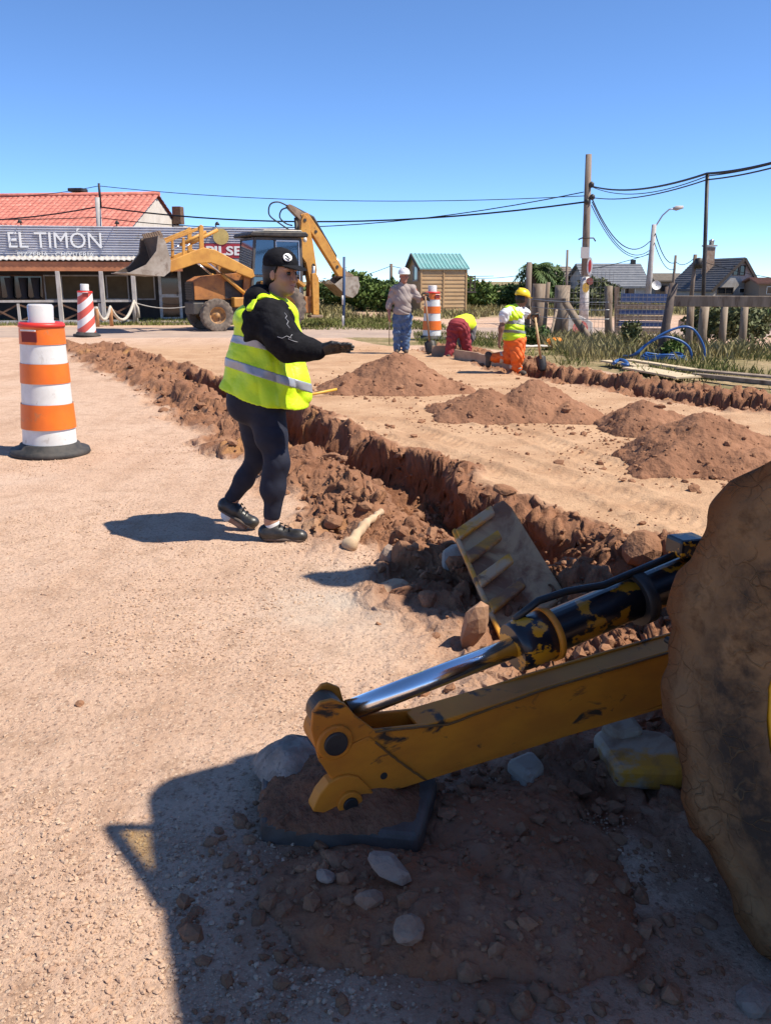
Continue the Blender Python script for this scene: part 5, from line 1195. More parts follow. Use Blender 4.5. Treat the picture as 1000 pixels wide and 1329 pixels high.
# --- bushes and trees
def leaf_mat(name, c1, c2, c3):
    m = mat(name, c1, .7, col2=c2, scale=1.6, col3=c3, scale3=5, spec=.25); return m
M_LEAF = leaf_mat('green_leaves', (.09, .145, .03), (.13, .18, .045), (.05, .085, .02))
M_LEAFD = leaf_mat('dark_leaves', (.06, .10, .026), (.095, .135, .04), (.032, .055, .016))
M_LEAFP = leaf_mat('olive_leaves', (.10, .115, .045), (.15, .15, .07), (.06, .07, .025))
M_BARK = mat('bark', (.10, .07, .05), .95, col2=(.15, .11, .08), scale=8)
def leaves(name, blobs, n, sz, m, parent, seed):
    rg = np.random.default_rng(seed); P = []
    w = np.array([b[3] * b[4] * b[5] for b in blobs]) ** (2 / 3); w /= w.sum()
    for b, k in zip(blobs, (w * n).astype(int)):
        d = rg.normal(size=(k, 3)); d /= np.linalg.norm(d, axis=1)[:, None]; r = rg.uniform(.35, 1.0, k) ** .55
        nn = 1 + .55 * noise3(d[:, 0] * 2.3 + b[0], d[:, 1] * 2.3 + b[1], d[:, 2] * 2.3, seed)
        P.append(np.array(b[:3]) + d * (r * nn)[:, None] * np.array(b[3:]))
    P = np.concatenate(P); P = P[P[:, 2] > .02]; k = len(P)
    a = rg.normal(size=(k, 3)); a /= np.linalg.norm(a, axis=1)[:, None]; b_ = np.cross(a, rg.normal(size=(k, 3))); b_ /= np.linalg.norm(b_, axis=1)[:, None]
    s = sz * rg.uniform(.6, 1.4, (k, 1)); V = np.stack([P - a * s, P + b_ * s * .55, P + a * s, P - b_ * s * .55], 1).reshape(-1, 3)
    return npmesh(name, V, np.arange(4 * k).reshape(-1, 4), m, parent, smooth=False)
def bush(name, label, cat, px, Y, w, h, m, n=1600, sz=.12, seed=1, group=None, blobs=5):
    p = D(px, 385, Y); root = empty(name, label, cat, (p.x, Y, gz(p.x, Y)), 0, group); rg = random.Random(seed)
    bl = [(rg.uniform(-.3, .3) * w, rg.uniform(-.25, .25) * w, h * rg.uniform(.32, .68), w * rg.uniform(.22, .36), w * rg.uniform(.22, .34), h * rg.uniform(.24, .36)) for _ in range(blobs)] + [(0, 0, h * .4, w * .42, w * .34, h * .40)]
    leaves('crown', bl, n, sz, m, root, seed)
    for k in range(3):
        a = rg.uniform(0, 6.3); MB().tube([(0.05 * k, 0, -.1), (.12 * w * math.cos(a), .1 * w * math.sin(a), h * .35), (.22 * w * math.cos(a), .2 * w * math.sin(a), h * .7)], [.07 * h / 3, .05 * h / 3, .02 * h / 3], 6).build('trunk', M_BARK, root)
    return root
BG = 'bushes on the far side of the field'
for i, (px, Y, w, h, m, lb) in enumerate([(466, 47, 2.6, 2.5, M_LEAF, 'tall green bush right behind the digging bucket of the far backhoe'), (486, 46, 2.4, 1.7, M_LEAF, 'green bush left of the cabin and behind the white helmeted man'), (505, 50, 2.0, 1.7, M_LEAFD, 'dark bush against the left wall of the timber cabin'), (440, 52, 3.0, 1.9, M_LEAFD, 'dark bush left of the blue and white post'), (618, 50, 2.2, 1.9, M_LEAF, 'dark bush beside the right wall of the timber cabin'), (641, 54, 1.9, .9, M_LEAFD, 'low dark bush between the cabin and the palm'), (660, 52, 1.5, .6, M_LEAFP, 'low olive bush left of the palm'), (765, 48, 2.4, 1.9, M_LEAFP, 'grey green shrub before the grey tiled house'), (782, 45, 2.0, 1.5, M_LEAFP, 'small olive shrub beside the wooden utility pole'), (745, 46, 1.8, 1.3, M_LEAFP, 'olive shrub behind the leaning brace'), (962, 29, 2.2, .62, M_LEAFD, 'dark clipped hedge below the charcoal roofed house'), (1012, 29, 2.0, .62, M_LEAFD, 'dark hedge at the right picture edge')]):
    bush('bush', lb, 'bush', px, Y, w, h, m, 2200, .13, 300 + i, BG)
# palm
pp = D(690, 385, 50); palm = empty('palm_tree', 'dark shaggy palm behind the worker in the yellow helmet', 'palm tree', (pp.x, 50, 0))
MB().tube([(0, 0, -.1), (.05, 0, 1.2), (0, 0, 2.2)], [.22, .18, .16], 10).build('trunk', M_BARK, palm)
rgp = random.Random(5)
for k in range(34):
    a = rgp.uniform(0, 6.283); up_ = rgp.uniform(-.2, 1.0); L_ = rgp.uniform(.9, 1.4); V = []; Fq = []
    pts = [Vector((math.cos(a) * L_ * t, math.sin(a) * L_ * t, 2.2 + up_ * L_ * t * .8 - .9 * t * t * L_ * (.6 + .3 * (1 - up_)))) for t in np.linspace(0, 1, 9)]
    sd2 = Vector((-math.sin(a), math.cos(a), 0)); mbp = MB(); mbp.tube(pts, [.02 * (1 - .8 * i / 8) for i in range(9)], 4)
    for i in range(1, 9):
        for s in (-1, 1):
            l_ = .34 * math.sin(math.pi * (i / 9) ** .7) + .08; q_ = pts[i] + sd2 * s * l_ + Vector((0, 0, -.13 * l_ / .3)) + (pts[i] - pts[i - 1]) * 1.1
            mbp.add([pts[i - 1], pts[i], q_], [(0, 1, 2)])
    mbp.build('frond', M_LEAFD, palm)
bush('tree', 'dark rounded tree joined to the left side of the palm', 'tree', 668, 51, 2.2, 1.7, M_LEAFD, 2200, .12, 350)
bush('tree', 'dark bushy tree right of the palm behind the fence posts', 'tree', 708, 52, 2.4, 2.4, M_LEAFD, 2600, .12, 351)
bush('bush', 'small dark weed clump at the foot of the leaning fence posts', 'bush', 688, 20.6, .9, .55, M_LEAFD, 900, .05, 352)
bush('bush', 'yellow green weed growing before the gate with blue slats', 'weed', 822, 19.5, .45, .75, M_LEAFP, 500, .05, 353)
bush('bush', 'leafy weed inside the coils of blue hose', 'weed', 880, 16.8, .5, .45, M_LEAF, 500, .045, 354)
for i, (px, lb) in enumerate(((915, 'dry bushy weed behind the heavy plank, left of the others'), (940, 'dry bushy weed behind the heavy plank, middle of three'), (975, 'dry bushy weed behind the heavy plank, nearest the right edge'))): bush('bush', lb, 'weed', px, 20.5, 1.0, 1.0, M_LEAFP, 900, .06, 360 + i, 'dry weeds behind the plank fence')
# far scrub on the skyline
bl = [(x, 150 + 30 * random.random(), 0, 5 + 3 * random.random(), 3, .5 + .9 * random.random()) for x in np.arange(-60, 95, 5)]
so2 = leaves('far_scrub', bl, 16000, .55, M_LEAFD, None, 77); tag(so2, 'low dark scrub running along the skyline', 'scrub', None, 'stuff')
# --- grass
def grass(name, label, X, Y, hmin, hmax, m, seed, wd=.012):
    rg = np.random.default_rng(seed); n = len(X); Z = ground_h(X, Y, fine=False); a = rg.uniform(0, 6.283, n); h = rg.uniform(hmin, hmax, n); ln = rg.normal(0, .35, (n, 2)) * h[:, None]; w = wd * rg.uniform(.6, 1.5, n)
    cx, sx = np.cos(a) * w, np.sin(a) * w
    V = np.stack([np.stack([X - cx, Y - sx, Z - .02], -1), np.stack([X + cx, Y + sx, Z - .02], -1), np.stack([X + cx * .5 + ln[:, 0] * .4, Y + sx * .5 + ln[:, 1] * .4, Z + h * .6], -1), np.stack([X + ln[:, 0], Y + ln[:, 1], Z + h], -1)], 1)
    return tag(npmesh(name, V.reshape(-1, 3), np.arange(4 * n).reshape(-1, 4), m, None, smooth=False), label, 'grass', None, 'stuff')
M_GR = mat('green_grass', (.10, .125, .03), .8, col2=(.20, .19, .06), scale=1.2, col3=(.30, .25, .12), scale3=3, spec=.2)
M_GRD = mat('dry_grass', (.30, .25, .12), .85, col2=(.20, .19, .07), scale=1.0, col3=(.40, .33, .20), scale3=4, spec=.2)
def gsamp(n, x0, x1, y0, y1, thr, sc=.8, seed=0):
    X = RNG.uniform(x0, x1, n); Y = RNG.uniform(y0, y1, n); k = verge_pts(X, Y) * (0.6 + fbm(X, Y, sc, 3, seed=seed)) > thr; return X[k], Y[k]
def verge_pts(X, Y):
    global T2
    sv = T2; h, d, s, t, a = ground_h(X, Y, fine=False, parts=True); T2 = t; v = verge(X, Y); T2 = sv; return v * (d < .3)
X, Y = gsamp(60000, .8, 13, 9, 26, .62, .9, 401); g_ = grass('grass', 'weedy green grass growing along the rough post fence', X, Y, .03, .17, M_GR, 1, .005)
X, Y = gsamp(26000, 3.5, 14, 15, 25, .62, .7, 402); grass('dry_grass', 'tall dry grass among the fence posts on the right', X, Y, .06, .36, M_GRD, 2, .004)
X, Y = gsamp(26000, -22, 2, 28, 36, .25, .8, 403); grass('verge_grass', 'short grass on the verge before the restaurant', X, Y, .03, .16, M_GR, 3, .018)
X, Y = gsamp(45000, -4, 34, 36, 75, .30, .25, 404); grass('field_grass', 'pale grass of the open field before the houses', X, Y, .08, .35, M_GRD, 4, .035)
# road strip before the restaurant
gx = np.linspace(-45, 14, 200); gy = np.linspace(0, 1, 26); XX, TT3 = np.meshgrid(gx, gy, indexing='ij'); YY = 24.2 + .035 * XX * 0 + TT3 * 5.6 + .15 * fbm(XX, XX * 0, .5, 2, seed=7)
ZZ = ground_h(XX, YY, fine=False) + .012; ZZ[:, 0] -= .03; ZZ[:, -1] -= .03; idx = np.arange(XX.size).reshape(XX.shape)
fade = None
rd = npmesh('road', np.stack([XX, YY, ZZ], -1).reshape(-1, 3), np.stack([idx[:-1, :-1], idx[1:, :-1], idx[1:, 1:], idx[:-1, 1:]], -1).reshape(-1, 4), mat('dusty_asphalt', (.40, .30, .24), .95, col2=(.33, .25, .205), scale=.6, col3=(.46, .35, .27), scale3=2, bump=.3, bscale=30, spec=.2)); tag(rd, kind='structure')

# ================================================================== STREET FURNITURE AND LOOSE THINGS
M_ORNG = mat('drum_orange', (0.80, 0.17, 0.012), 0.45, col2=(0.72, 0.14, 0.012), scale=5, col3=(.50, .17, .06), scale3=11, lo3=.60, hi3=.72)
M_REFW = mat('drum_white', (0.72, 0.72, 0.70), 0.45, col2=(0.62, 0.61, 0.58), scale=6, col3=(.38, .33, .28), scale3=9, lo3=.60, hi3=.74)
M_DRED = mat('drum_red', (0.62, 0.03, 0.02), 0.45)
M_DARKR = mat('dark_recess', (.18, .015, .012), .6)
M_RUBB = mat('black_rubber_base', (0.022, 0.022, 0.022), 0.7, col2=(.06, .052, .045), scale=8)
M_BEAC = mat('cloudy_beacon_plastic', (.78, .76, .74), .25, trans=.35)


def drum(loc, label, kind='rings', s=1.0, rz=0.0, lean=0.0):
    root = empty('traffic_drum', label, 'traffic drum', loc, rz, 'traffic drums'); root.rotation_euler[1] = lean
    def rad(z): return .235 - .055 * (z / 1.14) * 1.0
    MB().lathe([(.33, 0), (.345, .02), (.335, .055), (.27, .065), (.255, .10), (.24, .11), (.20, .11)], n=48).build('rubber_base', M_RUBB, root)
    if kind == 'rings':
        edges = [.085, .25, .46, .645, .815, .98, 1.125]; cols = [M_REFW, M_ORNG, M_REFW, M_ORNG, M_REFW, M_ORNG]
        for i, m in enumerate(cols):
            z0, z1 = edges[i], edges[i + 1]; e = .006 if m is M_ORNG else 0
            b_ = MB().lathe([(rad(z0) + e, z0), (rad(z1) + e, z1)] if i != 1 else [(rad(z0) + .012, z0 - .005), (rad(z1) + .008, z1 + .004)], n=56, close=False).build('orange_band' if m is M_ORNG else 'white_band', m, root)
        MB().lathe([(.10, 1.125), (.11, 1.15), (rad(1.13) - .004, 1.165), (rad(1.13) + .012, 1.15), (rad(1.13) + .014, 1.125), (.1, 1.12)], n=48, close=False).build('top_rim', M_DRED, root)
    else:
        mb = mat('red_white_diagonals', (.7, .7, .68), .5); 
        if 'dg' not in MATS:
            nt = mb.node_tree; tc = nd(nt, 'ShaderNodeTexCoord'); sx = nd(nt, 'ShaderNodeSeparateXYZ'); nt.links.new(tc.outputs['Object'], sx.inputs[0])
            at_ = nd(nt, 'ShaderNodeMath', operation='MULTIPLY_ADD'); nt.links.new(sx.outputs[0], at_.inputs[0]); at_.inputs[1].default_value = -.85; nt.links.new(sx.outputs[2], at_.inputs[2])
            fr_ = nd(nt, 'ShaderNodeMath', operation='MULTIPLY'); nt.links.new(at_.outputs[0], fr_.inputs[0]); fr_.inputs[1].default_value = 2.6
            f2 = nd(nt, 'ShaderNodeMath', operation='FRACT'); nt.links.new(fr_.outputs[0], f2.inputs[0]); gtn = nd(nt, 'ShaderNodeMath', operation='GREATER_THAN'); nt.links.new(f2.outputs[0], gtn.inputs[0]); gtn.inputs[1].default_value = .5
            mx = nd(nt, 'ShaderNodeMix', data_type='RGBA'); nt.links.new(gtn.outputs[0], mx.inputs[0]); mx.inputs[6].default_value = (.72, .70, .68, 1); mx.inputs[7].default_value = (.60, .10, .07, 1); nt.links.new(mx.outputs[2], nt.nodes['Principled BSDF'].inputs['Base Color']); MATS['dg'] = mb
        MB().lathe([(rad(.085), .085), (rad(1.1), 1.1)], n=48, close=False).build('striped_body', mb, root)
        MB().lathe([(.10, 1.10), (.11, 1.125), (rad(1.13) - .004, 1.14), (rad(1.13) + .012, 1.12), (rad(1.13) + .014, 1.10), (.1, 1.09)], n=48, close=False).build('top_rim', M_DRED, root)
    MB().tube([(0, 0, 1.09), (0, 0, 1.135)], .16, 40).build('lid', M_DRED if kind == 'rings' else M_REFW, root)
    bc = MB().lathe([(.11, 1.15), (.112, 1.17), (.104, 1.18), (.108, 1.30), (.095, 1.315), (.0, 1.315)], n=36, close=False).build('beacon_lens', M_BEAC, root)
    MB().lathe([(.001, 1.14), (.07, 1.14), (.07, 1.22), (.03, 1.26), (.001, 1.26)], n=20, close=False).build('beacon_core', mat('beacon_core_grey', (.42, .41, .40), .5), bc)
    r_ = rad(1.04) + .003
    sl_ = MB().box((r_ * math.cos(R(-103)), r_ * math.sin(R(-103)), 1.045), (.010, .14, .085), RZ(R(-103)))
    ho = sl_.build('handle_slot', M_DARKR, root); MB().box(((r_ + .012) * math.cos(R(-103)), (r_ + .012) * math.sin(R(-103)), 1.10), (.012, .14, .012), RZ(R(-103))).build('slot_lip', M_REFW, ho)
    root.scale = (s, s, s); return root
p = G(66, 588); drum((p.x, p.y, gz(p.x, p.y)), 'orange and white ringed traffic drum with clear beacon standing near on the left', 'rings', 1.0, 0, R(1.5))
p = G(113, 437); drum((p.x, p.y, gz(p.x, p.y) + .01), 'faded red and white diagonal striped traffic drum on the road', 'diag', 1.08, .6, R(2))
p = G(560, 441); drum((p.x, p.y, gz(p.x, p.y) + .01), 'far orange and white traffic drum beside the man in the white helmet', 'rings', 1.06, .9)

# --- trench formwork boards
M_BRD = mat('formwork_timber', (.44, .29, .19), .85, col2=(.34, .21, .13), scale=5, stretch=(.4, 1, 1))
def zg(px, py, up=0): p = G(px, py); p.z = gz(p.x, p.y) + up; return p
for i, (x0, y0, x1, y1, lb) in enumerate(((560, 462, 592, 462, 'formwork board left of the bending worker'), (590, 466, 622, 471, 'middle formwork board at the feet of the bending worker'), (621, 472, 664, 481, 'formwork board before the kneeling worker'))):
    a, b = zg(x0, y0, .05), zg(x1, y1, .05); a.z = b.z = -.02 if i else .0
    tag(MB().beam(a + Vector((0, 0, .10)), b + Vector((0, 0, .10)), .05, .22).build('formwork_board', M_BRD, None, bevel=.006), lb, 'board', 'formwork boards in the trench')
# --- planks lying at the far trench
M_PLK = mat('pale_new_timber', (.58, .46, .30), .8, col2=(.48, .37, .23), scale=5, stretch=(.5, 3, 1))
for i, (x0, y0, x1, y1, w, lb, up_) in enumerate(((788, 470, 832, 477, .30, 'short pale plank at the left end of the timber by the far trench', .05), (815, 471, 900, 484, .16, 'narrow pale plank lying on top of the wide sheet', .10), (822, 479, 893, 492, .42, 'wide pale timber sheet at the edge of the far trench', .05), (880, 482, 1040, 497, .20, 'long brown plank running to the right edge beyond the far trench', .09), (900, 488, 1040, 503, .12, 'thin brown batten in front of the long plank', .05))):
    a, b = G(x0, y0, .12), G(x1, y1, .12); a.z = gz(a.x, a.y) + up_ + .02; b.z = gz(b.x, b.y) + up_ + .02
    a.z = max(a.z, .12 + up_ * .5); b.z = max(b.z, .12 + up_ * .5)
    tag(MB().beam(a, b, w, .03 if w > .15 else .05).build('plank', M_PLK if i < 3 else M_FP, None, bevel=.004), lb, 'plank', 'timber by the far trench')
# --- blue hose coils
M_BHOSE = mat('blue_plastic_pipe', (.025, .10, .30), .4, col2=(.02, .075, .24), scale=3)
def arc(px0, px1, pym, Y0, Y1, h, n=26, lean=0.25):
    a, b = g0(px0, pym), g0(px1, pym); a.z += .1; b.z += .1; P_ = []
    for t in np.linspace(0, 1, n):
        p = a.lerp(b, (1 - math.cos(math.pi * t)) / 2); p.z += h * math.sin(math.pi * t) ** .85; p.y += lean * h * math.sin(math.pi * t); P_.append(p)
    return P_
h1 = [zg(800, 468, .03)] + [D(px, py, 16.4) for px, py in ((822, 461), (840, 446), (862, 432), (885, 424), (900, 428), (911, 445), (914, 460), (910, 471), (902, 477), (896, 474), (897, 462), (893, 450), (880, 441), (860, 437), (840, 446), (822, 460))] + [zg(806, 470, .03)]
hz_ = MB(); 
def smooth_path(P_, k=6):
    out = []
    for i in range(len(P_) - 1):
        p0, p1, p2, p3 = P_[max(i - 1, 0)], P_[i], P_[i + 1], P_[min(i + 2, len(P_) - 1)]
        for t in np.linspace(0, 1, k, endpoint=False): out.append(.5 * ((2 * p1) + (p2 - p0) * t + (2 * p0 - 5 * p1 + 4 * p2 - p3) * t * t + (3 * p1 - p0 - 3 * p2 + p3) * t ** 3))
    return out + [P_[-1]]
tag(MB().tube(smooth_path(h1), .022, 8).build('hose', M_BHOSE), 'springy blue hose standing up in large loops by the dark leaning post', 'hose')
c_ = zg(860, 473, .05); h2 = [c_ + Vector((.42 * (1 - .1 * k) * math.cos(a), .28 * math.sin(a), .03 * k + .02 * math.sin(3 * a))) for k in range(3) for a in np.linspace(0, 6.0, 16)]
tag(MB().tube(smooth_path(h2, 3), .022, 8).build('hose', M_BHOSE), 'small flat coil of blue hose at the foot of the dark leaning post', 'hose')
tag(MB().tube(smooth_path([zg(795, 484, .1), zg(802, 482, .14), zg(810, 484, .13), zg(813, 487, .1), zg(806, 486, .1)], 4), .03, 8).build('hose', M_BHOSE), 'scrap of blue plastic pipe by the short pale plank', 'hose')
# --- orange sack, cloth, kerb disc
b_ = Body(.06); p = zg(712, 457, .12)
for k in range(9): b_.ball((p.x + random.uniform(-.16, .16), p.y + random.uniform(-.1, .1), p.z + random.uniform(-.04, .07)), (random.uniform(.06, .11), .08, random.uniform(.05, .08)))
b_.wr = lambda X, Y, Z: (.02 * np.sin(X * 40 + Z * 30) * np.sin(Y * 35 + X * 11)).astype(np.float32)
tag(b_.mesh('sack', .012, mat('orange_sack_cloth', (.75, .25, .015), .7, col2=(.65, .19, .01), scale=6)), 'crumpled orange sack lying beside the kneeling worker', 'sack')
b_ = Body(.05); p = zg(690, 458, .08)
for k in range(5): b_.ball((p.x + random.uniform(-.3, .3), p.y + random.uniform(-.08, .08), p.z), (.16, .1, .03))
tag(b_.mesh('cement_bag', .015, mat('pale_paper_bag', (.62, .57, .52), .8, col2=(.5, .45, .4), scale=5)), 'flattened pale paper bag beside the orange sack', 'bag')
p = zg(748, 441, 0); slab = empty('concrete_disc', 'leaning grey concrete slab with a faded red circle by the fence brace', 'concrete slab', p)
MB().prism([(-.55, 0, 0), (.45, 0, 0), (.42, .12, .45), (.1, .2, .62), (-.3, .2, .62), (-.52, .12, .3)], (0, .12, 0)).build('slab', M_CONC, slab, bevel=.02)
dd = MB().lathe([(.20, 0), (.20, .02)], n=24, smooth=False, M=RX(math.pi / 2 - .28)); dd.v = [(v[0] + .08, v[1] + .02, v[2] + .30) for v in dd.v]; dd.build('red_circle', mat('faded_red', (.42, .07, .06), .7, col2=(.5, .2, .17), scale=14), slab)
# --- yellow tool handle behind the woman
a, b = zg(375, 516, .2), zg(437, 505, .26); a.z = -.02; b = D(437, 505, a.y + .2)
tag(MB().tube([a, b], .018, 8).build('tool_handle', mat('yellow_handle', (.62, .36, .04), .5)), 'yellow tool handle sticking up out of the trench behind the woman', 'handle')
a = zg(505, 447, -.05); tag(MB().tube([a, D(505, 402, a.y)], .012, 6).build('marker_rod', M_RUST), 'thin rusty marker rod planted left of the white helmeted man', 'rod')
p = D(505, 448, 24); 

# --- broken concrete with yellow paint
M_YCON = mat('yellow_painted_concrete', (.42, .33, .24), .85, col2=(.60, .28, .03), scale=4.5, lo=.50, hi=.58, col3=(.20, .105, .06), scale3=4, lo3=.45, hi3=.62, bump=.4, bscale=20)
M_YPNT = mat('chipped_yellow_paint', (.66, .30, .03), .7, col2=(.52, .34, .19), scale=7, lo=.5, hi=.6, col3=(.2, .11, .06), scale3=6, lo3=.58, hi3=.66, bump=.3)
M_GCON = mat('pale_broken_concrete', (.42, .37, .31), .9, col2=(.33, .27, .21), scale=5, col3=(.22, .13, .08), scale3=7, lo3=.5, hi3=.65, bump=.5, bscale=30)
A_, B_, C_, D_ = D(588, 690, 4.12), D(654, 645, 4.30), D(735, 772, 3.86), D(652, 834, 3.52)
sl0 = empty('broken_kerb', 'large broken slab with raised yellow-painted ribs propped up in the near trench', 'concrete slab', D_)
nrm_ = (B_ - A_).cross(D_ - A_).normalized()
if nrm_.y > 0: nrm_ = -nrm_
e1 = (D_ - A_); e2 = (B_ - A_)
pts = [A_, A_.lerp(B_, .75), B_ - e2 * .03 + e1 * .01, B_ + e1 * .12 + e2 * .04, C_, D_]
under(MB().prism(pts, -nrm_ * .055).build('slab', mat('soil_stained_concrete', (.48, .29, .16), .9, col2=(.56, .36, .19), scale=3, col3=(.27, .13, .07), scale3=4, lo3=.48, hi3=.62, bump=.5, bscale=25), None, bevel=.012), sl0)
for k in range(5):
    t = .02 + k * .225; a = A_ + e1 * t + e2 * .02; b = a + e2 * (.62 if k else .7); w = e1 * .095
    under(MB().prism([a, b, b + w * .9 , a + w * 1.05], nrm_ * .030).build('rib', M_YPNT if k % 2 == 0 else M_YCON, None, bevel=.010), sl0)
under(MB().prism([A_ - e2 * .03, A_ + e2 * .04, D_ + e2 * .04, D_ - e2 * .03], nrm_ * .022 ).build('edge_strip', M_YPNT, None, bevel=.008), sl0)
def chunk(label, pts, d, m, cat='concrete chunk', grp='broken concrete', yel=None):
    o = MB().prism(pts, d); me = o.build('concrete_chunk', m, None, bevel=.02); me['label'] = label; me['category'] = cat; me['group'] = grp
    return me
c1 = chunk('grey concrete chunk with a bolt hole left of the ribbed slab', [D(572, 714, 4.3), D(600, 709, 4.32), D(618, 745, 4.25), D(612, 757, 4.2), D(571, 737, 4.22)], Vector((.05, .16, -.02)), M_GCON)
hd_ = MB().lathe([(.03, -.02), (.03, .01)], n=14, M=Vector((.1, -1, .25)).to_track_quat('Z', 'Y').to_matrix(), c=D(603, 731, 4.26), smooth=False).build('bolt_hole', M_BLACK, None); under(hd_, c1)
c3 = chunk('low broken concrete kerb with yellow paint lying under the stabiliser arm', [G(768, 952, .05), G(790, 938, .06), G(862, 948, .08), G(895, 975, .07), G(886, 1000, .06), G(800, 998, .05)], Vector((.01, .02, -.09)), M_YCON)
c4 = chunk('pale wedge of concrete on the yellow painted kerb under the arm', [G(778, 940, .08), G(796, 928, .10), G(822, 926, .11), G(838, 946, .10), G(800, 956, .07)], Vector((0, .03, -.08)), M_GCON)
c5 = chunk('pale sunlit concrete fragment between the arm and its shadow', [G(655, 985, .05), G(690, 970, .06), G(708, 990, .05), G(690, 1012, .04)], Vector((0, 0, -.08)), M_GCON)
# named stones and big clods
def rock(label, px, py, w, m, seed, asp=(1, .8, .7), grp=None, cat='stone', sink=.38, Y=None, rot=0.0, facets=5):
    p = G(px, py) if Y is None else D(px, py, Y); z = gz(p.x, p.y) if Y is None else p.z
    if grp == GR and Y is None:
        hp_ = HEAPBVH.ray_cast(Vector((0, 0, H)), ray(px, py).normalized())[0]
        if hp_ is not None: p = hp_; z = p.z
    dpx = 1130 / max(p.y * .97 + .35, .5); s = w / dpx / 2
    o = rock_mesh('stone' if cat == 'stone' else 'earth_clod', (s * asp[0], s * asp[1], s * asp[2]), m, seed, facets=facets); o.location = (p.x, p.y, z + s * asp[2] * (1 - 2 * sink)); o.rotation_euler = (random.uniform(-.3, .3), random.uniform(-.3, .3), rot or random.uniform(0, 6)); tag(o, label, cat, grp); return o
M_RBR = mat('brown_rubble', (.25, .15, .10), .95, col2=(.34, .23, .16), scale=8, col3=(.16, .085, .055), scale3=14, bump=.8, bscale=50)
M_RGR = mat('grey_rubble', (.27, .19, .145), .95, col2=(.33, .245, .19), scale=9, col3=(.17, .10, .07), scale3=12, bump=.8, bscale=50)
GR = 'rubble heaped before the stabiliser foot'
rub = mound('rubble_heap', 'dark heap of soil and rubble in the shade before the stabiliser foot', .14, 1.86, [(.12, 1.84, .40, .24, .085), (.40, 1.95, .26, .34, .075), (-.1, 1.9, .24, .17, .05), (.34, 2.2, .24, .22, .06)], .008, mat('rubble_soil', (.27, .115, .06), .97, col2=(.27, .15, .095), scale=5, col3=(.14, .07, .045), scale3=18, bump=.9, bscale=60, spec=.1), 1500, .32, 500, .72, None, -.03, .028)
rub['category'] = 'rubble heap'
from mathutils.bvhtree import BVHTree
_hm = rub.children[0].data; HEAPBVH = BVHTree.FromPolygons([v.co + rub.location for v in _hm.vertices], [tuple(p.vertices) for p in _hm.polygons])
for a in (('largest pale angular stone on the heap, touching the foot pad', 503, 1137, 62, M_RGR, 21, (1.15, .7, .55), GR, 'stone', .15, None, 2.6), ('flat pale stone at the left tip of the rubble heap', 421, 1139, 30, M_RGR, 22, (1.2, .8, .5), GR), ('brown stone below the large pale stone', 478, 1172, 44, M_RBR, 23, (1, .8, .7), GR), ('rough round clod at the front of the rubble heap', 530, 1212, 46, M_RBR, 24, (1, .9, .85), GR), ('paler stone touching the rough round clod', 563, 1205, 38, M_RGR, 25, (.9, .9, .9), GR), ('upright brown stone in the middle of the rubble heap', 608, 1200, 38, M_RBR, 26, (.8, .9, 1), GR), ('grey brown stone right of the upright one on the heap', 638, 1198, 34, M_RGR, 27, (.8, .9, .9), GR), ('tan stone high on the rubble heap', 573, 1160, 32, M_RGR, 28, (1, .8, .8), GR), ('small tan stone behind the others on the heap', 578, 1180, 22, M_RBR, 29, (1, 1, .8), GR), ('small pale stone between the two left stones of the heap', 461, 1133, 17, M_RGR, 30, (1, 1, .8), GR), ('white pebble alone on the shaded gravel', 344, 1178, 14, mat('white_pebble', (.6, .55, .48), .7), 31, (1.2, .8, .6)), ('big shaded stone in the lower right corner', 985, 1290, 60, M_RGR, 32, (1, 1, .6)), ('pale sunlit stone beside the long bone-like stick', 505, 728, 40, M_RGR, 33, (.8, .8, 1)), ('flat sunlit tan stone at the edge of the shade in the trench', 508, 762, 56, mat('tan_stone', (.46, .30, .19), .95, col2=(.36, .22, .14), scale=6, bump=.5, bscale=30), 34, (1.2, .9, .5)), ('dark stone in front of the rubble and gravel behind the tyre', 728, 1075, 18, M_RBR, 35)):
    rock(*a)
rock('flat brown stone slab standing on edge against the ribbed slab', 612, 838, 66, mat('brown_sandstone', (.36, .21, .13), .95, col2=(.28, .15, .09), scale=6, bump=.6, bscale=30), 20, (.62, .5, 1.25), None, 'stone', .12, None, .5, 6)
GC = 'large clods along the near trench'
for a in (('large shaded clod standing right of the ribbed slab', 742, 742, 70, M_CLOD, 41, (1, .8, .75), GC, 'earth clod', .2, None, 0, 3), ('tall clod on the trench edge above the ram', 832, 712, 62, M_CLOD, 42, (.9, .9, .8), GC, 'earth clod', .1, None, 0, 3), ('small clod perched on the top corner of the ribbed slab', 655, 642, 30, M_CLOD, 43, (1.2, .8, .45), GC, 'earth clod', .1, 4.58), ('long clod on the spoil ridge behind the woman', 288, 582, 36, M_CLOD, 44, (1.3, .7, .55), GC, 'earth clod'), ('round clod on the spoil to the right of the front shoe', 432, 690, 30, M_CLOD, 45, (1, .9, .7), GC, 'earth clod'), ('dark clod at the foot of the trench wall below the mounds', 690, 706, 46, M_CLOD, 46, (1, .9, .7), GC, 'earth clod'), ('clod on the lip of the trench left of the ribbed slab', 566, 640, 36, M_CLOD, 47, (1, .8, .6), GC, 'earth clod'), ('brown clod beside the pale stone in the trench', 522, 735, 40, M_CLOD, 48, (.9, .9, .9), GC, 'earth clod'), ('dark clod half buried behind the flat tan stone', 555, 790, 34, M_CLOD, 49, (1, .9, .7), GC, 'earth clod'), ('lone small clod on the sand left of the trench', 212, 533, 16, M_CLOD, 50, (1, 1, .7), GC, 'earth clod'), ('lone dark lump of dirt on the sunny sand at the left', 104, 918, 13, M_BLACK if False else M_CLOD, 51, (1, 1, .7), None, 'earth clod')):
    rock(*a)
rgk = random.Random(9)
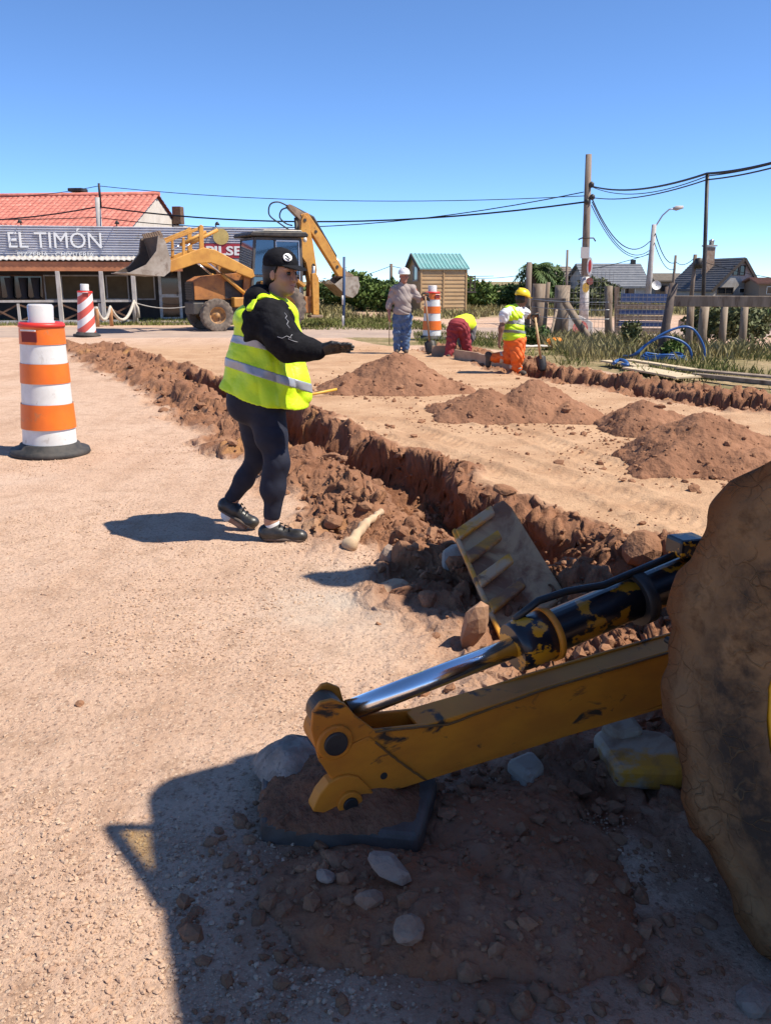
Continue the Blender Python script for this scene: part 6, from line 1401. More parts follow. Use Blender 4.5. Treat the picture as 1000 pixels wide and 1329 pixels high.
for k in range(70):                                       # the bigger loose clods of the spoil, each one liftable
    al_ = rgk.uniform(5.0, 24.5); acc = 0
    for i in range(len(LIP) - 1):
        d_ = math.dist(LIP[i], LIP[i + 1])
        if acc + d_ > al_: break
        acc += d_
    t = min(1, (al_ - acc) / d_); x = LIP[i][0] * (1 - t) + LIP[i + 1][0] * t; y = LIP[i][1] * (1 - t) + LIP[i + 1][1] * t
    dx, dy = LIP[i + 1][0] - LIP[i][0], LIP[i + 1][1] - LIP[i][1]; o_ = rgk.uniform(.35, 1.45); x += dy / d_ * o_; y -= dx / d_ * o_
    s = rgk.choice((.028, .035, .045, .06, .075))
    o = rock_mesh('earth_clod', (s * rgk.uniform(.8, 1.4), s, s * rgk.uniform(.6, .85)), M_CLOD, 900 + k, rough=.4, facets=3); o.location = (x, y, gz(x, y) + s * .25); o.rotation_euler = (rgk.uniform(-.4, .4), rgk.uniform(-.4, .4), rgk.uniform(0, 6))
    tag(o, 'brown clod of earth among many on the spoil along the near trench', 'earth clod', 'clods on the spoil bank')
st = [zg(455, 716, .03), zg(472, 702, .05), zg(494, 684, .03)]
b_ = Body(.03); b_.chain([tuple(p) for p in st], [.034, .024, .020]); b_.ball(tuple(st[0] + Vector((-.01, -.01, 0))), (.045, .035, .035)); b_.wr = lambda X, Y, Z: (.006 * np.sin(X * 60) * np.sin(Y * 50)).astype(np.float32)
tag(b_.mesh('stick', .006, mat('bleached_wood', (.52, .38, .24), .85, col2=(.42, .29, .18), scale=9, bump=.3)), 'short bone-pale stick lying in the near trench', 'stick')
# ================================================================== PEOPLE
from mathutils.bvhtree import BVHTree
M_SKIN = mat('skin', (.46, .26, .17), .6, col2=(.40, .21, .135), scale=14, spec=.35)
M_SKIND = mat('tanned_skin', (.24, .12, .075), .6, col2=(.19, .095, .06), scale=14, spec=.35)
M_HIVIS = mat('hi_vis_yellow', (.62, .86, .008), .5, col2=(.50, .74, .008), scale=5, bump=.45, bscale=7, bdist=.05)
M_HIVISF = mat('hi_vis_yellow_faded', (.68, .80, .02), .6, col2=(.58, .70, .02), scale=5)
M_REFL = mat('reflective_grey_band', (.36, .38, .42), .35, .2, col2=(.30, .32, .36), scale=12)
M_BLKF = mat('black_fabric', (.009, .009, .011), .92, col2=(.016, .016, .019), scale=20, bump=.5, bscale=13, bdist=.03, spec=.12)
M_NAVY = mat('navy_leggings', (.010, .012, .024), .75, col2=(.015, .018, .034), scale=10, bump=.2, bscale=16, bdist=.015, spec=.3)
M_LEATH = mat('black_leather', (.018, .017, .016), .38, col2=(.045, .04, .035), scale=20, bump=.1)
M_GLOVE = mat('black_rubber_glove', (.014, .014, .015), .45, col2=(.03, .03, .03), scale=25, bump=.2)
M_SOCK = mat('white_sock', (.72, .70, .68), .9)
M_HAIR = mat('dark_hair', (.012, .009, .008), .6)
M_SOLE = mat('dusty_sole', (.06, .05, .045), .8, col2=(.16, .11, .08), scale=9)
M_EYE = mat('dark_eye', (.02, .015, .012), .2); M_LIP = mat('lip', (.36, .13, .11), .5)
def hitpt(o, px, py, off=.002):                              # where the line of sight meets a garment
    M = root_mat(o); vs = [M @ v.co for v in o.data.vertices]; bv = BVHTree.FromPolygons(vs, [tuple(p.vertices) for p in o.data.polygons])
    r = ray(px, py).normalized(); h = bv.ray_cast(Vector((0, 0, H)), r)
    return (h[0] + h[1] * off * (1 if h[1].dot(r) < 0 else -1), h[1]) if h[0] is not None else (None, None)
def folds(a, f, ax=(1, .6, 1.4), ph=0.0):
    return lambda X, Y, Z: (a * np.sin(f * (ax[0] * X + ax[1] * Y + ax[2] * Z) + 2.2 * np.sin(f * .45 * (X - Z) + ph) + 1.4 * np.sin(f * .6 * Y)) * (0.5 + 0.5 * np.sin(f * .31 * (Z + .7 * X) + ph))).astype(np.float32)
def creases(a, f, ax=(1, .6, 1.4), ph=0.0):                  # sharp cloth creases
    return lambda X, Y, Z: (a * ((1 - np.abs(np.sin(f * (ax[0] * X + ax[1] * Y + ax[2] * Z) + 1.7 * np.sin(f * .37 * (X - Z + .5 * Y) + ph)))) ** 2 * (0.4 + 0.6 * np.sin(f * .21 * (Z - .6 * X) + ph) ** 2) - .3) + .4 * a * np.sin(f * 1.9 * (.5 * X - Z + .3 * Y) + 2 * np.sin(f * .5 * X))).astype(np.float32)
def head_prims(b, T, sc=1.0, face=True, k=.018):             # T maps head space (x forward, z up) to the world
    q = lambda p: np.array(T @ Vector(p) if not isinstance(T, tuple) else p); M = T.to_3x3(); M3 = np.array(M)
    e = lambda c, r, kk=k: b.ball(q(Vector(c) * sc), tuple(np.array(r) * sc), M3, kk)
    e((-.012, 0, .035), (.098, .076, .100)); e((.030, 0, -.045), (.062, .056, .066), .03); e((.068, 0, -.088), (.024, .026, .022), .025)
    if face:
        for s in (-1, 1):
            e((.052, s * .040, -.020), (.034, .026, .030), .02); e((.074, s * .032, .040), (.022, .026, .013), .014); e((-.002, s * .079, .000), (.021, .009, .033), .006)
        b.limb(q(Vector((.088, 0, .022)) * sc), q(Vector((.112, 0, -.020)) * sc), .009 * sc, .0135 * sc, .012)
        e((.090, .010, -.022), (.012, .010, .009), .008); e((.090, -.010, -.022), (.012, .010, .009), .008)
        e((.082, 0, -.052), (.013, .026, .0075), .006); e((.080, 0, -.064), (.013, .021, .0085), .006)
def hand_prims(b, wrist, fwd, side, up, s=1.0, curl=.25, k=.006, r=1.0):   # palm plus four unequal fingers and a thumb
    w, f, sd_, u = Vector(wrist), Vector(fwd).normalized(), Vector(side).normalized(), Vector(up).normalized()
    a = w + f * .035 * s; c = w + f * .085 * s
    for t in (-.026, -.009, .009, .026): b.limb(w + sd_ * t * .7 * s, c + sd_ * t * s, .017 * s * r, .013 * s * r, .012)
    for i, (t, L_) in enumerate(((-.027, .066), (-.009, .078), (.009, .073), (.027, .056))):
        p = c + sd_ * t * s; cu = curl * (1 + .12 * i); pts = [p]; ang = 0
        for seg in (.45, .31, .24):
            ang += cu; p = p + (f * math.cos(ang) - u * math.sin(ang) + sd_ * t * 1.2) * (L_ * seg * s); pts.append(p)
        b.chain([tuple(v) for v in pts], [.0095 * s * r, .009 * s * r, .0085 * s * r, .007 * s * r], k)
    p = w + sd_ * -.03 * s + f * .025 * s; p2 = p + (f * .7 - sd_ * .75 - u * .35).normalized() * .036 * s; p3 = p2 + (f * .95 - sd_ * .2 - u * .25).normalized() * .032 * s
    b.chain([tuple(p), tuple(p2), tuple(p3)], [.0145 * s * r, .0115 * s * r, .009 * s * r], .010)
J = D
# ---------------------------------------------------------------- woman in the yellow vest
wz = gz(-.62, 5.0)
wom = empty('person', 'person in black cap and yellow vest striding beside the trench, gloved hand out', 'person', (-.70, 5.06, wz))
Yt = 5.12
HD = J(365, 357, Yt - .02); HM = Matrix.Translation(HD) @ Matrix.Rotation(R(-33), 4, 'Z') @ Matrix.Rotation(R(5), 4, 'Y') @ Matrix.Scale(.95, 4)
sh_n, el_n, wr_n = J(350, 408, 4.96), J(372, 447, 4.88), J(417, 453.5, 4.86)
hipN, kneeN, ankN = J(345, 532, 5.04), J(360, 600, 4.99), J(352, 676, 4.985)
hipF, kneeF, ankF = J(332, 530, 5.20), J(333, 594, 5.22), J(298, 655, 5.24)
b = Body(.035); head_prims(b, HM)
b.chain([HM @ Vector((-.015, 0, -.05)), J(356, 397, Yt)], [.052, .062], .03)
b.ball(J(348, 430, Yt), (.12, .16, .20)); b.ball(J(342, 500, Yt), (.14, .15, .16)); b.limb(J(350, 410, 4.98), J(350, 410, 5.28), .06)
b.chain([sh_n, el_n, wr_n], [.05, .042, .027]); b.chain([J(352, 408, 5.30), J(374, 452, 5.36), J(392, 485, 5.30)], [.05, .04, .027])
hand_prims(b, wr_n, J(470, 448, 4.84) - wr_n, Vector((0, .8, -.62)), Vector((.1, -.62, .8)), 1.06, .07)
hand_prims(b, J(392, 485, 5.30), Vector((.5, 0, -.8)), Vector((0, 1, 0)), Vector((1, 0, .5)), .95, .3)
b.chain([hipN, kneeN, ankN, J(352, 690, 4.985)], [.09, .055, .036, .034]); b.chain([hipF, kneeF, ankF, J(298, 668, 5.24)], [.09, .055, .036, .034])
b.limb(J(350, 691, 4.985), J(385, 692, 4.965), .03, .025); b.limb(J(297, 670, 5.24), J(316, 685, 5.22), .028, .022)
body = b.mesh('body', .0065, M_SKIN, wom)
for s in (-1, 1):
    e = MB().lathe([(.0001, -.012), (.0085, -.0085), (.012, 0), (.0085, .0085), (.0001, .012)], c=HM @ Vector((.079, s * .031, .016)), n=12); under(e.build('eye', M_EYE, None), wom)
for s in (-1, 1): bb_ = Body(.006); bb_.limb(HM @ Vector((.089, s * .016, .046)), HM @ Vector((.072, s * .052, .048)), .007, .004); bb_.mesh('eyebrow', .003, M_HAIR, wom)
b = Body(.004); b.ball(HM @ Vector((.083, 0, -.052)), (.013, .025, .0065), np.array(HM.to_3x3())); b.ball(HM @ Vector((.081, 0, -.063)), (.013, .021, .0075), np.array(HM.to_3x3())); b.mesh('mouth', .0025, M_LIP, wom)
b = Body(.02); b.ball(HM @ Vector((-.030, 0, .030)), (.098, .086, .108), np.array(HM.to_3x3())); b.ball(HM @ Vector((-.075, 0, -.045)), (.045, .06, .06), np.array(HM.to_3x3()))
b.plane(HM @ Vector((.012, 0, 0)), HM.to_3x3() @ Vector((1, 0, -.35)))
for s in (-1, 1): b.ball(HM @ Vector((.03, s * .075, .035)), (.02, .012, .04), np.array(HM.to_3x3()))
b.mesh('hair', .006, M_HAIR, wom)
CM3 = np.array((HM @ Matrix.Rotation(R(4), 4, 'Y')).to_3x3())
b = Body(.012); b.ball(HM @ Vector((-.012, 0, .068)), (.112, .094, .092), CM3); b.plane(HM @ Vector((0, 0, .050)), HM.to_3x3() @ Vector((.05, 0, -1))); dome = b.mesh('cap', .006, M_BLKF, wom)
b = Body(.006); bm_ = (HM @ Matrix.Rotation(R(14), 4, 'Y')).to_3x3()
b.ball(HM @ Vector((.108, 0, .053)), (.066, .072, .010), np.array(bm_)); b.ball(HM @ Vector((.075, 0, .057)), (.045, .082, .011), np.array(bm_)); b.mesh('cap_brim', .0045, M_BLKF, dome)
ep, en = hitpt(dome, 373, 334, .001)
if ep is not None:
    eq = en.to_track_quat('Z', 'Y').to_matrix(); b = Body(.004)
    b.ball(ep, (.027, .026, .005), np.array(eq)); em = b.mesh('cap_emblem', .003, M_LETTER, dome)
    for dx, dz, w_ in ((-.006, .006, .022), (.004, -.004, .020), (-.002, -.013, .024)):
        c = hitpt(dome, 373 + dx * 210, 334 - dz * 210, .007)[0]
        if c is not None: under(MB().box(c, (w_, .004, .0045), RY(.5)).build('emblem_stroke', M_BLKF, None), em)
# hoodie
b = Body(.04)
b.ball(J(347, 428, Yt), (.165, .185, .19)); b.ball(J(338, 420, 5.02), (.11, .12, .12)); b.ball(J(340, 500, Yt), (.18, .17, .14))
b.chain([J(351, 410, 4.97), J(365, 438, 4.89), J(376, 448, 4.875), J(398, 453, 4.865), J(411, 455, 4.86)], [.098, .098, .085, .058, .050], .04)
b.chain([J(352, 410, 5.28), J(374, 452, 5.36), J(388, 478, 5.31)], [.10, .085, .05])
b.chain([J(338, 398, Yt), J(347, 392, 5.03), J(366, 402, 5.02), J(374, 412, 5.08)], [.055, .045, .038, .035], .03); b.chain([J(338, 398, Yt), J(347, 392, 5.22), J(366, 402, 5.22), J(374, 412, 5.14)], [.055, .045, .038, .035], .03)
b.ball(J(333, 391, Yt), (.075, .105, .085)); b.ball(J(338, 381, Yt - .02), (.055, .085, .05))
b.wr = lambda X, Y, Z: creases(.004, 23)(X, Y, Z) + folds(.005, 40)(X, Y, Z); hood = b.mesh('hoodie', .0075, M_BLKF, wom)
cu = Body(.01); cu.limb(J(405, 454.5, 4.86), J(412, 455, 4.86), .052, .050); cu.mesh('cuff', .005, M_BLKF, hood)
M_PRT = mat('pale_print', (.26, .26, .28), .6)
for pth in (((369, 406), (372, 410), (370, 413), (374, 417), (372, 421), (376, 426)), ((360, 437), (366, 439), (372, 436), (378, 439)), ((379, 434), (374, 440), (382, 443), (386, 444))):
    pp_ = [hitpt(hood, x, y, .001)[0] for x, y in pth]
    if all(p is not None for p in pp_): under(MB().tube(pp_, .0022, 5).build('sleeve_print', M_PRT, None), hood)
# vest
def vest_body():
    b = Body(.05)
    b.ball(J(345, 398, Yt), (.085, .175, .055)); b.limb(J(346, 412, Yt), J(346, 520, Yt), .15, .225, .05, ((0, 1, 0), .96)); b.ball(J(342, 420, Yt), (.15, .19, .13))
    b.limb(J(376, 412, Yt), J(384, 515, Yt), .055, .10); b.limb(J(328, 415, Yt), J(307, 505, Yt), .085, .10)
    h0, h1 = J(291, 503, Yt), J(398, 527, Yt); d = (h1 - h0).normalized(); b.plane(h0, (d.z, .12, -d.x))
    b.wr = lambda X, Y, Z: (.009 * np.sin(26 * (X + .5 * Y) + 4 * Z) * np.clip((1.12 - Z) * 3, .1, 1) + .006 * np.sin(30 * (Z + .5 * X) + 3 * np.sin(9 * X)) + creases(.013, 17, (1, .4, .7), .6)(X, Y, Z)).astype(np.float32); return b
b = vest_body(); vest = b.mesh('vest', .0075, M_HIVIS, wom, shell=.02)
rib = []; raw = [(324, 404), (329, 394), (337, 386), (347, 381), (358, 382), (368, 390), (377, 401), (386, 415)]
for i, (x, y) in enumerate(raw):
    p_, n_ = hitpt(hood, x, y, .007)
    if p_ is not None: rib.append((p_, n_))
if len(rib) > 3:
    V_ = []
    for i, (p_, n_) in enumerate(rib):
        t_ = (rib[min(i + 1, len(rib) - 1)][0] - rib[max(i - 1, 0)][0]).normalized(); w_ = t_.cross(n_).normalized(); w_ = w_ if w_.z < 0 else -w_
        V_ += [p_ + w_ * .030 + n_ * .002, p_, p_ - w_ * .024 - n_ * .004]
    sm_ = MB().add(V_, [(3 * i + j, 3 * i + j + 1, 3 * i + j + 4, 3 * i + j + 3) for i in range(len(rib) - 1) for j in (0, 1)], True)
    so_ = under(sm_.build('shoulder_strap', M_HIVIS, None), vest); sf = so_.modifiers.new('s', 'SUBSURF'); sf.levels = sf.render_levels = 2; sd_ = so_.modifiers.new('t', 'SOLIDIFY'); sd_.thickness = .012; sd_.offset = 0
b = vest_body(); u0, u1 = J(298, 437.5, Yt - .21), J(360, 452, Yt - .21); l0, l1 = J(296, 471, Yt - .22), J(398, 503, Yt - .22)
def nrm2(a, c): d = (c - a).normalized(); n = Vector((-d.z, 0, d.x)); n.y = .12; return n
b.mesh('reflective_band', .006, M_REFL, vest, grow=.004, shell=.012, slabs=[(u0, nrm2(u0, u1), .0235), (l0, nrm2(l0, l1), .0255)])
# leggings
b = Body(.05)
b.ball(J(340, 510, Yt), (.18, .17, .13)); b.ball(J(320, 522, Yt), (.120, .14, .115)); b.ball(J(324, 526, 5.07), (.10, .08, .11))
b.chain([J(345, 533, 5.06), J(352, 566, 5.02), kneeN, J(356, 634, 4.985), J(353, 668, 4.985)], [.120, .090, .068, .060, .050], .04)
b.limb(J(352, 616, 4.99), J(350, 636, 4.99), .052, .052)
b.chain([J(330, 530, 5.20), J(333, 566, 5.21), kneeF, J(317, 622, 5.23), J(301, 646, 5.24)], [.118, .084, .062, .055, .046], .04)
b.wr = creases(.0028, 24, (.6, .3, 1.3)); b.mesh('leggings', .0075, M_NAVY, wom)
for pts, rr, nm, m in (((J(353, 679, 4.985), J(352, 690, 4.985)), (.044, .046), 'sock', M_SOCK), ((J(300, 657, 5.24), J(296, 668, 5.24)), (.043, .046), 'sock', M_SOCK)):
    bb_ = Body(.02); bb_.limb(*pts, *rr); bb_.mesh(nm, .006, m, wom)
def shoe(heel, toe, ank, parent):
    heel, toe, ank = Vector(heel), Vector(toe), Vector(ank); d = (toe - heel).normalized(); n = Vector((-d.z, 0, d.x)) if d.x > 0 else Vector((d.z, 0, -d.x))
    n = n.normalized(); b = Body(.03); h = heel + n * .045; t = toe + n * .030
    b.limb(h + d * .03, t - d * .045, .045, .038, None, ((d.cross(n)), .95)); b.limb(h + d * .03, ank, .045, .048); b.ball(t - d * .05, (.055, .044, .034)); b.limb(h.lerp(t, .35) + n * .01, ank + d * .02, .042, .04)
    b.plane(heel + n * .012, -n); so_ = b.mesh('shoe', .006, M_LEATH, parent)
    c = Body(.012); c.limb(heel + d * .035 + n * .012, toe - d * .05 + n * .012, .043, .047, None, (n, .42)); c.plane(heel + n * .0, -n); c.mesh('sole', .0055, M_SOLE, so_)
    for k in range(3):
        p = h.lerp(t, .42 + .1 * k) + n * (.062 - .011 * k); s_ = d.cross(n).normalized()
        under(MB().tube([p - s_ * .03 + d * .008 - n * .008, p + n * .006, p + s_ * .03 + d * .008 - n * .008], .004, 6).build('lace', M_BLKF, None), so_)
def onG(px, py): p = G(px, py); p.z = gz(p.x, p.y); return p
hh = Vector((J(340, 700, 4.985).x, 4.985, wz)); shoe(hh, hh + Vector((.268, -.035, 0)), J(352, 690, 4.985), wom)
tf = Vector((J(331, 695, 5.2).x, 5.2, gz(-.8, 5.2))); hf_ = tf + Vector((-.225, .03, .125)); shoe(hf_, tf, J(297, 665, 5.24), wom)
# glove
b = Body(.012); hand_prims(b, wr_n, J(470, 448, 4.84) - wr_n, Vector((0, .8, -.62)), Vector((.1, -.62, .8)), 1.10, .07, .005, 1.10); b.limb(J(420, 453, 4.86), J(430, 452, 4.855), .034, .03)
b.mesh('glove', .0035, M_GLOVE, wom)

# ---------------------------------------------------------------- helmets
def helmet(name, T, m, parent, s=1.0, h=.008):
    M3 = np.array(T.to_3x3()); q = lambda p: T @ (Vector(p) * s)
    b = Body(.02); b.ball(q((-.005, 0, .065)), (.132 * s, .112 * s, .105 * s), M3); b.plane(q((0, 0, .045)), T.to_3x3() @ Vector((0, 0, -1))); b.limb(q((.07, 0, .145)), q((-.09, 0, .14)), .022 * s, .022 * s, .02); o = b.mesh(name, h, m, parent)
    c = Body(.01); c.ball(q((.03, 0, .048)), (.155 * s, .118 * s, .012 * s), M3); c.mesh('helmet_brim', h * .7, m, o); return o
M_WHELM = mat('white_helmet', (.74, .74, .72), .35); M_YHELM = mat('yellow_helmet', (.80, .56, .01), .4)
M_JEAN = mat('blue_jeans', (.055, .10, .20), .85, col2=(.10, .165, .29), scale=9, lo=.4, hi=.6, bump=.2, bscale=30)
M_SWEAT = mat('taupe_sweater', (.34, .285, .26), .9, col2=(.28, .23, .21), scale=6, bump=.15)
M_BOOT = mat('work_boot', (.03, .024, .02), .7, col2=(.10, .07, .05), scale=9)
# man in the white helmet
Ym = 18.9; o_ = J(522, 452, Ym)
man = empty('person', 'man in white helmet, taupe sweater and jeans standing by the far drum', 'person', (o_.x, Ym, gz(o_.x, Ym)))
M_SKINR = mat('sunburnt_skin', (.40, .19, .13), .6, col2=(.33, .14, .10), scale=12, spec=.35)
HT = Matrix.Translation(J(524, 359, Ym - .02)) @ Matrix.Rotation(R(-82), 4, 'Z')
fz = gz(o_.x, Ym)
b = Body(.04); head_prims(b, HT, 1.16); b.chain([HT @ Vector((-.01, 0, -.05)), J(523, 371, Ym)], [.058, .066])
b.ball(J(523, 384, Ym), (.17, .12, .22)); b.ball(J(521, 402, Ym), (.16, .13, .16))
aL = [J(509, 375, Ym), J(504, 394, Ym), J(505, 409, Ym - .08)]; aR = [J(537, 375, Ym), J(543, 389, Ym - .02), J(551, 386, Ym - .18)]
b.chain(aL, [.055, .046, .032]); b.chain(aR, [.055, .046, .032])
hand_prims(b, aL[2], Vector((0, -.1, -1)), Vector((.5, -1, 0)), Vector((-1, -.3, 0)), 1.0, .3); hand_prims(b, aR[2], Vector((.9, -.3, -.4)), Vector((.3, .2, -1)), Vector((0, -1, 0)), 1.0, .7)
b.chain([J(516, 410, Ym), J(516, 430, Ym), J(516, 449, Ym)], [.085, .06, .045]); b.chain([J(528, 410, Ym), J(527, 430, Ym), J(526, 449, Ym)], [.085, .06, .045])
b.mesh('body', .011, M_SKINR, man)
helmet('hard_hat', HT, M_WHELM, man, 1.12)
b = Body(.06); b.ball(J(523, 382, Ym), (.195, .14, .20)); b.limb(J(522.5, 388, Ym - .03), J(522, 408, Ym - .02), .175, .19, .06, ((0, 1, 0), .85)); b.limb(J(513, 374, Ym), J(533, 374, Ym), .080)
b.chain([J(511, 376, Ym), J(505, 394, Ym), J(504.5, 400, Ym - .03)], [.078, .060, .052]); b.chain([J(535.5, 376, Ym), J(543, 388, Ym - .02), J(546, 387, Ym - .08)], [.078, .062, .052]); b.limb(J(522, 370, Ym), J(523, 374, Ym), .085, .10)
b.plane(J(522, 408, Ym), (0, 0, -1)); b.wr = creases(.022, 16); b.mesh('sweater', .011, M_SWEAT, man)
b = Body(.05); b.ball(J(522, 409, Ym), (.175, .14, .13)); b.chain([J(516.5, 412, Ym), J(515.5, 432, Ym), J(515, 452, Ym)], [.125, .088, .078]); b.chain([J(527.5, 412, Ym), J(527, 432, Ym), J(526, 452, Ym)], [.125, .088, .078])
b.plane(J(522, 404.5, Ym), (0, 0, 1)); b.plane((0, 0, fz + .03), (0, 0, -1)); b.wr = creases(.016, 24); b.mesh('jeans', .011, M_JEAN, man)
for px in (514.5, 526.5):
    p = J(px, 452, Ym); b = Body(.03); b.limb((p.x, Ym + .04, fz + .05), (p.x, Ym - .15, fz + .04), .055, .045); b.plane((0, 0, fz), (0, 0, -1)); b.mesh('shoe', .011, M_BOOT, man)
p = J(551, 386, Ym - .18); gb = Body(.012); hand_prims(gb, aR[2], Vector((.9, -.3, -.4)), Vector((.3, .2, -1)), Vector((0, -1, 0)), 1.05, .7, .006, 1.2); gb.mesh('glove', .007, M_GLOVE, man)
def shovel(label, top, bot, tip, w, hm):
    r_ = empty('shovel', label, 'shovel', bot); top, bot, tip = Vector(top), Vector(bot), Vector(tip); d = (bot - top).normalized(); s_ = d.cross(Vector((0, 1, 0))).normalized()
    under(MB().tube([top, bot + d * .06], .021, 8).build('handle', hm, None), r_)
    under(MB().tube([top - s_ * .07 - d * .05, top - s_ * .06 + d * .02, top + d * .10], .014, 6).tube([top + s_ * .07 - d * .05, top + s_ * .06 + d * .02, top + d * .10], .014, 6).tube([top - s_ * .07 - d * .05, top + s_ * .07 - d * .05], .018, 6).build('grip', M_BLACK, None), r_)
    d2 = (tip - bot).normalized(); s2 = d2.cross(Vector((0, 1, .3))).normalized(); n2 = s2.cross(d2); L_ = (tip - bot).length; rows = []
    for t, ww, cv in ((0, .35, .03), (.12, 1.0, .045), (.6, 1.0, .04), (.85, .85, .03), (1, .25, .01)): rows.append([bot + d2 * L_ * t + s2 * (w / 2 * ww * x) + n2 * cv * (abs(x) ** 2) for x in (-1, -.5, 0, .5, 1)])
    mb = MB(); mb.add([p for r in rows for p in r], [(i * 5 + j, i * 5 + j + 1, (i + 1) * 5 + j + 1, (i + 1) * 5 + j) for i in range(4) for j in range(4)], True)
    o = under(mb.build('blade', M_BLACK, None), r_); so_ = o.modifiers.new('t', 'SOLIDIFY'); so_.thickness = .006
shovel('black bladed shovel held upright by the man in the white helmet', J(551.5, 384, Ym - .24), J(557, 441, Ym - .2), J(560, 459, Ym - .3), .24, mat('worn_shaft', (.34, .2, .11), .7))
# bending worker
Yb = 18.0; o_ = J(595, 464, Yb)
ben = empty('person', 'bending worker in dark red trousers and a yellow vest, seen from behind', 'person', (o_.x, Yb, gz(o_.x, Yb)))
bz = gz(o_.x, Yb)
M_REDP = mat('dark_red_trousers', (.23, .022, .03), .85, col2=(.30, .035, .04), scale=8, bump=.2); M_GREYS = mat('grey_sleeve', (.13, .125, .125), .9, col2=(.18, .17, .165), scale=8)
f1, f2 = J(581, 466, Yb - .05), J(608, 463, Yb + .1)
b = Body(.04); b.ball(J(595, 424, Yb), (.15, .14, .13)); b.chain([J(595, 422, Yb + .05), J(606, 421, Yb + .42)], [.14, .16]); b.chain([J(608, 424, Yb + .5), J(611, 432, Yb + .72)], [.06, .07])
HB = Matrix.Translation(J(612, 436, Yb + .82)) @ Matrix.Rotation(R(80), 4, 'Z') @ Matrix.Rotation(R(75), 4, 'Y'); head_prims(b, HB, 1.0)
arms = [[J(613, 424, Yb + .40), J(612, 438, Yb + .38), J(605, 452, Yb + .35)], [J(598, 424, Yb + .45), J(597, 440, Yb + .45), J(598, 454, Yb + .38)]]
for a_ in arms: b.chain(a_, [.055, .045, .033]); hand_prims(b, a_[2], Vector((-.1, 0, -1)), Vector((1, 0, 0)), Vector((0, 1, 0)), 1.0, .4)
b.chain([J(588, 426, Yb), J(585, 445, Yb), f1], [.09, .065, .045]); b.chain([J(601, 426, Yb), J(604, 445, Yb + .05), f2], [.09, .065, .045]); b.mesh('body', .011, M_SKIND, ben)
b = Body(.05); b.ball(J(594, 423, Yb), (.195, .175, .165)); b.chain([J(588, 428, Yb), J(585, 446, Yb - .02), f1 + Vector((0, 0, .04))], [.135, .095, .08]); b.chain([J(601, 428, Yb), J(604.5, 446, Yb + .05), f2 + Vector((0, 0, .04))], [.135, .095, .08]); b.wr = creases(.018, 22); b.mesh('trousers', .011, M_REDP, ben)
b = Body(.05); b.chain([J(596, 420, Yb + .10), J(605, 419, Yb + .42)], [.165, .19]); b.limb(J(611, 423, Yb + .42), J(600, 420, Yb + .5), .11); b.wr = folds(.008, 30); b.mesh('vest', .011, M_HIVISF, ben)
for a_ in arms: b = Body(.03); b.chain([a_[0], a_[1], a_[1].lerp(a_[2], .55)], [.085, .068, .055]); b.wr = folds(.006, 40); b.mesh('sleeve', .011, M_GREYS, ben)
b = Body(.02); b.ball(HB @ Vector((-.02, 0, .05)), (.105, .085, .09), np.array(HB.to_3x3())); b.mesh('hair', .011, M_HAIR, ben)
for f_ in (f1, f2): zz_ = gz(f_.x, f_.y); b = Body(.03); b.limb((f_.x, f_.y - .06, zz_ + .045), (f_.x + .02, f_.y + .14, zz_ + .04), .052, .045); b.plane((0, 0, zz_), (0, 0, -1)); b.mesh('boot', .011, M_BOOT, ben)
# kneeling worker
Yk = 14.9; o_ = J(668, 480, Yk)
kne = empty('person', 'kneeling worker in a yellow helmet, yellow vest and orange trousers, holding a shovel', 'person', (o_.x, Yk, gz(o_.x, Yk)))
M_ORT = mat('hi_vis_orange', (.85, .145, .012), .7, col2=(.75, .115, .012), scale=8, bump=.2); M_TEE = mat('white_tee', (.66, .65, .64), .85)
HK = Matrix.Translation(J(677, 388, Yk)) @ Matrix.Rotation(R(35), 4, 'Z') @ Matrix.Rotation(R(12), 4, 'Y')
b = Body(.04); head_prims(b, HK, 1.02); b.chain([HK @ Vector((-.02, 0, -.05)), J(671, 401, Yk)], [.056, .064]); b.ball(J(667, 415, Yk), (.16, .16, .20)); b.ball(J(668, 438, Yk), (.15, .15, .13))
aR = [J(679, 404, Yk + .12), J(685, 410, Yk + .10), J(692, 411, Yk - .02)]; aL = [J(655, 407, Yk - .14), J(650, 426, Yk - .16), J(648, 441, Yk - .16)]
b.chain(aR, [.055, .043, .032]); b.chain(aL, [.055, .043, .032])
hand_prims(b, aR[2], Vector((.8, -.3, .1)), Vector((0, .3, -1)), Vector((0, -1, 0)), 1, .7); hand_prims(b, aL[2], Vector((-.1, 0, -1)), Vector((.3, -1, 0)), Vector((-1, 0, 0)), 1, .3)
ft = J(669, 484, Yk - .05); kn1 = J(671, 462, Yk - .12); kn2 = J(661, 463, Yk + .10); an2 = J(637, 464, Yk + .14)
b.chain([J(671, 441, Yk - .06), kn1, ft], [.09, .065, .045]); b.chain([J(664, 441, Yk + .08), kn2, an2], [.09, .065, .045]); b.mesh('body', .011, M_SKIND, kne)
helmet('hard_hat', HK, M_YHELM, kne, 1.05)
b = Body(.02); b.ball(HK @ Vector((-.03, 0, .0)), (.095, .086, .095), np.array(HK.to_3x3())); b.plane(HK @ Vector((.02, 0, 0)), HK.to_3x3() @ Vector((1, 0, 0))); b.mesh('hair', .011, M_HAIR, kne)
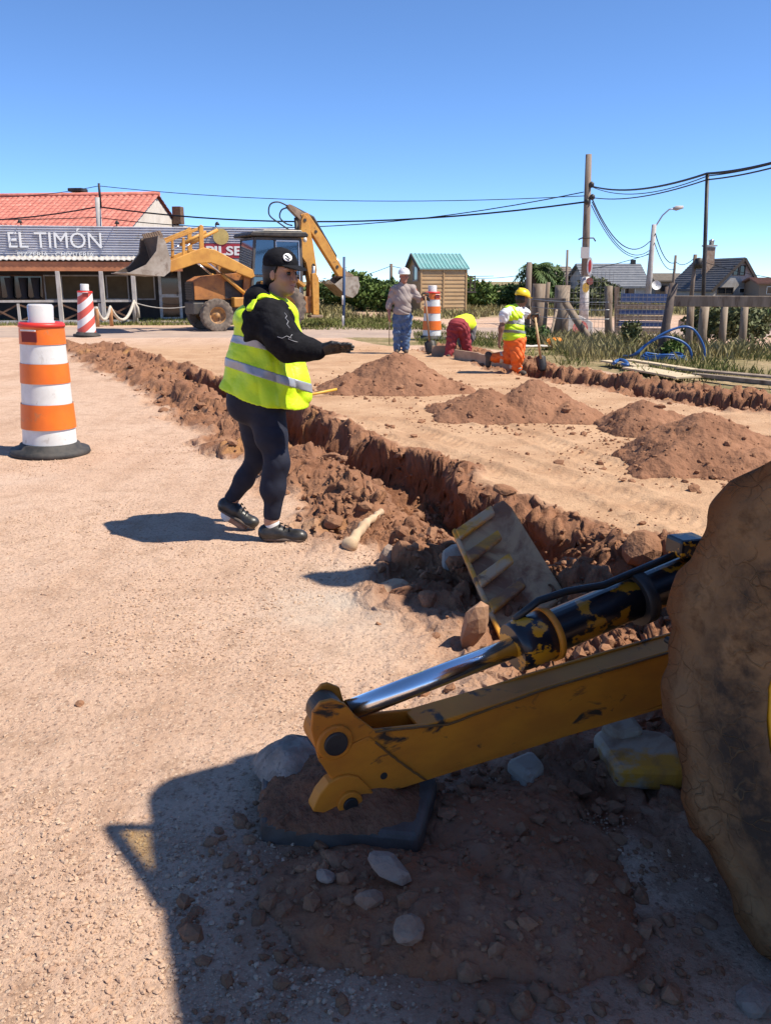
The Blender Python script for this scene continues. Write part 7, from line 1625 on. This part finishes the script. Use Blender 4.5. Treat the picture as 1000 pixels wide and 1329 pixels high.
b = Body(.05); b.limb(J(671, 404, Yk), J(660, 405, Yk - .06), .10); b.chain([aR[0] + Vector((-.03, 0, 0)), aR[0].lerp(aR[1], .5)], [.095, .08]); b.chain([aL[0], aL[0].lerp(aL[1], .35)], [.09, .08]); b.ball(J(667, 415, Yk), (.165, .165, .2)); b.wr = creases(.014, 24); b.mesh('tee_shirt', .011, M_TEE, kne)
def kv():
    b = Body(.05); b.ball(J(665, 410, Yk), (.175, .19, .15)); b.ball(J(666, 427, Yk), (.185, .195, .18)); b.ball(J(667, 437, Yk), (.185, .19, .14)); b.limb(J(670, 400, Yk), J(659, 402, Yk - .05), .07); b.plane(J(667, 446, Yk), (0, 0, -1)); b.wr = creases(.018, 20); return b
kvo = kv().mesh('vest', .011, M_HIVIS, kne)
for z_ in (418.5, 430): kv().mesh('reflective_band', .010, mat('grey_band', (.20, .22, .20), .5), kvo, grow=.007, shell=.018, slabs=[(J(667, z_, Yk - .19), (.06, .1, 1), .025)])
b = Body(.05); b.ball(J(668, 441, Yk), (.18, .18, .13)); b.chain([J(671, 444, Yk - .06), kn1, J(669, 479, Yk - .06)], [.14, .105, .095]); b.chain([J(664, 444, Yk + .08), kn2, J(641, 464, Yk + .13)], [.14, .105, .085]); b.wr = creases(.018, 22); tr_ = b.mesh('trousers', .011, M_ORT, kne)
for c_, n_, r_ in ((J(650, 464, Yk + .12), (1, 0, 0), .105), (J(669, 476, Yk - .06), (0, 0, 1), .108)):
    b = Body(.01); n_ = Vector(n_); b.limb(c_ - n_ * .06, c_ + n_ * .06, r_); b.mesh('reflective_band', .010, M_CREAM, tr_, slabs=[(c_, n_, .03)])
b = Body(.03); b.limb(an2, J(633, 460, Yk + .14), .055, .055); b.limb(J(634, 462, Yk + .14), J(633, 474, Yk + .14), .052, .045); b.mesh('boot', .011, M_BOOT, kne)
b = Body(.03); b.limb(ft + Vector((-.03, .03, .03)), ft + Vector((.12, -.1, 0)), .058, .05); b.mesh('boot', .011, M_BOOT, kne)
shovel('shovel with a pale wooden shaft driven into the far trench by the kneeling worker', J(694, 412, Yk - .08), J(701, 461, Yk - .1), J(704, 482, Yk - .14), .16, mat('pale_shaft', (.55, .35, .17), .6))
